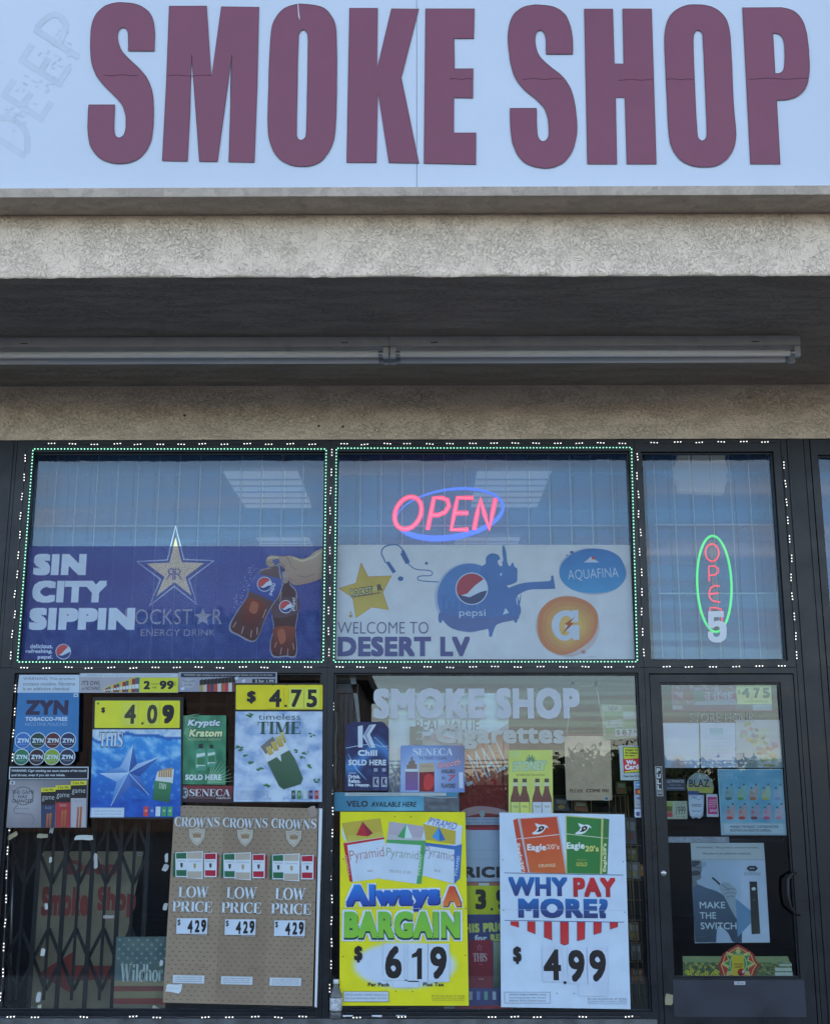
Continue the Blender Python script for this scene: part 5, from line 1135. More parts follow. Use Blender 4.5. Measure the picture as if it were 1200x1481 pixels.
s.g([(261.3, 1135.8), (337.2, 1136.5), (337, 1161), (260.6, 1160.2)], lambda u, v: mixc((104, 44, 58), (36, 28, 44), v), 2, 6)
s.c(267.3, 1147, 5.6, 7.8, (110, 144, 168)); s.p([(264.5, 1141), (270, 1142), (271, 1147), (268.5, 1149), (268, 1152), (264.5, 1151)], (60, 72, 92)); s.c(268.6, 1145.6, 1.2, 1.6, (176, 200, 215), 8)
s.s('SENECA', 274, 1141.2, 333, 1151.6, (198, 206, 224)); s.l([(274, 1154), (312, 1154)], .35, (150, 150, 170)); s.t('PREMIUM', 313.5, 1153.2, 333.5, 1155.6, (180, 184, 200), .02); finish(t, s)

# ================================================================ BANNERS BEHIND THE UPPER GLASS
BW = (172, 194, 222)
BWASH = (0.06, 0.085, 0.10)
def inner(name, label, cat, quad, Y, th, col, **k):
    k.setdefault('W', BW); k.setdefault('wash', BWASH); return board(name, label, cat, quad, Y, th, col, **k)
t, s = inner('window_banner', 'navy SIN CITY SIPPIN banner with two drink bottles held by a hand', 'banner', [(38, 790), (471, 790), (467, 959), (25, 959)], 0.0278, 0.0015, (74, 90, 150), W=(150, 170, 196), wash=(0.02, 0.03, 0.05), m=PERF)
s.cur = 'film_print'
BN = [(38, 790), (471, 790), (467, 959), (25, 959)]
def night(u, v):
    a = fbm(u*7, v*3, 3, 4); g = math.exp(-((u-.62)**2*6+(v-.35)**2*4)); c = mixc((62, 74, 140), (84, 98, 176), .3+g*.8)
    if v > .52:
        k = math.floor(u*46); hgt = .52+.3*abs(noise.noise(Vector((k*.37, 2, 0))))+.12*abs(noise.noise(Vector((u*3, 8, 0))))
        if v > hgt: c = mixc((44, 62, 138), (66, 100, 176), .3+1.4*fbm(u*34, v*18, 6, 3)+.5*(v-.5))
    return mixc(c, (50, 60, 128), max(0, v-.5)*.9)
s.g(BN, night, 92, 34); s.cur = 'printed_artwork'; s.W = lin((193, 216, 244)); s.wash = (0, 0, 0)
LT = (190, 206, 240)
s.t('SIN', 48.8, 800.8, 125.3, 832.3, LT, 0.075); s.t('CITY', 47, 839.5, 155.2, 871.8, LT, 0.075); s.t('SIPPIN', 42.5, 878.8, 195.6, 911.4, LT, 0.075)
s.t('delicious.', 44, 931.4, 77, 937.8, LT, 0.03); s.t('refreshing.', 37.5, 939, 76.5, 946, LT, 0.03); s.t('pepsi.', 55, 947.6, 77, 954.4, LT, 0.03)
def globe(s, x, y, r_, rot=0, ring=1.0, red=(176, 72, 84), blue=(44, 62, 130), wh=(186, 204, 236)):
    s.c(x, y, r_, r_, wh, 32); q = r_-ring
    def arcp(a0, a1, n=14): return [(x+q*math.cos(R(a0+(a1-a0)*i/n)), y+q*math.sin(R(a0+(a1-a0)*i/n))) for i in range(n+1)]
    a = arcp(-215+rot, -35+rot-10); e0, e1 = a[-1], a[0]
    mid = [(x+q*.30*math.cos(R(rot-80)), y+q*.30*math.sin(R(rot-80))), (x-q*.25, y+q*.35)]
    s.p(a+[(x+q*.22, y-q*.22), (x-q*.30, y+q*.32)], red)
    b = arcp(0+rot, 152+rot); s.p(b+[(x-q*.15, y+q*.56), (x+q*.55, y+q*.22)], blue)
globe(s, 92, 942.5, 11.2)
bz = lambda q: Z2(q, 3.75, 280, 630)
for k in range(40):
    a = rl.uniform(0, 1); x = 335-a*110+rl.uniform(-25, 25); y = 700+a*230+rl.uniform(-20, 20); q = bz([(x, y)])[0]; s.c(q[0], q[1], rl.uniform(.4, 1.1), rl.uniform(.4, 1.1), (120, 150, 205), 6, adv=0)
s.k += 1
# bottle behind
def outl(pts, col, n=2, e=(120, 135, 175)):
    s.sm(pts, e, n=n); cx = sum(p[0] for p in pts)/len(pts); cy = sum(p[1] for p in pts)/len(pts)
    s.sm([((cx+(p[0]-cx)*.94, cy+(p[1]-cy)*.965)+tuple(p[2:])) for p in pts], col, n=n)
outl(bz([(488,760),(522,760),(522,800),(545,825),(560,850),(566,900),(566,980),(556,1030),(556,1080),(562,1140),(560,1185),(545,1205),(500,1200),(440,1205),(418,1180),(414,1130),(428,1070),(432,1020),(422,975),(430,930),(450,870),(472,825),(488,800)]), ((62, 52, 66), (56, 34, 40)))
s.sm(bz([(440,1040),(548,1040),(545,1110),(540,1180),(430,1170),(432,1100)]), ((104, 56, 52), (66, 36, 40))); s.sm(bz([(455,1060),(490,1050),(500,1110),(470,1130)]), (134, 80, 68)); s.sm(bz([(445,890),(560,880),(562,965),(430,985)]), (70, 60, 80))
for q in ([(470,1190),(478,1150)], [(510,1195),(512,1155)], [(440,1150),(450,1120)], [(545,1160),(538,1125)], [(478,850),(468,900)], [(556,860),(560,950)]): s.l(bz(q), 1.2, (130, 120, 140))
globe(s, *bz([(500,928)])[0], 9.5, 10); s.t('pepsi', *bz([(508,905)])[0], *bz([(580,925)])[0], (170, 190, 225), 0.03, 0, 88)
# bottle in front, tilted
outl(bz([(438,700),(468,706),(470,735),(482,790),(480,830),(462,880),(440,905),(405,965),(380,1020),(362,1075),(335,1115),(300,1117),(240,1085),(200,1065),(192,1035),(212,990),(250,930),(285,880),(300,830),(325,775),(360,735),(405,715)]), ((84, 80, 96), (60, 36, 42)))
s.p(bz([(345,748),(480,778),(478,822),(452,870),(436,902),(366,868),(298,842),(312,800)]), ((66, 88, 170), (44, 64, 148)))
s.sm(bz([(300,880),(390,915),(362,1000),(330,1045),(262,1015),(268,950)]), ((104, 56, 52), (66, 36, 40))); s.sm(bz([(318,900),(352,915),(338,965),(302,950)]), (140, 84, 72))
for q in ([(215,1040),(232,1010)], [(260,1075),(272,1035)], [(310,1095),(316,1055)], [(345,1080),(346,1040)], [(375,990),(395,940)], [(360,728),(420,720)]): s.l(bz(q), 1.3, (140, 128, 146))
globe(s, *bz([(385,806)])[0], 10.8, 10); s.t('pepsi', *bz([(395,822)])[0], *bz([(462,846)])[0], (170, 190, 225), 0.03, 0, 70)
# hand holding the necks
SK = (140, 138, 142)
s.sm(bz([(707,606,1),(706,768,1),(660,790),(600,806),(545,812),(520,790),(508,770),(496,728),(470,705),(455,700),(425,712),(400,704),(393,682),(402,658),(430,650),(480,655),(530,652),(580,668),(620,660),(655,632)]), ((170, 158, 152), (132, 120, 124)), n=3)
for q in ([(395,684),(420,690),(440,684)], [(430,652),(450,672),(470,690),(498,712)], [(470,705),(490,716),(500,735)], [(480,720),(500,738),(505,760)], [(500,655),(520,680),(530,710),(560,730)], [(560,760),(610,768),(660,750)], [(515,770),(540,790)]): s.l(bz(q), .8, (92, 92, 112))
for q in ([(404,668),(428,660),(460,664)], [(540,664),(590,682),(650,660),(700,625)]): s.l(bz(q), 2.2, (204, 190, 176))
s.p(bz([(427,676),(462,668),(470,690),(440,705)]), (72, 92, 160)); s.sm(bz([(480,745),(505,735),(512,765),(490,780)]), (140, 136, 142)); s.sm(bz([(484,778),(508,772),(512,795),(490,802)]), (128, 126, 138))
finish(t, s)

t, s = inner('window_banner', 'pale blue WELCOME TO DESERT LV banner with drink logos', 'banner', [(484.5, 788), (918, 788), (922, 959), (480, 959)], 0.0278, 0.0015, (199, 204, 224), W=(193, 216, 244), wash=(0, 0, 0))
bx3 = lambda q: Z2(q, 3.53, 580, 630)
BL1, BL2 = (58, 98, 168), (72, 90, 144)
s.sm([a+(1,) for a in bz([(908,690),(945,765),(1075,760),(1025,850),(1058,945),(965,930),(880,990),(862,878),(785,828),(880,800)])], ((172, 150, 88), (188, 166, 96)), n=1); s.l(bz([(908,690),(945,765),(1075,760),(1025,850),(1058,945),(965,930),(880,990),(862,878),(785,828),(880,800)]), .7, (150, 104, 66), closed=True)
s.t('ROCKST', *bz([(850,822)])[0], *bz([(972,872)])[0], (44, 52, 66), 0.10, 0, 8); s.t('ROCKST', *bz([(852,826)])[0], *bz([(968,868)])[0], (176, 178, 140), 0.03, 0, 8); s.p(star_pts(*bz([(984,830)])[0], 4.6, 2), (176, 178, 140)); s.t('R', *bz([(996,806)])[0], *bz([(1022,842)])[0], (70, 74, 84), 0.06, 0, 8); s.l(bz([(872,874),(1012,852)]), 1.6, (96, 88, 100))
s.c(*bz([(852,960)])[0], 1.4, 1.4, (150, 140, 110), 10); s.c(*bz([(852,978)])[0], 2.6, 2.4, (150, 140, 110), 12)
hp = smooth([(a, b) for a, b in bz([(1052,690),(1030,665),(1018,635),(1030,608),(1060,594),(1100,592),(1125,610),(1135,640)])], 2)[:-3]
s.l(hp, 1.8, BL1); s.p(bz([(1042,688),(1060,682),(1098,738),(1080,748)]), BL1); s.p(bz([(1120,640),(1140,632),(1170,688),(1150,698)]), BL1); s.c(*bz([(1122,776)])[0], 4.2, 3.4, BL1, 14)
cd = smooth(bx3([(40,650),(60,675),(90,685),(140,688),(160,700),(150,715),(110,716),(85,722),(90,738),(130,744),(175,746),(205,742)]), 2)[:-3]
s.l(cd, 1.4, BL1); s.p(bx3([(0,590),(14,583),(45,645),(30,655)]), BL1); s.c(*bx3([(129,652)])[0], 2.2, 2.2, BL1, 10)
s.c(*bx3([(345,828)])[0], 49.5, 50.5, (146, 172, 214), 40); s.c(*bx3([(350,828)])[0], 47, 49.5, ((70, 118, 190)), 40)
fig = [(430,655),(432,625),(450,605),(475,602),(498,612),(505,632,1),(492,640),(498,660),(512,668),(516,650),(505,648,1),(520,640),(516,600),(516,570),(522,558,1),(530,575),(536,600),(540,640),(552,668),(566,650),(572,650),(578,670),(592,680),(592,720),(590,745),(570,757),(538,766,1),(548,778,1),(600,758),(660,748),(740,744),(762,738),(764,716,1),(776,714,1),(786,782,1),(730,784),(660,786),(620,800),(590,820),(588,850),(600,885),(602,925),(590,940),(540,948),(500,960),(480,975),(462,1028,1),(448,1026,1),(442,985),(400,960),(400,700)]
s.sm(bx3(fig), ((64, 112, 182), (70, 106, 178)), n=2)
for k in range(26):
    x = 200+k*16; h = 905-24*abs(math.sin(k*1.7))-(14 if k % 3 else 0); q = bx3([(x, h)])[0]; s.c(q[0], q[1]+7, 3.2, 8, (70, 110, 178), 12, adv=0)
    if k % 2: s.l(bx3([(x, h), (x-6, h-38), (x-14, h-62)]), [2.6, 1.4, .5], (68, 108, 178), adv=0); s.l(bx3([(x, h), (x+8, h-40), (x+12, h-58)]), [2.6, 1.4, .5], (68, 108, 178), adv=0)
s.k += 1
s.sm(bx3([(196,905),(330,930),(480,925),(560,920),(590,938),(500,958),(450,985),(345,1000),(260,985),(215,945)]), (76, 104, 166), n=2)
globe(s, *bx3([(360,782)])[0], 23.4, 6, 1.3, (146, 70, 92), (60, 78, 124)); s.t('pepsi', *bx3([(296,888)])[0], *bx3([(430,932)])[0], (178, 198, 232), 0.0)
s.p(bx3([(518,915),(532,880),(550,905)]), (178, 198, 232)); s.p(bx3([(502,710),(514,698),(512,718)]), (160, 186, 226))
s.c(*bx3([(977,694)])[0], 49, 33.6, (142, 164, 204), 36, rot=4)
s.sm(bx3([(806,700),(822,650),(870,605),(940,580),(1005,578),(1065,590),(1118,625),(1144,690),(1140,735),(1100,780),(1040,800),(960,804),(880,790),(825,750)]), ((56, 110, 186), (64, 140, 206)), n=3)
s.p(bx3([(932,648),(968,618),(982,628),(1010,648)]), (170, 192, 226)); s.p(bx3([(968,618),(985,618),(994,630),(976,634)]), (170, 80, 90)); s.t('AQUAFINA', *bx3([(850,680)])[0], *bx3([(1108,738)])[0], (176, 200, 232), -0.012, 0, 3)
s.c(*bx3([(870,596)])[0], 3, 2.2, (70, 96, 150), 10); s.c(*bx3([(845,611)])[0], 1.2, 1.2, (70, 96, 150), 8)
s.c(*bx3([(848,972)])[0], 46, 44, (178, 170, 186), 40)
gp_ = bx3([(694,970),(706,900),(750,850),(810,824),(880,824),(950,848),(995,895),(1004,950),(990,1010),(950,1060),(880,1105),(815,1120),(750,1095),(706,1040)])
gx_, gy_ = bx3([(860,985)])[0]
for k, f in enumerate((1, .86, .72, .58, .44)): s.sm([(gx_+(a-gx_)*f, gy_+(b-gy_)*f) for a, b in gp_], mixc((186, 118, 96), (206, 166, 110), k/4), n=3)
s.sm(bx3([(872,900,1),(872,892,1),(903,890,1),(903,952,1),(868,952,1),(862,930),(840,920),(818,932),(806,970),(812,1008),(834,1022),(852,1016),(856,1000,1),(836,1000,1),(836,968,1),(908,968,1),(908,1042,1),(880,1044,1),(872,1030,1),(840,1048),(800,1036),(774,1000),(768,960),(782,920),(812,898),(850,892)]), (176, 196, 228), n=2)
s.p(bx3([(886,926),(832,962),(850,968),(818,1018),(880,958),(862,956)]), (150, 84, 62)); s.c(*bx3([(928,1104)])[0], 3.2, 2.6, (150, 120, 130), 10)
s.t('WELCOME TO', 488.5, 899.5, 619.5, 916.5, (76, 90, 138), -0.012); s.t('DESERT LV', 488.5, 920.5, 679.5, 949.5, (70, 84, 142), 0.05)
s.t('printed in usa', 850, 949, 861, 950.4, (130, 150, 190)); finish(t, s)

# ================================================================ LOWER MIDDLE WINDOW: inside
IW = (158, 182, 208); IWASH = (0.08, 0.10, 0.10); LWASH = (0.03, 0.035, 0.045)
def sticker(name, label, quad, Y, col, **k): return board(name, label, 'sticker', quad, Y, 0.0006, col, **k)
# window lettering
vl = thing('window_lettering', 'pale lavender SMOKE SHOP vinyl lettering across the lower middle window', 'window lettering', tuple(P(690, 1040, 0.0294)))
s = Sheet(0.0294, (193, 216, 244)); s.t('SMOKE', 539.8, 995.2, 701, 1039.6, (186, 192, 214), 0.06); s.t('SHOP', 717, 994.8, 838, 1039.8, (186, 192, 214), 0.06); letters(s, vl, 'letter'); s.build(vl)
vl = thing('window_lettering', 'faded grey E-Cigarettes vinyl lettering below the SMOKE SHOP lettering', 'window lettering', tuple(P(704, 1080, 0.0294)))
s = Sheet(0.0294, (193, 216, 244)); s.t('E', 592.5, 1050.5, 611, 1077, (134, 142, 140), 0.06); s.cur = 'hyphen'; s.r(613, 1064, 622, 1067.5, (138, 150, 158)); s.t('Cigarettes', 630, 1047, 815.5, 1083.5, (176, 182, 190), 0.04); letters(s, vl, 'letter'); s.build(vl)

# tall red and white poster
t, s = inner('poster', 'tall red and white REAL QUALITY REAL VALUE poster behind the middle window', 'poster', [(562, 1002.7), (734.8, 1002.7), (737, 1197), (561, 1197)], 0.075, 0.001, (176, 208, 226), W=IW, wash=IWASH)
s.t('REAL QUALITY', 604, 1019, 702, 1037, (150, 128, 124), 0.01); s.t('REAL VALUE', 601, 1041.5, 693, 1058.5, (112, 124, 138), 0.01)
s.p([(596,1078),(627,1060),(690,1078),(735,1045),(737,1197),(561,1197),(561,1128)], (150, 158, 180)); s.p([(664,1090),(690,1066),(712,1058),(735,1062),(736,1197),(664,1197)], ((186, 138, 126), (130, 44, 60)))
for k in range(24): q = (668+rl.uniform(0, 62), 1070+rl.uniform(0, 70)); s.c(q[0], q[1], rl.uniform(2, 7), rl.uniform(1.5, 4), rl.choice([(200, 150, 130), (176, 96, 92), (150, 60, 66), (190, 130, 116)]), 8, rot=rl.uniform(0, 90))
s.r(664, 1135, 737, 1176, (124, 40, 56)); s.l([(728, 1060), (727, 1136)], 3.2, (110, 30, 40)); s.l([(703, 1085), (702, 1136)], 2.2, (120, 34, 44)); s.l([(682, 1095), (681, 1136)], 1.2, (120, 34, 44))
s.t('PALL', 560, 1095, 600, 1150, (196, 206, 222), -.01, 0.0, 24); s.t('L MALL', 664, 1082, 736, 1124, (196, 206, 222), -.006, 0.0, 24)
s.sm([(668,1172),(690,1166),(715,1168),(735,1174),(735,1180),(700,1176),(668,1182)], (170, 150, 160)); s.c(697, 1177, 4, 5, (150, 176, 186), 10)
s.r(561, 1182, 722, 1193, (160, 184, 210)); s.small(668, 1183.5, 720, 1192, ['SURGEON GENERALS WARNING: Smoking', 'By Pregnant Women May Result in Fetal'], (90, 110, 140)); finish(t, s)

# energy shot poster
t, s = inner('poster', 'dark blue K Chill SOLD HERE poster with two small bottles', 'poster', [(500,1049.6),(509.6,1044),(554.4,1044),(562.3,1054),(562.3,1143.5),(499,1143.5)], 0.0285, 0.001, (26, 36, 88), W=(193, 216, 244), wash=(0, 0, 0))
kc = [(500.3,1050),(562,1054),(562,1143),(499.5,1143)]
s.g(kc, lambda u, v: mixc((26, 36, 88), (58, 130, 214), max(0, 1-abs(v-.47-.18*math.sin(u*5+1))*5)*.9+max(0, fbm(u*4, v*5, 2, 3))*.25), 22, 32)
s.l([(500,1082),(520,1078),(540,1076),(552,1080),(561,1079)], .8, (150, 200, 244)); s.l([(503,1090),(515,1112),(530,1128)], [.6, 2, .5], (90, 160, 230)); s.l([(541,1066),(552,1076),(561,1084)], .7, (140, 190, 240))
s.p([(517.5,1050.5),(524.5,1049),(524.5,1081),(517.8,1081)], (190, 206, 236)); s.p([(524.5,1065),(534,1048.5),(544,1047.5),(535,1062),(543,1081),(534.5,1081.5)], (190, 206, 236)); s.p([(526.5,1062.5),(535,1049.5),(538.5,1049.2),(530,1063),(537.5,1081),(534.8,1081)], (120, 144, 196))
s.t('Chill', 517.5, 1084.6, 545.4, 1093.4, (200, 214, 240), .05); s.t('SOLD HERE', 503.7, 1098.6, 558.5, 1107, (206, 218, 242), .04)
for i, w_ in enumerate(('Drink.', 'Relax.', 'Be Happy.')): s.t(w_, 503.6, 1120.5+i*6.2, (521, 521.5, 535)[i], 1126+i*6.2, (200, 214, 240), .05)
s.r(504, 1117.6, 515, 1118.4, (180, 200, 230))
for x in (539, 551): s.sm([(x, 1117),(x+4, 1117),(x+4.5, 1120),(x+9, 1122),(x+9.5, 1141),(x, 1141.5),(x-.5, 1122)], (40, 54, 110)); s.r(x+1.5, 1111, x+7, 1116, (120, 140, 180)); s.r(x+.5, 1124, x+8.6, 1138, (150, 170, 205)); s.t('K', x+2, 1125, x+7.5, 1136, (30, 40, 80), .05)
finish(t, s)

# filtered cigars poster
t, s = inner('poster', 'blue SENECA filtered cigars poster with a purple and a red pack', 'poster', [(579.4,1078),(671.8,1078),(671.8,1146),(578.5,1146)], 0.0285, 0.001, (96, 128, 190), W=(193, 216, 244), wash=(0, 0, 0))
s.g([(579.6,1078.3),(671.6,1078.3),(671.6,1145.6),(578.8,1145.6)], lambda u, v: mixc(mixc((88, 128, 204), (150, 190, 240), math.exp(-((u-.3)**2*6+(v-.6)**2*4))), (110, 112, 142), max(0, u-.55)*(1-v)*1.8), 16, 12)
s.s('SENECA', 597, 1082, 654.6, 1092.4, (205, 218, 242)); s.t('FILTERED CIGARS', 607, 1094.5, 646, 1098.5, (66, 78, 120), .01); s.l([(602, 1093.6), (650, 1093.6)], .4, (110, 130, 180))
s.p([(586,1115),(604.5,1115),(604.5,1143),(586,1143)], ((96, 88, 128), (100, 80, 160))); s.p([(586,1112),(604.5,1112),(604.5,1116),(586,1116)], (196, 206, 226))
for k in range(5): h = (6, 11, 17, 12, 7)[k]; s.r(588+k*3, 1112-h, 590.8+k*3, 1112, (112, 104, 100))
s.p([(606,1117),(628,1116),(628,1145),(606,1145)], (104, 34, 44)); s.sm([(614,1122),(624,1120),(628,1130),(622,1142),(613,1140)], (186, 52, 60)); s.p([(606,1104),(628,1103),(628,1116),(606,1117)], (170, 160, 146)); s.s('SENECA', 608, 1107, 626, 1110, (130, 120, 130))
s.t('Smooth', 632, 1099.5, 666, 1109, (190, 60, 90), .05, .35, 10); s.t('Smooth', 632.3, 1099.8, 665.5, 1108.6, (205, 190, 214), .0, .35, 10)
s.t('AVAILABLE', 638, 1112.5, 658, 1118.5, (70, 70, 80), .03); s.t('in', 639, 1122, 643.5, 1127.5, (70, 70, 80)); s.t('7', 648, 1121, 657.5, 1129.5, (190, 60, 60), .01, .3); s.t('FLAVORS!', 638, 1133, 658, 1139.6, (70, 70, 80), .03); s.r(663.5, 1117, 669.5, 1140, (184, 202, 236)); finish(t, s)

# window strips
t, s = inner('poster', 'turquoise strip reading VELO AVAILABLE HERE above the yellow sign', 'poster', [(480.5,1146),(662,1146),(662,1173),(480.2,1173)], 0.0285, 0.001, (50, 118, 164), W=(193, 216, 244), wash=(0, 0, 0))
s.g([(480.7,1152),(613,1152),(613,1172.6),(480.5,1172.6)], lambda u, v: mixc((44, 112, 160), (88, 172, 218), math.exp(-((u-.75)**2*8))*(.5+.5*v)), 12, 3); s.g([(613,1152),(661.5,1152),(661.5,1172.6),(613,1172.6)], lambda u, v: mixc((84, 104, 128), (58, 70, 88), .5+fbm(u*5, v*3, 1, 2)), 10, 4)
s.t('VELO', 501, 1158, 532, 1167, (30, 44, 66), .04); s.t('AVAILABLE HERE', 537, 1159.4, 601.8, 1167, (20, 30, 50), .03, .15); s.r(499, 1146.6, 645, 1150.8, (158, 176, 190)); s.t('WARNING: This product contains nicotine. Nicotine is an addictive chemical.', 504, 1147.6, 580, 1149.8, (60, 76, 96), .01); s.l([(600,1150),(640,1154),(661,1153)], .8, (140, 176, 200)); finish(t, s)

# yellow bottle poster
t, s = inner('poster', 'yellow STONEY poster with four dark drink bottles and a green leaf', 'poster', [(735,1085),(798.5,1085),(799.5,1178),(735.2,1178)], 0.0285, 0.001, (196, 204, 110), W=(193, 216, 244), wash=(0, 0, 0))
s.r(737, 1086, 752, 1096, (176, 206, 130)); 
for a in (-60, -35, -12, 12, 35, 60): L_ = 14-abs(a)*.07; x, y = 767, 1103; ex, ey = x+L_*math.sin(R(a)), y-L_*math.cos(R(a)); s.p([(x, y), ((x+ex)/2+1.6*math.cos(R(a)), (y+ey)/2+1.6*math.sin(R(a))), (ex, ey), ((x+ex)/2-1.6*math.cos(R(a)), (y+ey)/2-1.6*math.sin(R(a)))], (84, 128, 110))
s.t('STONEY', 741, 1100, 790, 1115.5, (128, 162, 138), .09, .1, 2); s.t('STONEY', 742, 1101, 789, 1114.5, (160, 200, 176), .03, .1, 2); s.t('INFUSED ICED TEA & SODAS', 746, 1119.2, 787, 1122.2, (110, 124, 76), .01)
for x, c_ in ((738, (190, 204, 120)), (751, (206, 214, 110)), (769.5, (180, 200, 222)), (783, (196, 206, 226))):
    s.sm([(x+4,1134,1),(x+10,1134,1),(x+11,1144),(x+14.5,1156),(x+14.5,1178,1),(x,1178,1),(x,1156),(x+3.2,1144)], ((96, 76, 70), (84, 50, 60))); s.r(x+2.8, 1132, x+11.4, 1137, (196, 196, 170)); s.r(x+4, 1126, x+10.4, 1131.5, (70, 70, 76)); s.r(x+.8, 1160, x+14, 1176.5, c_); s.t('TEA', x+3, 1165, x+11.5, 1168, (100, 130, 110), .03)
finish(t, s)

# hanging wooden board
WOOD = grime(mat('pale_wood', (0.70, 0.52, 0.34), 0.5), 14, 0.18)
t = thing('hanging_board', 'pale wooden PLEASE COME IN! board hanging on cords from two hooks', 'hanging board', tuple(P(850, 1157, 0.07)))
wp = [(815.6,1064.4),(882,1064.4),(885,1157.5),(818.5,1157.5)]; Yw = 0.070
MB().prism(round_corners([(P(*q, Yw).x, P(*q, Yw).z) for q in wp], 0.012), Yw, Yw+0.012).build('board', WOOD, t, bevel=0.001)
s = Sheet(Yw-0.0003, (176, 202, 232)); s.c(837.5, 1081.5, 6.6, 6.4, (120, 110, 104)); s.c(837.5, 1081.5, 5.6, 5.4, (160, 148, 134)); s.l([(834.5,1080),(836,1079.5)], .8, (100, 92, 88)); s.l([(839,1079.5),(840.5,1080)], .8, (100, 92, 88)); s.l([(834.5,1083.5),(837.5,1085),(840.5,1083.5)], .8, (100, 92, 88))
s.s('PLEASE', 823.5, 1141.2, 843, 1146.2, (64, 52, 50)) ; s.t('COME IN!', 847, 1141, 879.5, 1146, (64, 52, 50), .03); s.r(873, 1152, 880, 1158, (170, 190, 205)); s.r(874.5, 1153.3, 878.5, 1156.7, (80, 110, 120)); s.build(t)
CORD = mat('cord', (0.42, 0.44, 0.34), 0.7)
for a, b in (((827.5, 989), (818.5, 1066)), ((861.5, 989), (874.5, 1066))): MB().tube([P(*a, Yw-0.004), P((a[0]+b[0])/2, (a[1]+b[1])/2, Yw-0.004), P(*b, Yw-0.004)], 0.0028, 6).build('cord', CORD, t)
MB().tube([P(831, 992.3, Yw-.004), P(858, 992.3, Yw-.004)], 0.0025, 6).build('cross_cord', CORD, t)
for x in (827.7, 861.3):
    q = P(x, 988.4, 0.038); MB().lathe([(0.0, -0.006), (0.010, -0.005), (0.013, 0.0), (0.0205, 0.004), (0.021, 0.007), (0.006, 0.010), (0.0, 0.011)], q, 20, axis='y').build('suction_hook', mat('smoky_plastic', (0.10, 0.09, 0.09), 0.2), t)

# cigarette price slip and stickers on the right
t, s = inner('poster', 'pale green NEW pack price card at the upper right of the middle window', 'price card', [(868.5,1018.5),(922,1020),(925,1044),(922,1066),(890,1070),(872,1068)], 0.058, 0.001, (138, 162, 142), W=(176, 202, 232), wash=(0.09, 0.11, 0.11))
s.r(870, 1020, 897, 1028.5, (164, 186, 182)); s.t('NEW', 879.5, 1021, 893.8, 1028.2, (64, 74, 74), .01); s.p([(873,1030),(899,1030),(900,1062),(876,1064)], (110, 146, 118)); s.p([(901,1021),(922,1022),(921,1052),(902,1056)], (118, 152, 126)); s.r(901, 1029, 921, 1040, (160, 180, 190)); s.r(875, 1041.5, 899, 1052, (170, 186, 196), 5); s.s('I', 880, 1043, 881, 1050, (60, 70, 90)); s.t('Winston', 876.5, 1043, 897.5, 1050, (60, 70, 100), 0, 0, 4); s.r(889, 1054, 921, 1065, (176, 196, 206)); s.t('$', 891, 1055.5, 896, 1063.5, (80, 96, 100), .02); s.t('8', 899.5, 1055.5, 905.5, 1064, (60, 76, 80), .03); s.t('7', 908, 1055.5, 913, 1064, (60, 76, 80), .03); s.t('9', 916, 1055.5, 920, 1060, (80, 96, 100), .02); s.k += 1; finish(t, s)
t, s = sticker('age_sticker', 'red and yellow We Card sticker at the right edge of the middle window', [(894.6,1078),(931,1078.6),(931.6,1128.4),(897,1128.4)], 0.0288, (140, 172, 190))
s.p([(900,1080),(924,1080.4),(926,1117),(901.5,1118.5)], (50, 50, 40)); s.p([(901,1081),(923,1081.3),(925,1116),(902.5,1117.5)], (192, 196, 50)); s.small(903.5, 1082.5, 921.5, 1095, ['Under 21', 'No Tobacco', 'No Vapor'], (50, 44, 34), .05); s.p([(900,1098),(925,1096.5),(925.5,1112.5),(902,1116)], (186, 36, 56)); s.t('We', 905, 1099, 919, 1105.6, (214, 220, 236), .06, 0, 2); s.t('Card', 903, 1105.5, 923, 1112.8, (214, 220, 236), .06, 0, 3); s.t('Please Have ID Ready', 901, 1121, 929, 1125, (70, 84, 100), .04); finish(t, s)
t, s = sticker('payment_sticker', 'upright strip of card payment logos under the We Card sticker', [(916,1129.5),(930.3,1129.5),(931,1168.5),(917,1168.5)], 0.0288, (124, 152, 178))
s.r(918.5, 1131, 928.5, 1139, (60, 126, 200)); s.t('AMEX', 919.3, 1133.6, 927.8, 1136.2, (200, 215, 235), .04); s.r(918, 1140.5, 929, 1149, (30, 34, 60)); s.c(921.8, 1145, 3.6, 3.2, (196, 40, 50)); s.c(925.6, 1145, 3.6, 3.2, (214, 150, 60)); s.r(918, 1151, 929.3, 1158, (150, 176, 206)); s.t('VISA', 919, 1152.8, 928.4, 1156.4, (40, 56, 120), .06, .2); s.r(918, 1160, 929.6, 1166.5, (146, 168, 190)); s.t('DISCOVER', 919, 1162.2, 929, 1164.6, (80, 84, 100), .03); finish(t, s)
t, s = sticker('payment_sticker', 'white rounded mobile Pay sticker below the strip of card logos', [(916.8,1169.5),(934.6,1169.5),(935,1182.3),(917.3,1182.3)], 0.0288, (176, 194, 226), rnd=0.008)
s.sm([(920.4,1174.2),(922,1174.4),(923.6,1174),(924.6,1175.4),(924,1177),(924.8,1178.4),(923.4,1180.2),(922,1179.8),(920.6,1180.2),(919.4,1178),(919.4,1175.6)], (50, 66, 130)); s.t('Pay', 926, 1173.6, 933.6, 1180.4, (60, 76, 130), .0); finish(t, s)

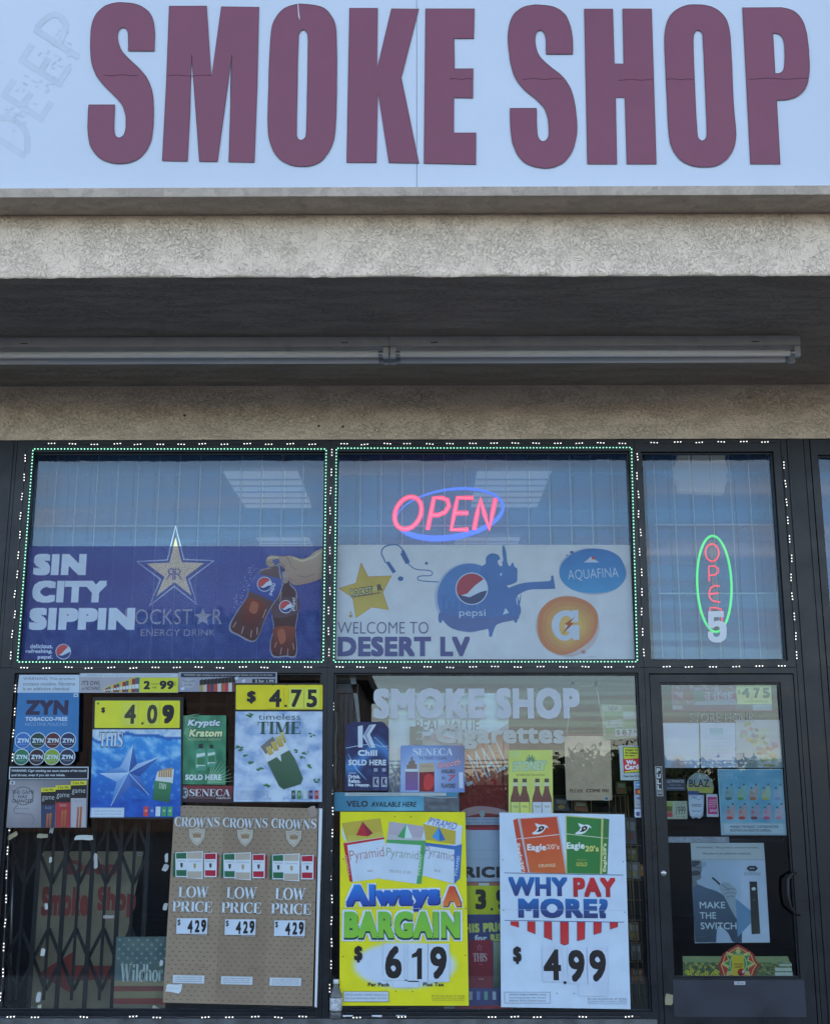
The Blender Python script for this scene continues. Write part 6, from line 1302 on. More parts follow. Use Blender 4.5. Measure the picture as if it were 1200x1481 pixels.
# price sign between the two big ones
t, s = inner('price_sign', 'half hidden THIS PRICE for REAL sign between yellow and white price signs', 'price sign', [(652,1199),(742,1199),(742,1461),(646,1466)], 0.050, 0.004, (56, 66, 128), W=(170, 196, 226), wash=(0.006, 0.007, 0.009))
s.p([(652.5,1199),(741,1199),(741,1275),(652.5,1275)], (150, 180, 216)); s.t('PRICE', 655, 1253.2, 731, 1269.6, (40, 42, 52), .05); s.r(676, 1196, 722, 1200.5, (140, 40, 60)); s.r(655, 1229, 741, 1230, (138, 164, 200)); s.r(655, 1242, 741, 1243, (138, 164, 200))
s.r(668, 1276, 741, 1281, (150, 100, 90)); s.r(692, 1277, 707, 1284, (176, 196, 206)); s.p([(650,1281),(741,1281),(741,1322.5),(650,1322.5)], (192, 196, 40)); s.t('3', 687, 1286, 703, 1315.4, (36, 40, 40), .05); s.c(711, 1315, 2, 2, (36, 40, 40), 10); s.t('9', 717, 1286, 733, 1315.4, (36, 40, 40), .05)
s.t('THIS PRICE', 661, 1334.8, 738, 1348.4, (200, 206, 110), .06, 0, 2.5); s.t('for', 686, 1352, 704, 1361.5, (200, 212, 236), .05); s.t('REAL', 709, 1350.5, 738, 1361, (200, 206, 110), .06, 0, 2)
s.p([(678,1360),(711,1359),(713.5,1429),(678,1429)], ((126, 44, 66), (104, 34, 54))); s.s('THIS', 684, 1378.5, 704, 1390.5, (190, 180, 196)); s.l(star_pts(693, 1370.5, 4.6, 1.8), .6, (190, 140, 160), closed=True); s.t('RED', 692, 1394, 698, 1395.4, (170, 130, 150)); s.t('FILTER', 692, 1415, 699, 1417, (180, 150, 165), .02); s.p([(713,1362),(738,1362),(738,1424),(714,1429)], ((140, 160, 150), (30, 72, 62)))
s.p([(646,1456),(742,1453),(742,1461),(646,1466)], (130, 44, 64)); 
for x, c_ in ((678, (140, 160, 196)), (689, (90, 120, 190)), (700, (90, 150, 160)), (712, (150, 180, 215))): s.r(x, 1434, x+5, 1446, c_)
finish(t, s)
scrap(641, 1455.5, 657, 1464.5, 4, 0.045, 'pale tape patch at the foot of the window right of the yellow sign', (130, 150, 160))

# ================================================================ DOOR: posters inside the glass
t, s = inner('poster', 'faded purple TIME pack poster at the top of the door', 'poster', [(970,989.8),(1115,989.8),(1116,1027.6),(972,1027.6)], 0.034, 0.0008, (128, 128, 152), W=(176, 202, 232), wash=(0.12, 0.14, 0.15))
s.g([(971,990.5),(1064,990.5),(1064,1027),(972.5,1027)], lambda u, v: (124, 112, 128) if v > .72 else mixc((150, 150, 182), (130, 84, 112), .5+1.6*fbm(u*9, v*4, 3, 3)), 34, 12)
s.r(987, 998, 1002, 1013, (132, 84, 106)); s.r(1002, 999, 1018, 1014, (98, 132, 132)); s.t('TIME', 1019, 1001, 1060, 1012.5, (168, 184, 202), -.005); s.p([(1004,1015),(1062,1011),(1064,1019),(1004,1020)], (136, 148, 180)); s.r(972, 1020, 986, 1026, (150, 160, 178)); s.r(1063, 1019, 1086, 1027, (118, 128, 140)); s.r(1088, 1019, 1115, 1027.2, (160, 184, 200)); finish(t, s)
card(t, s, 1064.6, 989.7, 1114.6, 1018.2, '', None, (178, 190, 130)); 
s2 = Sheet(0.034-EPS*s.k-0.0012, (176, 202, 232), (0.12, 0.14, 0.15)); s2.t('$', 1066, 1002-4, 1070, 1005, (118, 132, 110), .01); s2.t('4', 1071.5, 995, 1083.5, 1009, (104, 118, 104), .05); s2.t('7', 1089, 994.5, 1098.5, 1009.5, (104, 118, 104), .05); s2.t('5', 1102, 994.5, 1112.5, 1009.5, (104, 118, 104), .05); s2.l([(1086.6, 990.5), (1086.6, 1016.5)], .4, (140, 150, 110)); s2.t('price includes tax', 1076, 1013.4, 1110, 1015.8, (140, 152, 106), .01); s2.build(t)
vl = thing('window_lettering', 'faint outlined STORE HOUR lettering on the door glass', 'window lettering', tuple(P(1043, 1044, 0.020)))
s = Sheet(0.0203, (193, 216, 244)); s.t('STORE HOUR', 996.4, 1031.6, 1090, 1044.2, (150, 162, 168), -0.008); letters(s, vl, 'letter'); s.build(vl)
for i, (q, lb) in enumerate((([(957,1045.5),(1010,1045.5),(1011,1110.5),(959.5,1110.5)], 'blank white sheet at the left of the door glass'), ([(1011.8,1045.2),(1062.6,1045.2),(1063.4,1110.2),(1012.8,1110.2)], 'white sheet with a small blue box printed on it, on the door'))):
    t, s = inner('paper_notice', lb, 'notice', q, 0.034, 0.0006, (176, 196, 224), W=(166, 190, 218), wash=(0.07, 0.09, 0.10))
    if i:
        s.r(1025.4, 1052.4, 1045.3, 1062.5, (132, 178, 206)); s.t('notice', 1031, 1059, 1040, 1061.4, (170, 196, 214)); 
        for k in range(7): s.r(1018, 1068+k*5.2, 1058-rl.uniform(0, 9), 1068.9+k*5.2, (164, 186, 218))
    else: s.r(958.5, 1046.4, 1010, 1047.2, (160, 180, 205)); s.g([(970,1094),(990,1094),(1000,1110),(962,1110)], lambda u, v: mixc((196, 170, 180), (176, 196, 224), abs(u-.5)*2), 8, 4)
    finish(t, s)
t, s = inner('poster', 'collage of scattered food photographs on white paper in the door', 'poster', [(1062.9,1041),(1136,1041),(1137.2,1110.4),(1063.8,1110.4)], 0.036, 0.0006, (160, 180, 196), W=(166, 190, 218), wash=(0.07, 0.09, 0.10))
for k in range(46):
    a = rl.uniform(0, 1); x = 1078+a*34+rl.uniform(-13, 20)*(1-a*.2); y = 1052+a*44+rl.uniform(-9, 9)
    if x < 1134: s.r(x-rl.uniform(2, 6), y-rl.uniform(1.5, 4), x+rl.uniform(2, 5), y+rl.uniform(1, 4), rl.choice([(196, 176, 140), (180, 160, 150), (140, 160, 130), (150, 140, 170), (196, 190, 170), (170, 190, 160), (120, 140, 130), (186, 196, 196), (160, 130, 140)]), rl.uniform(-40, 40))
s.p([(1064,1090),(1074,1088),(1083,1108),(1066,1110)], (130, 150, 172)); s.p([(1082,1098),(1094,1101),(1094,1109),(1080,1109)], (128, 152, 160)); s.c(1112, 1107, 9, 2, (140, 150, 130)); finish(t, s)
t, s = inner('poster', 'bright blue flavour poster with two rows of paired bottles on the door', 'poster', [(1036.9,1112.4),(1130.8,1111.9),(1137,1208),(1042.4,1208)], 0.0285, 0.001, (160, 200, 226), W=(193, 216, 244), wash=(0, 0, 0))
s.g([(1038.4,1114),(1129.5,1113.6),(1133.5,1190),(1042.6,1190)], lambda u, v: mixc((66, 152, 202), (130, 196, 228), .45+.55*fbm(u*2.4, v*3, 5, 3)+.3*v), 18, 16)
s.box(1041, 1117, 1059, 1125.6, .5, (170, 205, 226)); s.t('FUM', 1043, 1119, 1057, 1124, (170, 205, 226), -.01)
fl = [(70, 120, 130), (90, 160, 110), (190, 110, 90), (190, 190, 110), (120, 150, 200), (190, 70, 80), (176, 60, 70), (110, 50, 90), (190, 80, 130), (200, 130, 170)]
for r_ in range(2):
    for k in range(5):
        x = 1048+k*17.6+r_*1.6; y = 1135+r_*28
        for dx, h in ((0, 14), (6.5, 19)): s.sm([(x+dx+1.6, y+20-h), (x+dx+3.6, y+20-h), (x+dx+5.6, y+24-h), (x+dx+5.8, y+20), (x+dx-.2, y+20), (x+dx, y+24-h)], mixc((150, 200, 224), fl[r_*5+k], .35)); s.r(x+dx+1.4, y+17.4-h, x+dx+4, y+20-h, (70, 96, 130))
        s.c(x+5, y+20, 5, 2.4, fl[r_*5+k], 10); s.r(x+1, y+9, x+5, y+14, mixc(fl[r_*5+k], (190, 205, 220), .4))
s.p([(1044.6,1190),(1133.4,1190),(1134.6,1206.4),(1045.2,1206.4)], (168, 200, 222)); s.box(1045.6, 1190.6, 1133, 1206, .4, (90, 140, 176)); s.small(1055, 1193, 1125, 1203.6, ['WARNING: THIS PRODUCT CONTAINS NICOTINE.', 'NICOTINE IS AN ADDICTIVE CHEMICAL.'], (50, 76, 104), .02); finish(t, s)
t, s = sticker('round_sticker', 'pale yellow arched BLAZ sticker beside the blue flavour poster', [(992,1136),(996,1124),(1004,1118),(1012,1117),(1022,1120),(1029,1129),(1032,1139),(1030,1148),(994,1146)], 0.0305, (140, 150, 140), W=(172, 198, 228), wash=(0.04, 0.045, 0.045))
s.sm([(993,1134),(1000,1122),(1012,1118.4),(1024,1124),(1028,1130)], (120, 150, 170), n=1); s.t('BLAZ', 996, 1127.5, 1025, 1138, (50, 56, 56), .01); s.p([(994,1139),(1031,1139),(1030,1147),(994,1145)], (170, 172, 100)); s.r(994, 1144, 1010, 1149.6, (70, 90, 150)); finish(t, s)
t, s = sticker('sticker', 'navy ULTIMATE sticker on the left of the door glass', [(961.6,1126.4),(990.2,1126.4),(990.6,1143.6),(962,1143.6)], 0.030, (46, 58, 92), W=(172, 198, 228))
s.t('ULTIMATE', 963.5, 1128, 988.5, 1132, (150, 165, 190), .02); s.t('VAPE & GLASS', 968, 1134.5, 984, 1136.6, (110, 128, 160)); s.t('(702) 000 0000', 964, 1138.6, 988, 1141.6, (120, 140, 175), .01) if False else s.r(964, 1139.4, 988, 1140.4, (120, 140, 175)); finish(t, s)
t, s = sticker('sticker', 'pale 1999 sticker with a small green and red panel, low left on the door glass', [(961.6,1158.6),(993,1158.6),(993.6,1184.6),(962.6,1184.6)], 0.030, (150, 170, 164), W=(172, 198, 228))
s.r(963, 1160, 972, 1170, (130, 160, 90)); s.r(963.5, 1166, 971.6, 1174, (80, 84, 50)); s.r(964, 1174.6, 972, 1181.6, (160, 60, 70)); s.t('1999', 977, 1166, 990.6, 1178, (40, 52, 60), .0); s.small(976, 1160.4, 991.6, 1165, ['PROUDLY SERVED', 'SINCE THEN'], (90, 104, 110)); s.small(977, 1179.4, 991, 1183, ['keep out of reach'], (100, 112, 116)); finish(t, s)
t, s = sticker('sticker', 'white bearded face sticker outlined in blue, between the 1999 and pink stickers', [(994.6,1149.5),(1017.6,1149.5),(1017,1172),(1016,1180),(1011,1184),(1006,1182),(1001,1184),(997,1179),(995.4,1170)], 0.0300, (140, 168, 204), W=(172, 198, 228))
s.sm([(996,1151),(1004,1156),(1008,1151),(1016,1153),(1015.6,1172),(1012,1180),(1006,1178),(1000,1181),(997,1172)], (176, 196, 226), n=1); 
for x in (1001.5, 1006.5, 1011.5): s.box(x-2, 1163, x+2, 1166.4, .7, (50, 60, 90))
s.l([(1000,1172),(1004,1174),(1006,1172),(1009,1174),(1013,1172)], .8, (60, 74, 104)); s.l([(998,1155),(1003,1153),(1010,1157),(1015,1153)], .7, (70, 100, 170)); finish(t, s)
t, s = sticker('sticker', 'pink phone shaped sticker with white rim beside the face sticker', [(1020.6,1148.6),(1036.6,1148.6),(1038.6,1181.4),(1021.6,1181.4)], 0.030, (176, 192, 220), W=(172, 198, 228), rnd=0.006)
s.p([(1022.4,1152.6),(1035.8,1152.6),(1037,1177.6),(1023,1177.6)], (170, 50, 128)); s.small(1024, 1156, 1035.5, 1168, ['VAPES', 'HOOKAH', 'KRATOM', 'GLASS'], (214, 170, 200), .02); s.t('SALE', 1026, 1170, 1036, 1174, (224, 180, 210), .04); finish(t, s)
t, s = sticker('pull_sticker', 'upright black and white PULL sticker on the left stile of the door', [(946.8,1108.6),(956.4,1108.6),(958.4,1151.4),(949.6,1151.4)], -0.0092, (176, 190, 205))
s.p([(947.6,1109.4),(955.8,1109.4),(957.7,1150.7),(950.3,1150.7)], (26, 30, 38)); 
for i, ch in enumerate('PULL'): s.t(ch, 948.9+i*.45, 1111+i*8.2, 954.3+i*.45, 1117.6+i*8.2, (180, 194, 210), .04)
for k in range(3): s.r(951, 1143.6+k*2, 956.6, 1144.3+k*2, (180, 194, 210))
finish(t, s)
t, s = sticker('sticker', 'tiny pale sticker on the kick plate below the flower banner', [(1061,1419.4),(1077,1419.2),(1077.3,1424.3),(1061.3,1424.4)], -0.0122, (150, 166, 190)); s.t('ADC door', 1065, 1420.6, 1075, 1423, (60, 80, 110), .02); finish(t, s)
scrap(961.5, 1438, 972.5, 1453, -3, -0.0095, 'yellowed paper square taped low on the left door stile', (126, 130, 116))
m = MB(); p0, p1 = P(959, 1214.5, 0.050), P(1053.5, 1214.8, 0.050); m.box(p0.x, p1.x, 0.047, 0.0485, p0.z-0.016, p0.z+0.017); tp = m.build('tape_wrap', grime(mat('dull_tape', (0.34, 0.38, 0.44), 0.45), 30, 0.35, 0.003, 60)); tag(tp, 'crinkled grey tape wrapped along the left half of the door push bar', 'tape')

# switch poster
t, s = inner('poster', 'blue and white MAKE THE SWITCH poster of a man holding a vaporizer', 'poster', [(998,1219),(1103.7,1219),(1105.6,1243.6),(1112.8,1363.2),(1004.2,1364),(999.4,1243.6)], 0.032, 0.001, (150, 178, 206), W=(170, 196, 226), wash=(0.006, 0.007, 0.01))
jz = lambda q: Z2(q, 4.444, 930, 1200)
s.p(jz([(304,88),(770,88),(776,192),(308,192)]), (158, 180, 198)); s.t('WARNING: This product contains nicotine.', *jz([(338,108)])[0], *jz([(738,124)])[0], (84, 100, 112), .02); s.t('Nicotine is an addictive chemical.', *jz([(380,145)])[0], *jz([(692,160)])[0], (84, 100, 112), .02); s.l(jz([(306,193),(778,194)]), .5, (90, 110, 130))
s.g(jz([(308,196),(625,196),(632,726),(330,726)]), lambda u, v: mixc((136, 170, 206), (150, 184, 220), u), 2, 2); s.g(jz([(625,196),(778,196),(811,724),(632,726)]), lambda u, v: mixc((160, 188, 222), (176, 200, 232), v), 2, 2)
s.sm(jz([(312,370,1),(350,352),(400,372),(470,395),(520,425),(560,450),(590,520),(630,540),(632,724,1),(575,722),(540,660),(480,620),(466,724,1),(332,724,1)]), ((64, 94, 130), (44, 66, 94)), n=2)
s.sm(jz([(310,198,1),(372,198,1),(372,240),(376,262),(366,285),(372,300),(362,318),(340,330),(348,352),(314,370,1)]), (88, 110, 134), n=2); s.sm(jz([(310,198,1),(360,200),(352,225),(318,240),(310,236,1)]), (44, 58, 78), n=1); s.sm(jz([(312,268),(345,262),(368,275),(362,290),(330,296),(313,292)]), (44, 58, 78), n=1); s.l(jz([(326,238),(362,246),(380,238)]), .7, (30, 40, 56)); s.c(*jz([(388,222)])[0], 3.8, 4.2, (120, 150, 178), 14)
s.sm(jz([(490,350),(520,338),(552,345),(585,370),(600,395),(590,440),(600,500),(620,570),(600,575),(560,510),(530,450),(500,400),(488,375)]), (126, 156, 184), n=2)
for q in ([(505,352),(530,372),(552,392)], [(520,390),(548,378),(585,382)], [(524,410),(556,402),(588,410)], [(532,435),(560,424),(584,432)]): s.l(jz(q), .8, (70, 96, 124))
s.l(jz([(441,308),(462,325),(490,352)]), 2.6, (30, 40, 56)); s.p(jz([(590,440),(688,520),(690,600),(604,690),(598,560)]), (84, 134, 184))
s.t('MAKE', *jz([(360,463)])[0], *jz([(524,505)])[0], (196, 212, 232), .01); s.t('THE', *jz([(362,530)])[0], *jz([(466,572)])[0], (196, 212, 232), .01); s.t('SWITCH', *jz([(367,596)])[0], *jz([(597,640)])[0], (196, 212, 232), .01)
s.p(jz([(680,333),(728,333),(750,668),(694,672)]), ((22, 28, 36), (44, 54, 56))); s.sm(jz([(694,376),(708,368),(722,378),(712,390),(698,388)]), (190, 205, 220), n=1); s.c(*jz([(709,452)])[0], 1, 1, (90, 110, 110), 8)
s.p(jz([(660,248),(678,232),(718,232),(735,248),(718,266),(678,266)]), (30, 42, 60)); s.t('JUUL', *jz([(680,243)])[0], *jz([(714,255)])[0], (160, 178, 200), .02); s.small(*jz([(646,272)])[0], *jz([(752,294)])[0], ['the alternative', 'for adult smokers'], (90, 110, 136), .01); s.t('small print for adults', *jz([(336,686)])[0], *jz([(394,692)])[0], (96, 120, 146)); finish(t, s)

# flower banner with medallion
t, s = inner('window_banner', 'green sunflower field banner with a red medallion above the kick plate', 'banner', [(986.3,1382.7),(1139,1383),(1148,1414.5),(987.5,1414.5)], 0.034, 0.001, (66, 100, 84), W=(170, 196, 226), wash=(0.004, 0.005, 0.006))
s.g([(986.6,1383),(1138.6,1383.3),(1147,1414.3),(987.8,1414.3)], lambda u, v: mixc((104, 138, 112) if v < .3 else (50, 78, 60), (120, 140, 90), .3+1.4*fbm(u*30, v*9, 2, 3)), 80, 16)
for k in range(34): x, y = 990+rl.uniform(0, 48), 1392+rl.uniform(0, 20); r_ = .6+(y-1390)*.09; s.c(x, y, r_*1.3, r_, (196, 186, 60), 8); s.c(x, y, r_*.5, r_*.4, (70, 56, 30), 6)
for q, c_ in (((1120,1399.4,1144,1404.6), (170, 190, 186)), ((1126,1399.6-6,1144,1397.5), (150, 176, 170))): s.r(*q, c_)
s.r(1120, 1406, 1145, 1412, (176, 196, 196)); s.l([(1131,1392),(1143,1392)], .6, (150, 176, 170))
C1 = jz([(605,735),(660,765),(705,795),(722,840),(745,870),(722,905),(706,955),(505,955),(492,910),(478,872),(496,838),(506,800),(555,765)])
def shrink(pts, f, cx=1066.6, cy=1394): return [(cx+(x-cx)*f, cy+(y-cy)*f) for x, y in pts]
s.p(C1, (150, 40, 44)); s.p(shrink(C1, .87), (196, 172, 120)); s.p(shrink(C1, .82), (176, 56, 52)); s.p(shrink(star_pts(1066.6, 1394, 25, 16, 8), 1), (196, 178, 120)); s.p(star_pts(1066.6, 1393, 20, 13, 10, 18), (54, 130, 84)); s.c(1066.6, 1394, 12.5, 15, (150, 190, 176)); s.c(1066.6, 1394, 11.4, 14, (60, 130, 90))
s.r(1057.5, 1381.4, 1075.4, 1412, (206, 176, 50)); s.t('NATURAL', 1060, 1393, 1074, 1395.6, (110, 80, 30), .04); s.t('LEAF', 1061.5, 1396.6, 1072.5, 1399.6, (110, 80, 30), .04); s.c(1071, 1406, 5.4, 5.6, (150, 30, 44)); s.c(1074, 1405, 1.8, 2.4, (190, 196, 205), 8); s.c(1070, 1409, 2, 2, (40, 20, 30), 8); finish(t, s)

# ================================================================ INSIDE THE LOWER WINDOWS
GB = mat('gate_black', (0.004, 0.005, 0.007), 0.5)
IRON = GB
# old sandwich-board sign leaning behind the gate
t, s = board('old_sign', 'old beige Deep Smoke Shop sign with red arrow, standing behind the folding gate', 'sign', [(57,1231),(208,1231.5),(160,1466),(41,1466)], 0.42, 0.008, (128, 126, 112), W=(152, 168, 190))
s.g([(57.5,1231.5),(207.5,1232),(160,1465.5),(42,1465.5)], lambda u, v: mixc((132, 129, 116), (108, 104, 94), .4+.8*fbm(u*3, v*4, 1, 4)), 16, 22)
RD = (118, 54, 54)
s.t('Deep', 97.5, 1244, 170, 1271, RD, .06); s.t('Smoke', 60.5, 1282, 128, 1325, RD, .055); s.t('Shop', 141, 1282, 197, 1327, RD, .055)
s.p([(55.5,1408),(105.5,1377),(105.5,1396),(163,1397),(165,1416.5),(104,1418.6),(102,1436)], (122, 52, 52))
for x, y in ((61, 1236.6), (202.5, 1235.5), (47.5, 1458.5)): s.c(x, y, 2.9, 2.9, (180, 186, 190), 14); s.c(x, y, 1.5, 1.5, (20, 22, 28), 10)
finish(t, s)
# folding scissor gate
gt = thing('folding_gate', 'black folding scissor gate standing across the lower left window', 'folding gate', tuple(P(120, 1466, 0.24))); GY = 0.24
tk = [(-22+i*39.2) for i in range(7)]       # heavy uprights at the level y=1235
def gx(x, y): # vertical line in the world through photo x at y=1235
    X = P(x, 1235, GY).x; return Vector((X, GY, P(600, y, GY).z))
def bar(x0, y0, x1, y1, w_, dy, name):
    a, b = gx(x0, y0), gx(x1, y1); d = (b-a).normalized(); n_ = Vector((d.z, 0, -d.x))*w_/2; m = MB(); ya, yb = GY+dy, GY+dy+0.006
    m.add([(a+n_)[:], (a-n_)[:], (b-n_)[:], (b+n_)[:]]+[(a+n_)[:], (a-n_)[:], (b-n_)[:], (b+n_)[:]], [(0,1,2,3),(7,6,5,4),(0,4,5,1),(1,5,6,2),(2,6,7,3),(3,7,4,0)])
    m.v = [(v[0], (ya if i < 4 else yb), v[2]) for i, v in enumerate(m.v)]; m.build(name, IRON, gt)
for i, x in enumerate(tk):
    if x > 215: continue
    bar(x, 1170, x, 1464, 0.026, 0.0, 'upright'); xt = x+19.6
    if xt < 205:
        bar(xt, 1175, xt, 1448, 0.017, 0.014, 'thin_upright')
        for (ya, yb, yc) in ((1235, 1279, 1190), (1388.5, 1344, 1435)):
            bar(x, ya, xt, yb, 0.019, 0.024, 'lattice_bar'); bar(x+39.2, ya, xt, yb, 0.019, 0.031, 'lattice_bar')
            bar(x, ya, xt, yc, 0.019, 0.038, 'lattice_bar'); bar(x+39.2, ya, xt, yc, 0.019, 0.045, 'lattice_bar')
bar(-25, 1462, 205, 1462, 0.02, -0.008, 'bottom_rail')
# flag board
t, s = board('poster', 'stars and stripes Wildhorse board leaning left of the brown cardboard sign', 'poster', [(168.7,1355),(243.5,1354.6),(238,1472),(163.5,1472)], 0.10, 0.004, (70, 92, 100), W=(150, 170, 198))
s.g([(169,1355.4),(243.3,1355),(241,1418),(165.8,1418)], lambda u, v: mixc((60, 88, 106), (78, 104, 112), .5+fbm(u*4, v*4, 2, 3)), 10, 10)
for j in range(6):
    for i in range(6):
        x = 173.5+i*13.4+(6.6 if j % 2 else 0)-j*.5; y = 1359.5+j*6.6
        if x < 240: s.p(star_pts(x, y, 2.6, 1.1), (118, 142, 148), adv=0)
s.k += 1
s.p([(165.8,1418),(241,1418),(240.6,1426),(165.4,1426)], (110, 112, 98)); s.p([(165.4,1426),(240.6,1426),(240.3,1433.5),(165,1434)], (104, 58, 60)); s.p([(165,1434),(240.3,1433.5),(240,1443.5),(164.6,1444)], (108, 112, 96)); s.p([(164.6,1444),(240,1443.5),(239.6,1453),(164.3,1452)], (104, 52, 56)); s.p([(164.3,1452),(239.6,1453),(239,1461),(164,1460)], (92, 98, 94)); s.p([(164,1460),(239,1461),(238.4,1471),(163.7,1471)], (58, 62, 66))
s.s('Wildhor', 174.5, 1394, 236, 1420, (168, 186, 196)); s.t('EXPERIENCE THE FREEDOM', 175, 1426.6, 240, 1430.4, (60, 54, 58), .01); finish(t, s)
sc = [(11.5,1205,27,1211.5,32,'yellowish tape scrap at the left edge of the lower left window',(150,154,136)),(54.6,1205.6,69,1212,-3,'short tape scrap below the grey cigar poster',(140,146,136)),(73.5,1185,79.5,1205,-8,'upright white tape scrap over the corner of the navy cigar pack',(176,190,206)),(109,1208,134.5,1215,-3,'wide white tape scrap under the blue star sign',(186,196,206)),
 (136,1235.4,141.8,1256,6,'upright white tape scrap over the letter D of the old sign',(150,162,178)),(71.3,1239.6,75.8,1247.5,0,'small round scrap near the top left of the old sign',(166,176,186)),(65,1306,70,1315,10,'small scrap over the word Smoke of the old sign',(168,178,190)),(149,1323.6,166,1328.4,-2,'flat scrap under the word Shop of the old sign',(120,132,146)),(59.5,1372,66,1382.4,-8,'small upright scrap left of the red arrow',(168,178,190)),(53,1434,60,1450,-6,'white upright scrap at the bottom left of the old sign',(160,174,192)),(54.6,1453,60.8,1462,4,'torn scrap below the old sign by the sill',(160,170,166)),
 (238.6,1235,243.6,1247.5,4,'white tape scrap left of the CROWNS packs',(176,188,204)),(235.6,1250,243.5,1260,-20,'crumpled tape scrap just below the one by the CROWNS packs',(170,182,198)),(236.5,1306,242.5,1316,-8,'small tape scrap left of the word PRICE on the cardboard sign',(168,180,196)),(231.5,1388.5,236.2,1397.5,0,'small white scrap beside the lettering on the flag board',(176,190,206)),(220.5,1455.5,231,1461,-24,'torn paper scrap at the foot of the flag board',(150,160,166)),(164,1458.5,170.5,1463.5,-10,'torn paper scrap at the bottom left of the flag board',(170,180,180)),(12,1462,18.5,1466.5,-10,'torn paper scrap on the sill at the far left',(160,166,160)),(201,1197,206,1206,0,'tiny tape scrap right of the blue star sign',(120,130,140))]
for x0, y0, x1, y1, r_, lb, c_ in sc[:-1]: scrap(x0, y0, x1, y1, r_, 0.0290, lb, c_)
# standing curtain rail and dark drapes at the far left
MB().tube([P(19, 1215, 0.35), P(12, 1440, 0.35)], 0.011, 10)
t = thing('curtain', 'dark drapes hanging behind the folding gate in the lower left window', 'curtain', tuple(P(100, 1230, 0.62))); 
DRP = grime(mat('dark_cloth', (0.020, 0.022, 0.026), 0.9), 6, 0.3)
vs = []; fs = []; nn = 120
for i in range(nn+1):
    x = P(0, 1200, .62).x+(P(240, 1200, .62).x-P(0, 1200, .62).x)*i/nn; yy = 0.62+0.035*math.sin(i*.55)+0.02*math.sin(i*.23+1)
    vs += [(x, yy, P(600, 985, .62).z), (x+0.01*math.sin(i), yy+0.02, P(600, 1244, .62).z)]
for i in range(nn): fs.append((2*i, 2*i+1, 2*i+3, 2*i+2))
m = MB(); m.add(vs, fs, 0, True); o = m.build('drape', DRP, t); sd_ = o.modifiers.new('thickness', 'SOLIDIFY'); sd_.thickness = 0.004
t = thing('pole', 'slim steel pole standing at the far left behind the glass', 'pole', tuple(P(13, 1460, 0.33)))
MB().tube([P(20.5, 1212, .33), P(13, 1455, .33)], 0.010, 10).build('tube', mat('dull_steel'), t); q = P(13, 1455, .33); MB().lathe([(0.0, 0.03), (0.03, 0.025), (0.045, 0.0), (0.045, -0.02), (0.0, -0.02)], q, 16).build('foot', GB, t)
# back shelf with boxes glimpsed low behind the left window
wd = grime(mat('brown_shelf', (0.085, 0.05, 0.035), 0.6), 5, 0.3)
t = thing('shelf_unit', 'brown shelf unit behind the green drink poster', 'shelf', tuple(P(290, 1130, 0.8)))
for x in (121, 292, 330, 458): 
    a = P(x, 1060, .8); MB().box(a.x-0.018, a.x+0.018, 0.78, 1.05, P(600, 1165, .8).z, P(600, 978, .8).z).build('post', wd, t)
for y in (1020, 1062, 1110): z = P(600, y, .8).z; MB().box(P(100, y, .8).x, P(462, y, .8).x, 0.785, 1.04, z-0.012, z+0.012).build('shelf_board', wd, t)
z = P(600, 978, .8).z; MB().box(P(60, 1000, .8).x, P(462, 1000, .8).x, 1.06, 1.08, P(600, 1170, .8).z, z).build('back_panel', grime(mat('dark_red_panel', (0.045, 0.022, 0.020), 0.7), 4, 0.4), t)
# dark blind stack on the left of the middle window
t = thing('blind_stack', 'dark gathered blind with cords at the left end of the lower middle window', 'blind', tuple(P(500, 1150, 0.11)))
BLD = grime(mat('dark_slat', (0.035, 0.045, 0.052), 0.5), 10, 0.3)
for i, (x0, x1) in enumerate(((484, 489), (490, 496.5), (497.5, 503), (504, 511), (512, 517))):
    a, b = P(x0, 1060, .11).x, P(x1, 1060, .11).x; MB().box(a, b, 0.10+.006*(i % 2), 0.113+.006*(i % 2), P(600, 1148-i*2, .11).z, P(600, 1003, .11).z).build('slat', BLD, t)
MB().box(P(482.5, 990, .1).x, P(518, 990, .1).x, 0.088, 0.135, P(600, 1003, .1).z, P(600, 989, .1).z).build('head_rail', BLD, t, bevel=0.002)
MB().box(P(485, 980, .1).x, P(514, 980, .1).x, 0.10, 0.13, P(600, 988, .1).z, P(600, 976, .1).z).build('bracket', GB, t)
for k, (xs, cc) in enumerate((((488, 491, 487, 493, 489, 486), WIRE), ((493, 490, 495, 488, 491, 490), WIRE), ((486, 487, 485, 486, 485, 486), CORD))):
    MB().tube([P(x, 1030+i*22, .085) for i, x in enumerate(xs)], 0.0035, 6).build('cord', cc, t)
m = MB(); m.prism([(P(*q, .09).x, P(*q, .09).z) for q in ((505,976),(514,976),(519,1020),(521,1046),(517,1046),(512,1008))], 0.088, 0.092); m.build('hanging_strip', mat('pale_strip', (0.35, 0.38, 0.36), 0.6), t)
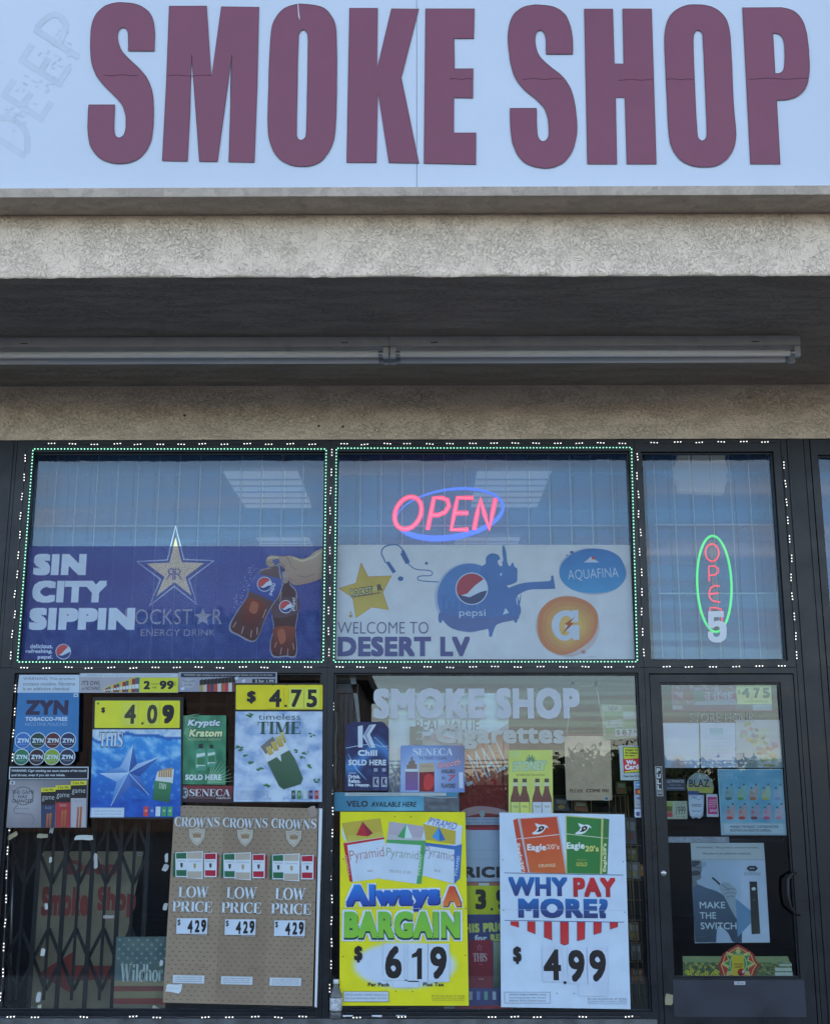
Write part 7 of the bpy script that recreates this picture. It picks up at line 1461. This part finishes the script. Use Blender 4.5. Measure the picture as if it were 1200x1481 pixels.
# brown basket/box stack low behind the blind
# wire display rack on the right with packets
GOLD = mat('brass_wire', (0.42, 0.30, 0.13), 0.4, 0.5); RY = 0.22
t = thing('wire_rack', 'brass wire display rack behind the right edge of the middle window', 'wire rack', tuple(P(915, 1455, RY)))
def wire(a, b, r_=0.0024, Y=RY): MB().tube([P(*a, Y), P(*b, Y)], r_, 6).build('wire', GOLD, t)
for x in (800, 826, 854, 880): wire((x, 1151), (x+1, 1178))
for y in (1151, 1176): wire((798, y), (905, y), .0026)
for (x0, x1) in ((889, 905), (896, 914), (903, 921), (907, 925), (917, 932)): wire((x0, 1150), (x1, 1452), .0024 if x0 != 907 else .0042)
for y in (1222, 1272, 1301, 1330, 1362, 1390, 1421): wire((886, y), (929, y+1), .003)
for i in range(4): wire((897+i*6, 1275), (898+i*6.2, 1330), .0015, RY+.02)
pkc = [((903,1182),(921,1221),(90,110,130),'grey blue snack packet on the top of the wire rack'),((905,1226),(921,1245),(96,110,70),'olive green packet on the wire rack'),((905,1246),(926,1271),(126,140,150),'pale packet below the olive green packet'),((908,1333),(924,1361),(120,110,90),'beige packet half way down the wire rack'),((911,1364),(927,1389),(90,100,110),'grey packet in the lower part of the wire rack'),((912,1400),(930,1420),(110,70,50),'small red brown packet on the bottom tier of the wire rack'),((800,1153),(823,1173),(60,70,84),'dark packet hanging below the left corner of the wooden board'),((829,1158),(850,1174),(96,84,70),'brown packet right under the wooden board'),((890,1130),(906,1149),(84,96,56),'green packet beside the wooden board'),((924,1250),(938,1268),(170,110,50),'orange packet at the window edge')]
for (a, b, c_, lb) in pkc:
    q = [(a[0], a[1]), (b[0]-1.5, a[1]+1), (b[0], b[1]), (a[0]+1.5, b[1]-1)]
    tt, ss = board('snack_packet', lb, 'packet', q, RY+0.03, 0.012, c_, W=(160, 182, 208)); tt['group'] = 'packets on the wire rack'
    rr_ = random.Random(a[0]); w_, h_ = b[0]-a[0], b[1]-a[1]
    ss.p([(a[0]+w_*.15, a[1]+h_*.15), (a[0]+w_*.85, a[1]+h_*.2), (a[0]+w_*.8, a[1]+h_*.5), (a[0]+w_*.2, a[1]+h_*.45)], mixc(c_, (190, 200, 210), .55)); ss.c(a[0]+w_*.5, a[1]+h_*.7, w_*.22, h_*.16, mixc(c_, rr_.choice([(180, 60, 50), (60, 90, 160), (200, 180, 60)]), .6), 12); finish(tt, ss)
# water bottle on the sill
bt = thing('bottle', 'small clear plastic drink bottle standing on the sill left of the yellow price sign', 'bottle', (P(485.5, 1473, -0.028).x, -0.028, ZP(1472)))
q = (P(485.5, 1473, -0.028).x, -0.028, ZP(1472)+0.001); PET = mat('clear_bottle', (0.30, 0.33, 0.36), 0.12); PET.node_tree.nodes['Principled BSDF'].inputs['Transmission Weight'].default_value = 0.7
MB().lathe([(0.0, 0), (0.030, 0.0), (0.034, 0.006), (0.034, 0.03), (0.032, 0.035), (0.034, 0.04), (0.034, 0.115), (0.030, 0.135), (0.017, 0.165), (0.0135, 0.172), (0.0135, 0.18)], q, 24).build('body', PET, bt)
MB().lathe([(0.0345, 0.045), (0.0347, 0.046), (0.0347, 0.108), (0.0345, 0.109)], q, 24).build('wrapper', grime(mat('bottle_wrapper', (0.42, 0.46, 0.52), 0.4), 45, 0.7), bt)
MB().lathe([(0.0, 0.205), (0.015, 0.205), (0.016, 0.202), (0.016, 0.182), (0.0, 0.181)], q, 18).build('cap', mat('white_plastic'), bt)
# small white clips on the sill
for x, cl_ in ((503, 'leftmost pale clip on the sill, next to the bottle'), (545, 'middle one of the pale clips on the sill under the yellow price sign'), (580, 'rightmost of the pale clips on the sill under the yellow price sign')): 
    a = P(x, 1469, -0.036); tag(MB().box(a.x-0.028, a.x+0.028, -0.039, -0.034, a.z-0.006, a.z+0.003).build('sill_clip', mat('white_plastic'), None), cl_, 'clip', 'pale clips on the sill')

# ================================================================ ACROSS THE LOT (seen mirrored in the glass)
LEAF = grime(mat('foliage', (0.045, 0.065, 0.025), 0.7), 0.6, 0.35); BARK = grime(mat('bark', (0.08, 0.06, 0.045), 0.9), 4, 0.3)
xr = P(517, 1100, 40).x; zt = P(300, 967, 40).z
b2 = thing('far_building', 'low dark stucco building across the parking lot, mirrored in the lower left glass', 'building', ((xr-30)/2, -40, 0))
MB().box(xr-34, xr, -52, -40, 0, zt-0.5).build('wall', grime(mat('brown_stucco', (0.075, 0.05, 0.04), 0.9), 0.8, 0.3), b2)
MB().box(xr-34.4, xr+0.4, -52.4, -39.5, zt-0.5, zt).build('roof_edge', mat('dark_roof', (0.04, 0.032, 0.03), 0.8), b2)
for i in range(9):
    x = xr-32+i*3.6; f = MB().box(x, x+2.2, -39.99, -39.93, 0.8, 3.2).build('window', mat('dark_frame', (0.03, 0.03, 0.03), 0.5), b2); MB().box(x+0.08, x+2.12, -39.925, -39.90, 0.88, 3.12).build('pane', mat('far_glass', (0.02, 0.025, 0.03), 0.08), f)
def tree(label, x, y, h, r_, seed):
    rr_ = random.Random(seed); t = thing('tree', label, 'tree', (x, y, 0), 'trees across the lot'); tr = MB()
    tr.tube([(x, y, 0), (x+.1, y, h*.25), (x-.05, y+.1, h*.5), (x, y, h*.8)], .2, 8, rs=[h*.035, h*.028, h*.02, h*.006])
    for k in range(6):
        a = rr_.uniform(0, 6.28); z0 = h*rr_.uniform(.25, .5); tr.tube([(x, y, z0), (x+math.cos(a)*r_*.35, y+math.sin(a)*r_*.35, z0+h*.15), (x+math.cos(a)*r_*.7, y+math.sin(a)*r_*.7, z0+h*.28)], .05, 6, rs=[h*.015, h*.009, h*.003])
    tr.build('trunk', BARK, t); m = MB(); cl_ = [(rr_.uniform(-.7, .7)*r_, rr_.uniform(-.7, .7)*r_, h*rr_.uniform(.45, .92), r_*rr_.uniform(.25, .5)) for _ in range(16)]
    for k in range(1500):
        c_ = rr_.choice(cl_); v = Vector((rr_.gauss(0, 1), rr_.gauss(0, 1), rr_.gauss(0, 1))).normalized()*c_[3]*rr_.uniform(.5, 1.05); p = Vector((x+c_[0], y+c_[1], c_[2]))+v
        a, b = Vector((rr_.uniform(-1, 1), rr_.uniform(-1, 1), rr_.uniform(-1, 1))).normalized()*.16, Vector((rr_.uniform(-1, 1), rr_.uniform(-1, 1), rr_.uniform(-1, 1))).normalized()*.11
        m.add([p-a, p-b, p+a, p+b], [(0, 1, 2, 3)])
    m.build('crown', LEAF, t)
TL = ['leftmost tree across the lot, just right of the dark far building', 'second tree from the far building, farthest from the shop', 'tree mirrored behind the red and white poster', 'tree mirrored beside the yellow bottle poster', 'tree mirrored left of the hanging wooden board', 'tree mirrored in the hanging wooden board', 'tall near tree mirrored at the right edge of the middle window', 'tree mirrored between middle window and door', 'tree mirrored at the left of the door glass', 'tree mirrored in the middle of the door glass', 'near tree mirrored at the right of the door glass', 'rightmost tree, mirrored in the neighbouring window']
for i, (px, py, Yd, r_) in enumerate(((545,1128,70,3.2),(590,1138,80,2.6),(668,1132,75,3),(745,1128,66,3),(818,1122,60,2.6),(862,1112,48,2.6),(896,1098,44,2.8),(940,1110,50,2.6),(985,1128,62,2.6),(1040,1122,64,3),(1100,1108,52,3),(1165,1116,58,3))):
    q = P(px, py, Yd); tree(TL[i], q.x, -Yd, q.z, r_, i)
pw = thing('power_line', 'wooden power poles with sagging wires far beyond the lot', 'power line', (0, -140, 0))
for px in (430, 790, 1180): q = P(px, 1085, 140); MB().tube([(q.x, -140, 0), (q.x, -140, q.z)], .2, 8, rs=[.22, .14]).build('pole', BARK, pw); MB().box(q.x-1.4, q.x+1.4, -140.1, -139.9, q.z-.9, q.z-.7).build('cross_arm', BARK, pw)
for y in (1097, 1103, 1108):
    for a, b in ((430, 790), (790, 1180), (60, 430)):
        pts = []
        for k in range(9): f = k/8; q = P(a+(b-a)*f, y+4*(4*f*(1-f)), 140); pts.append((q.x, -140.0, q.z))
        MB().tube(pts, 0.07, 4).build('wire', WIRE, pw)
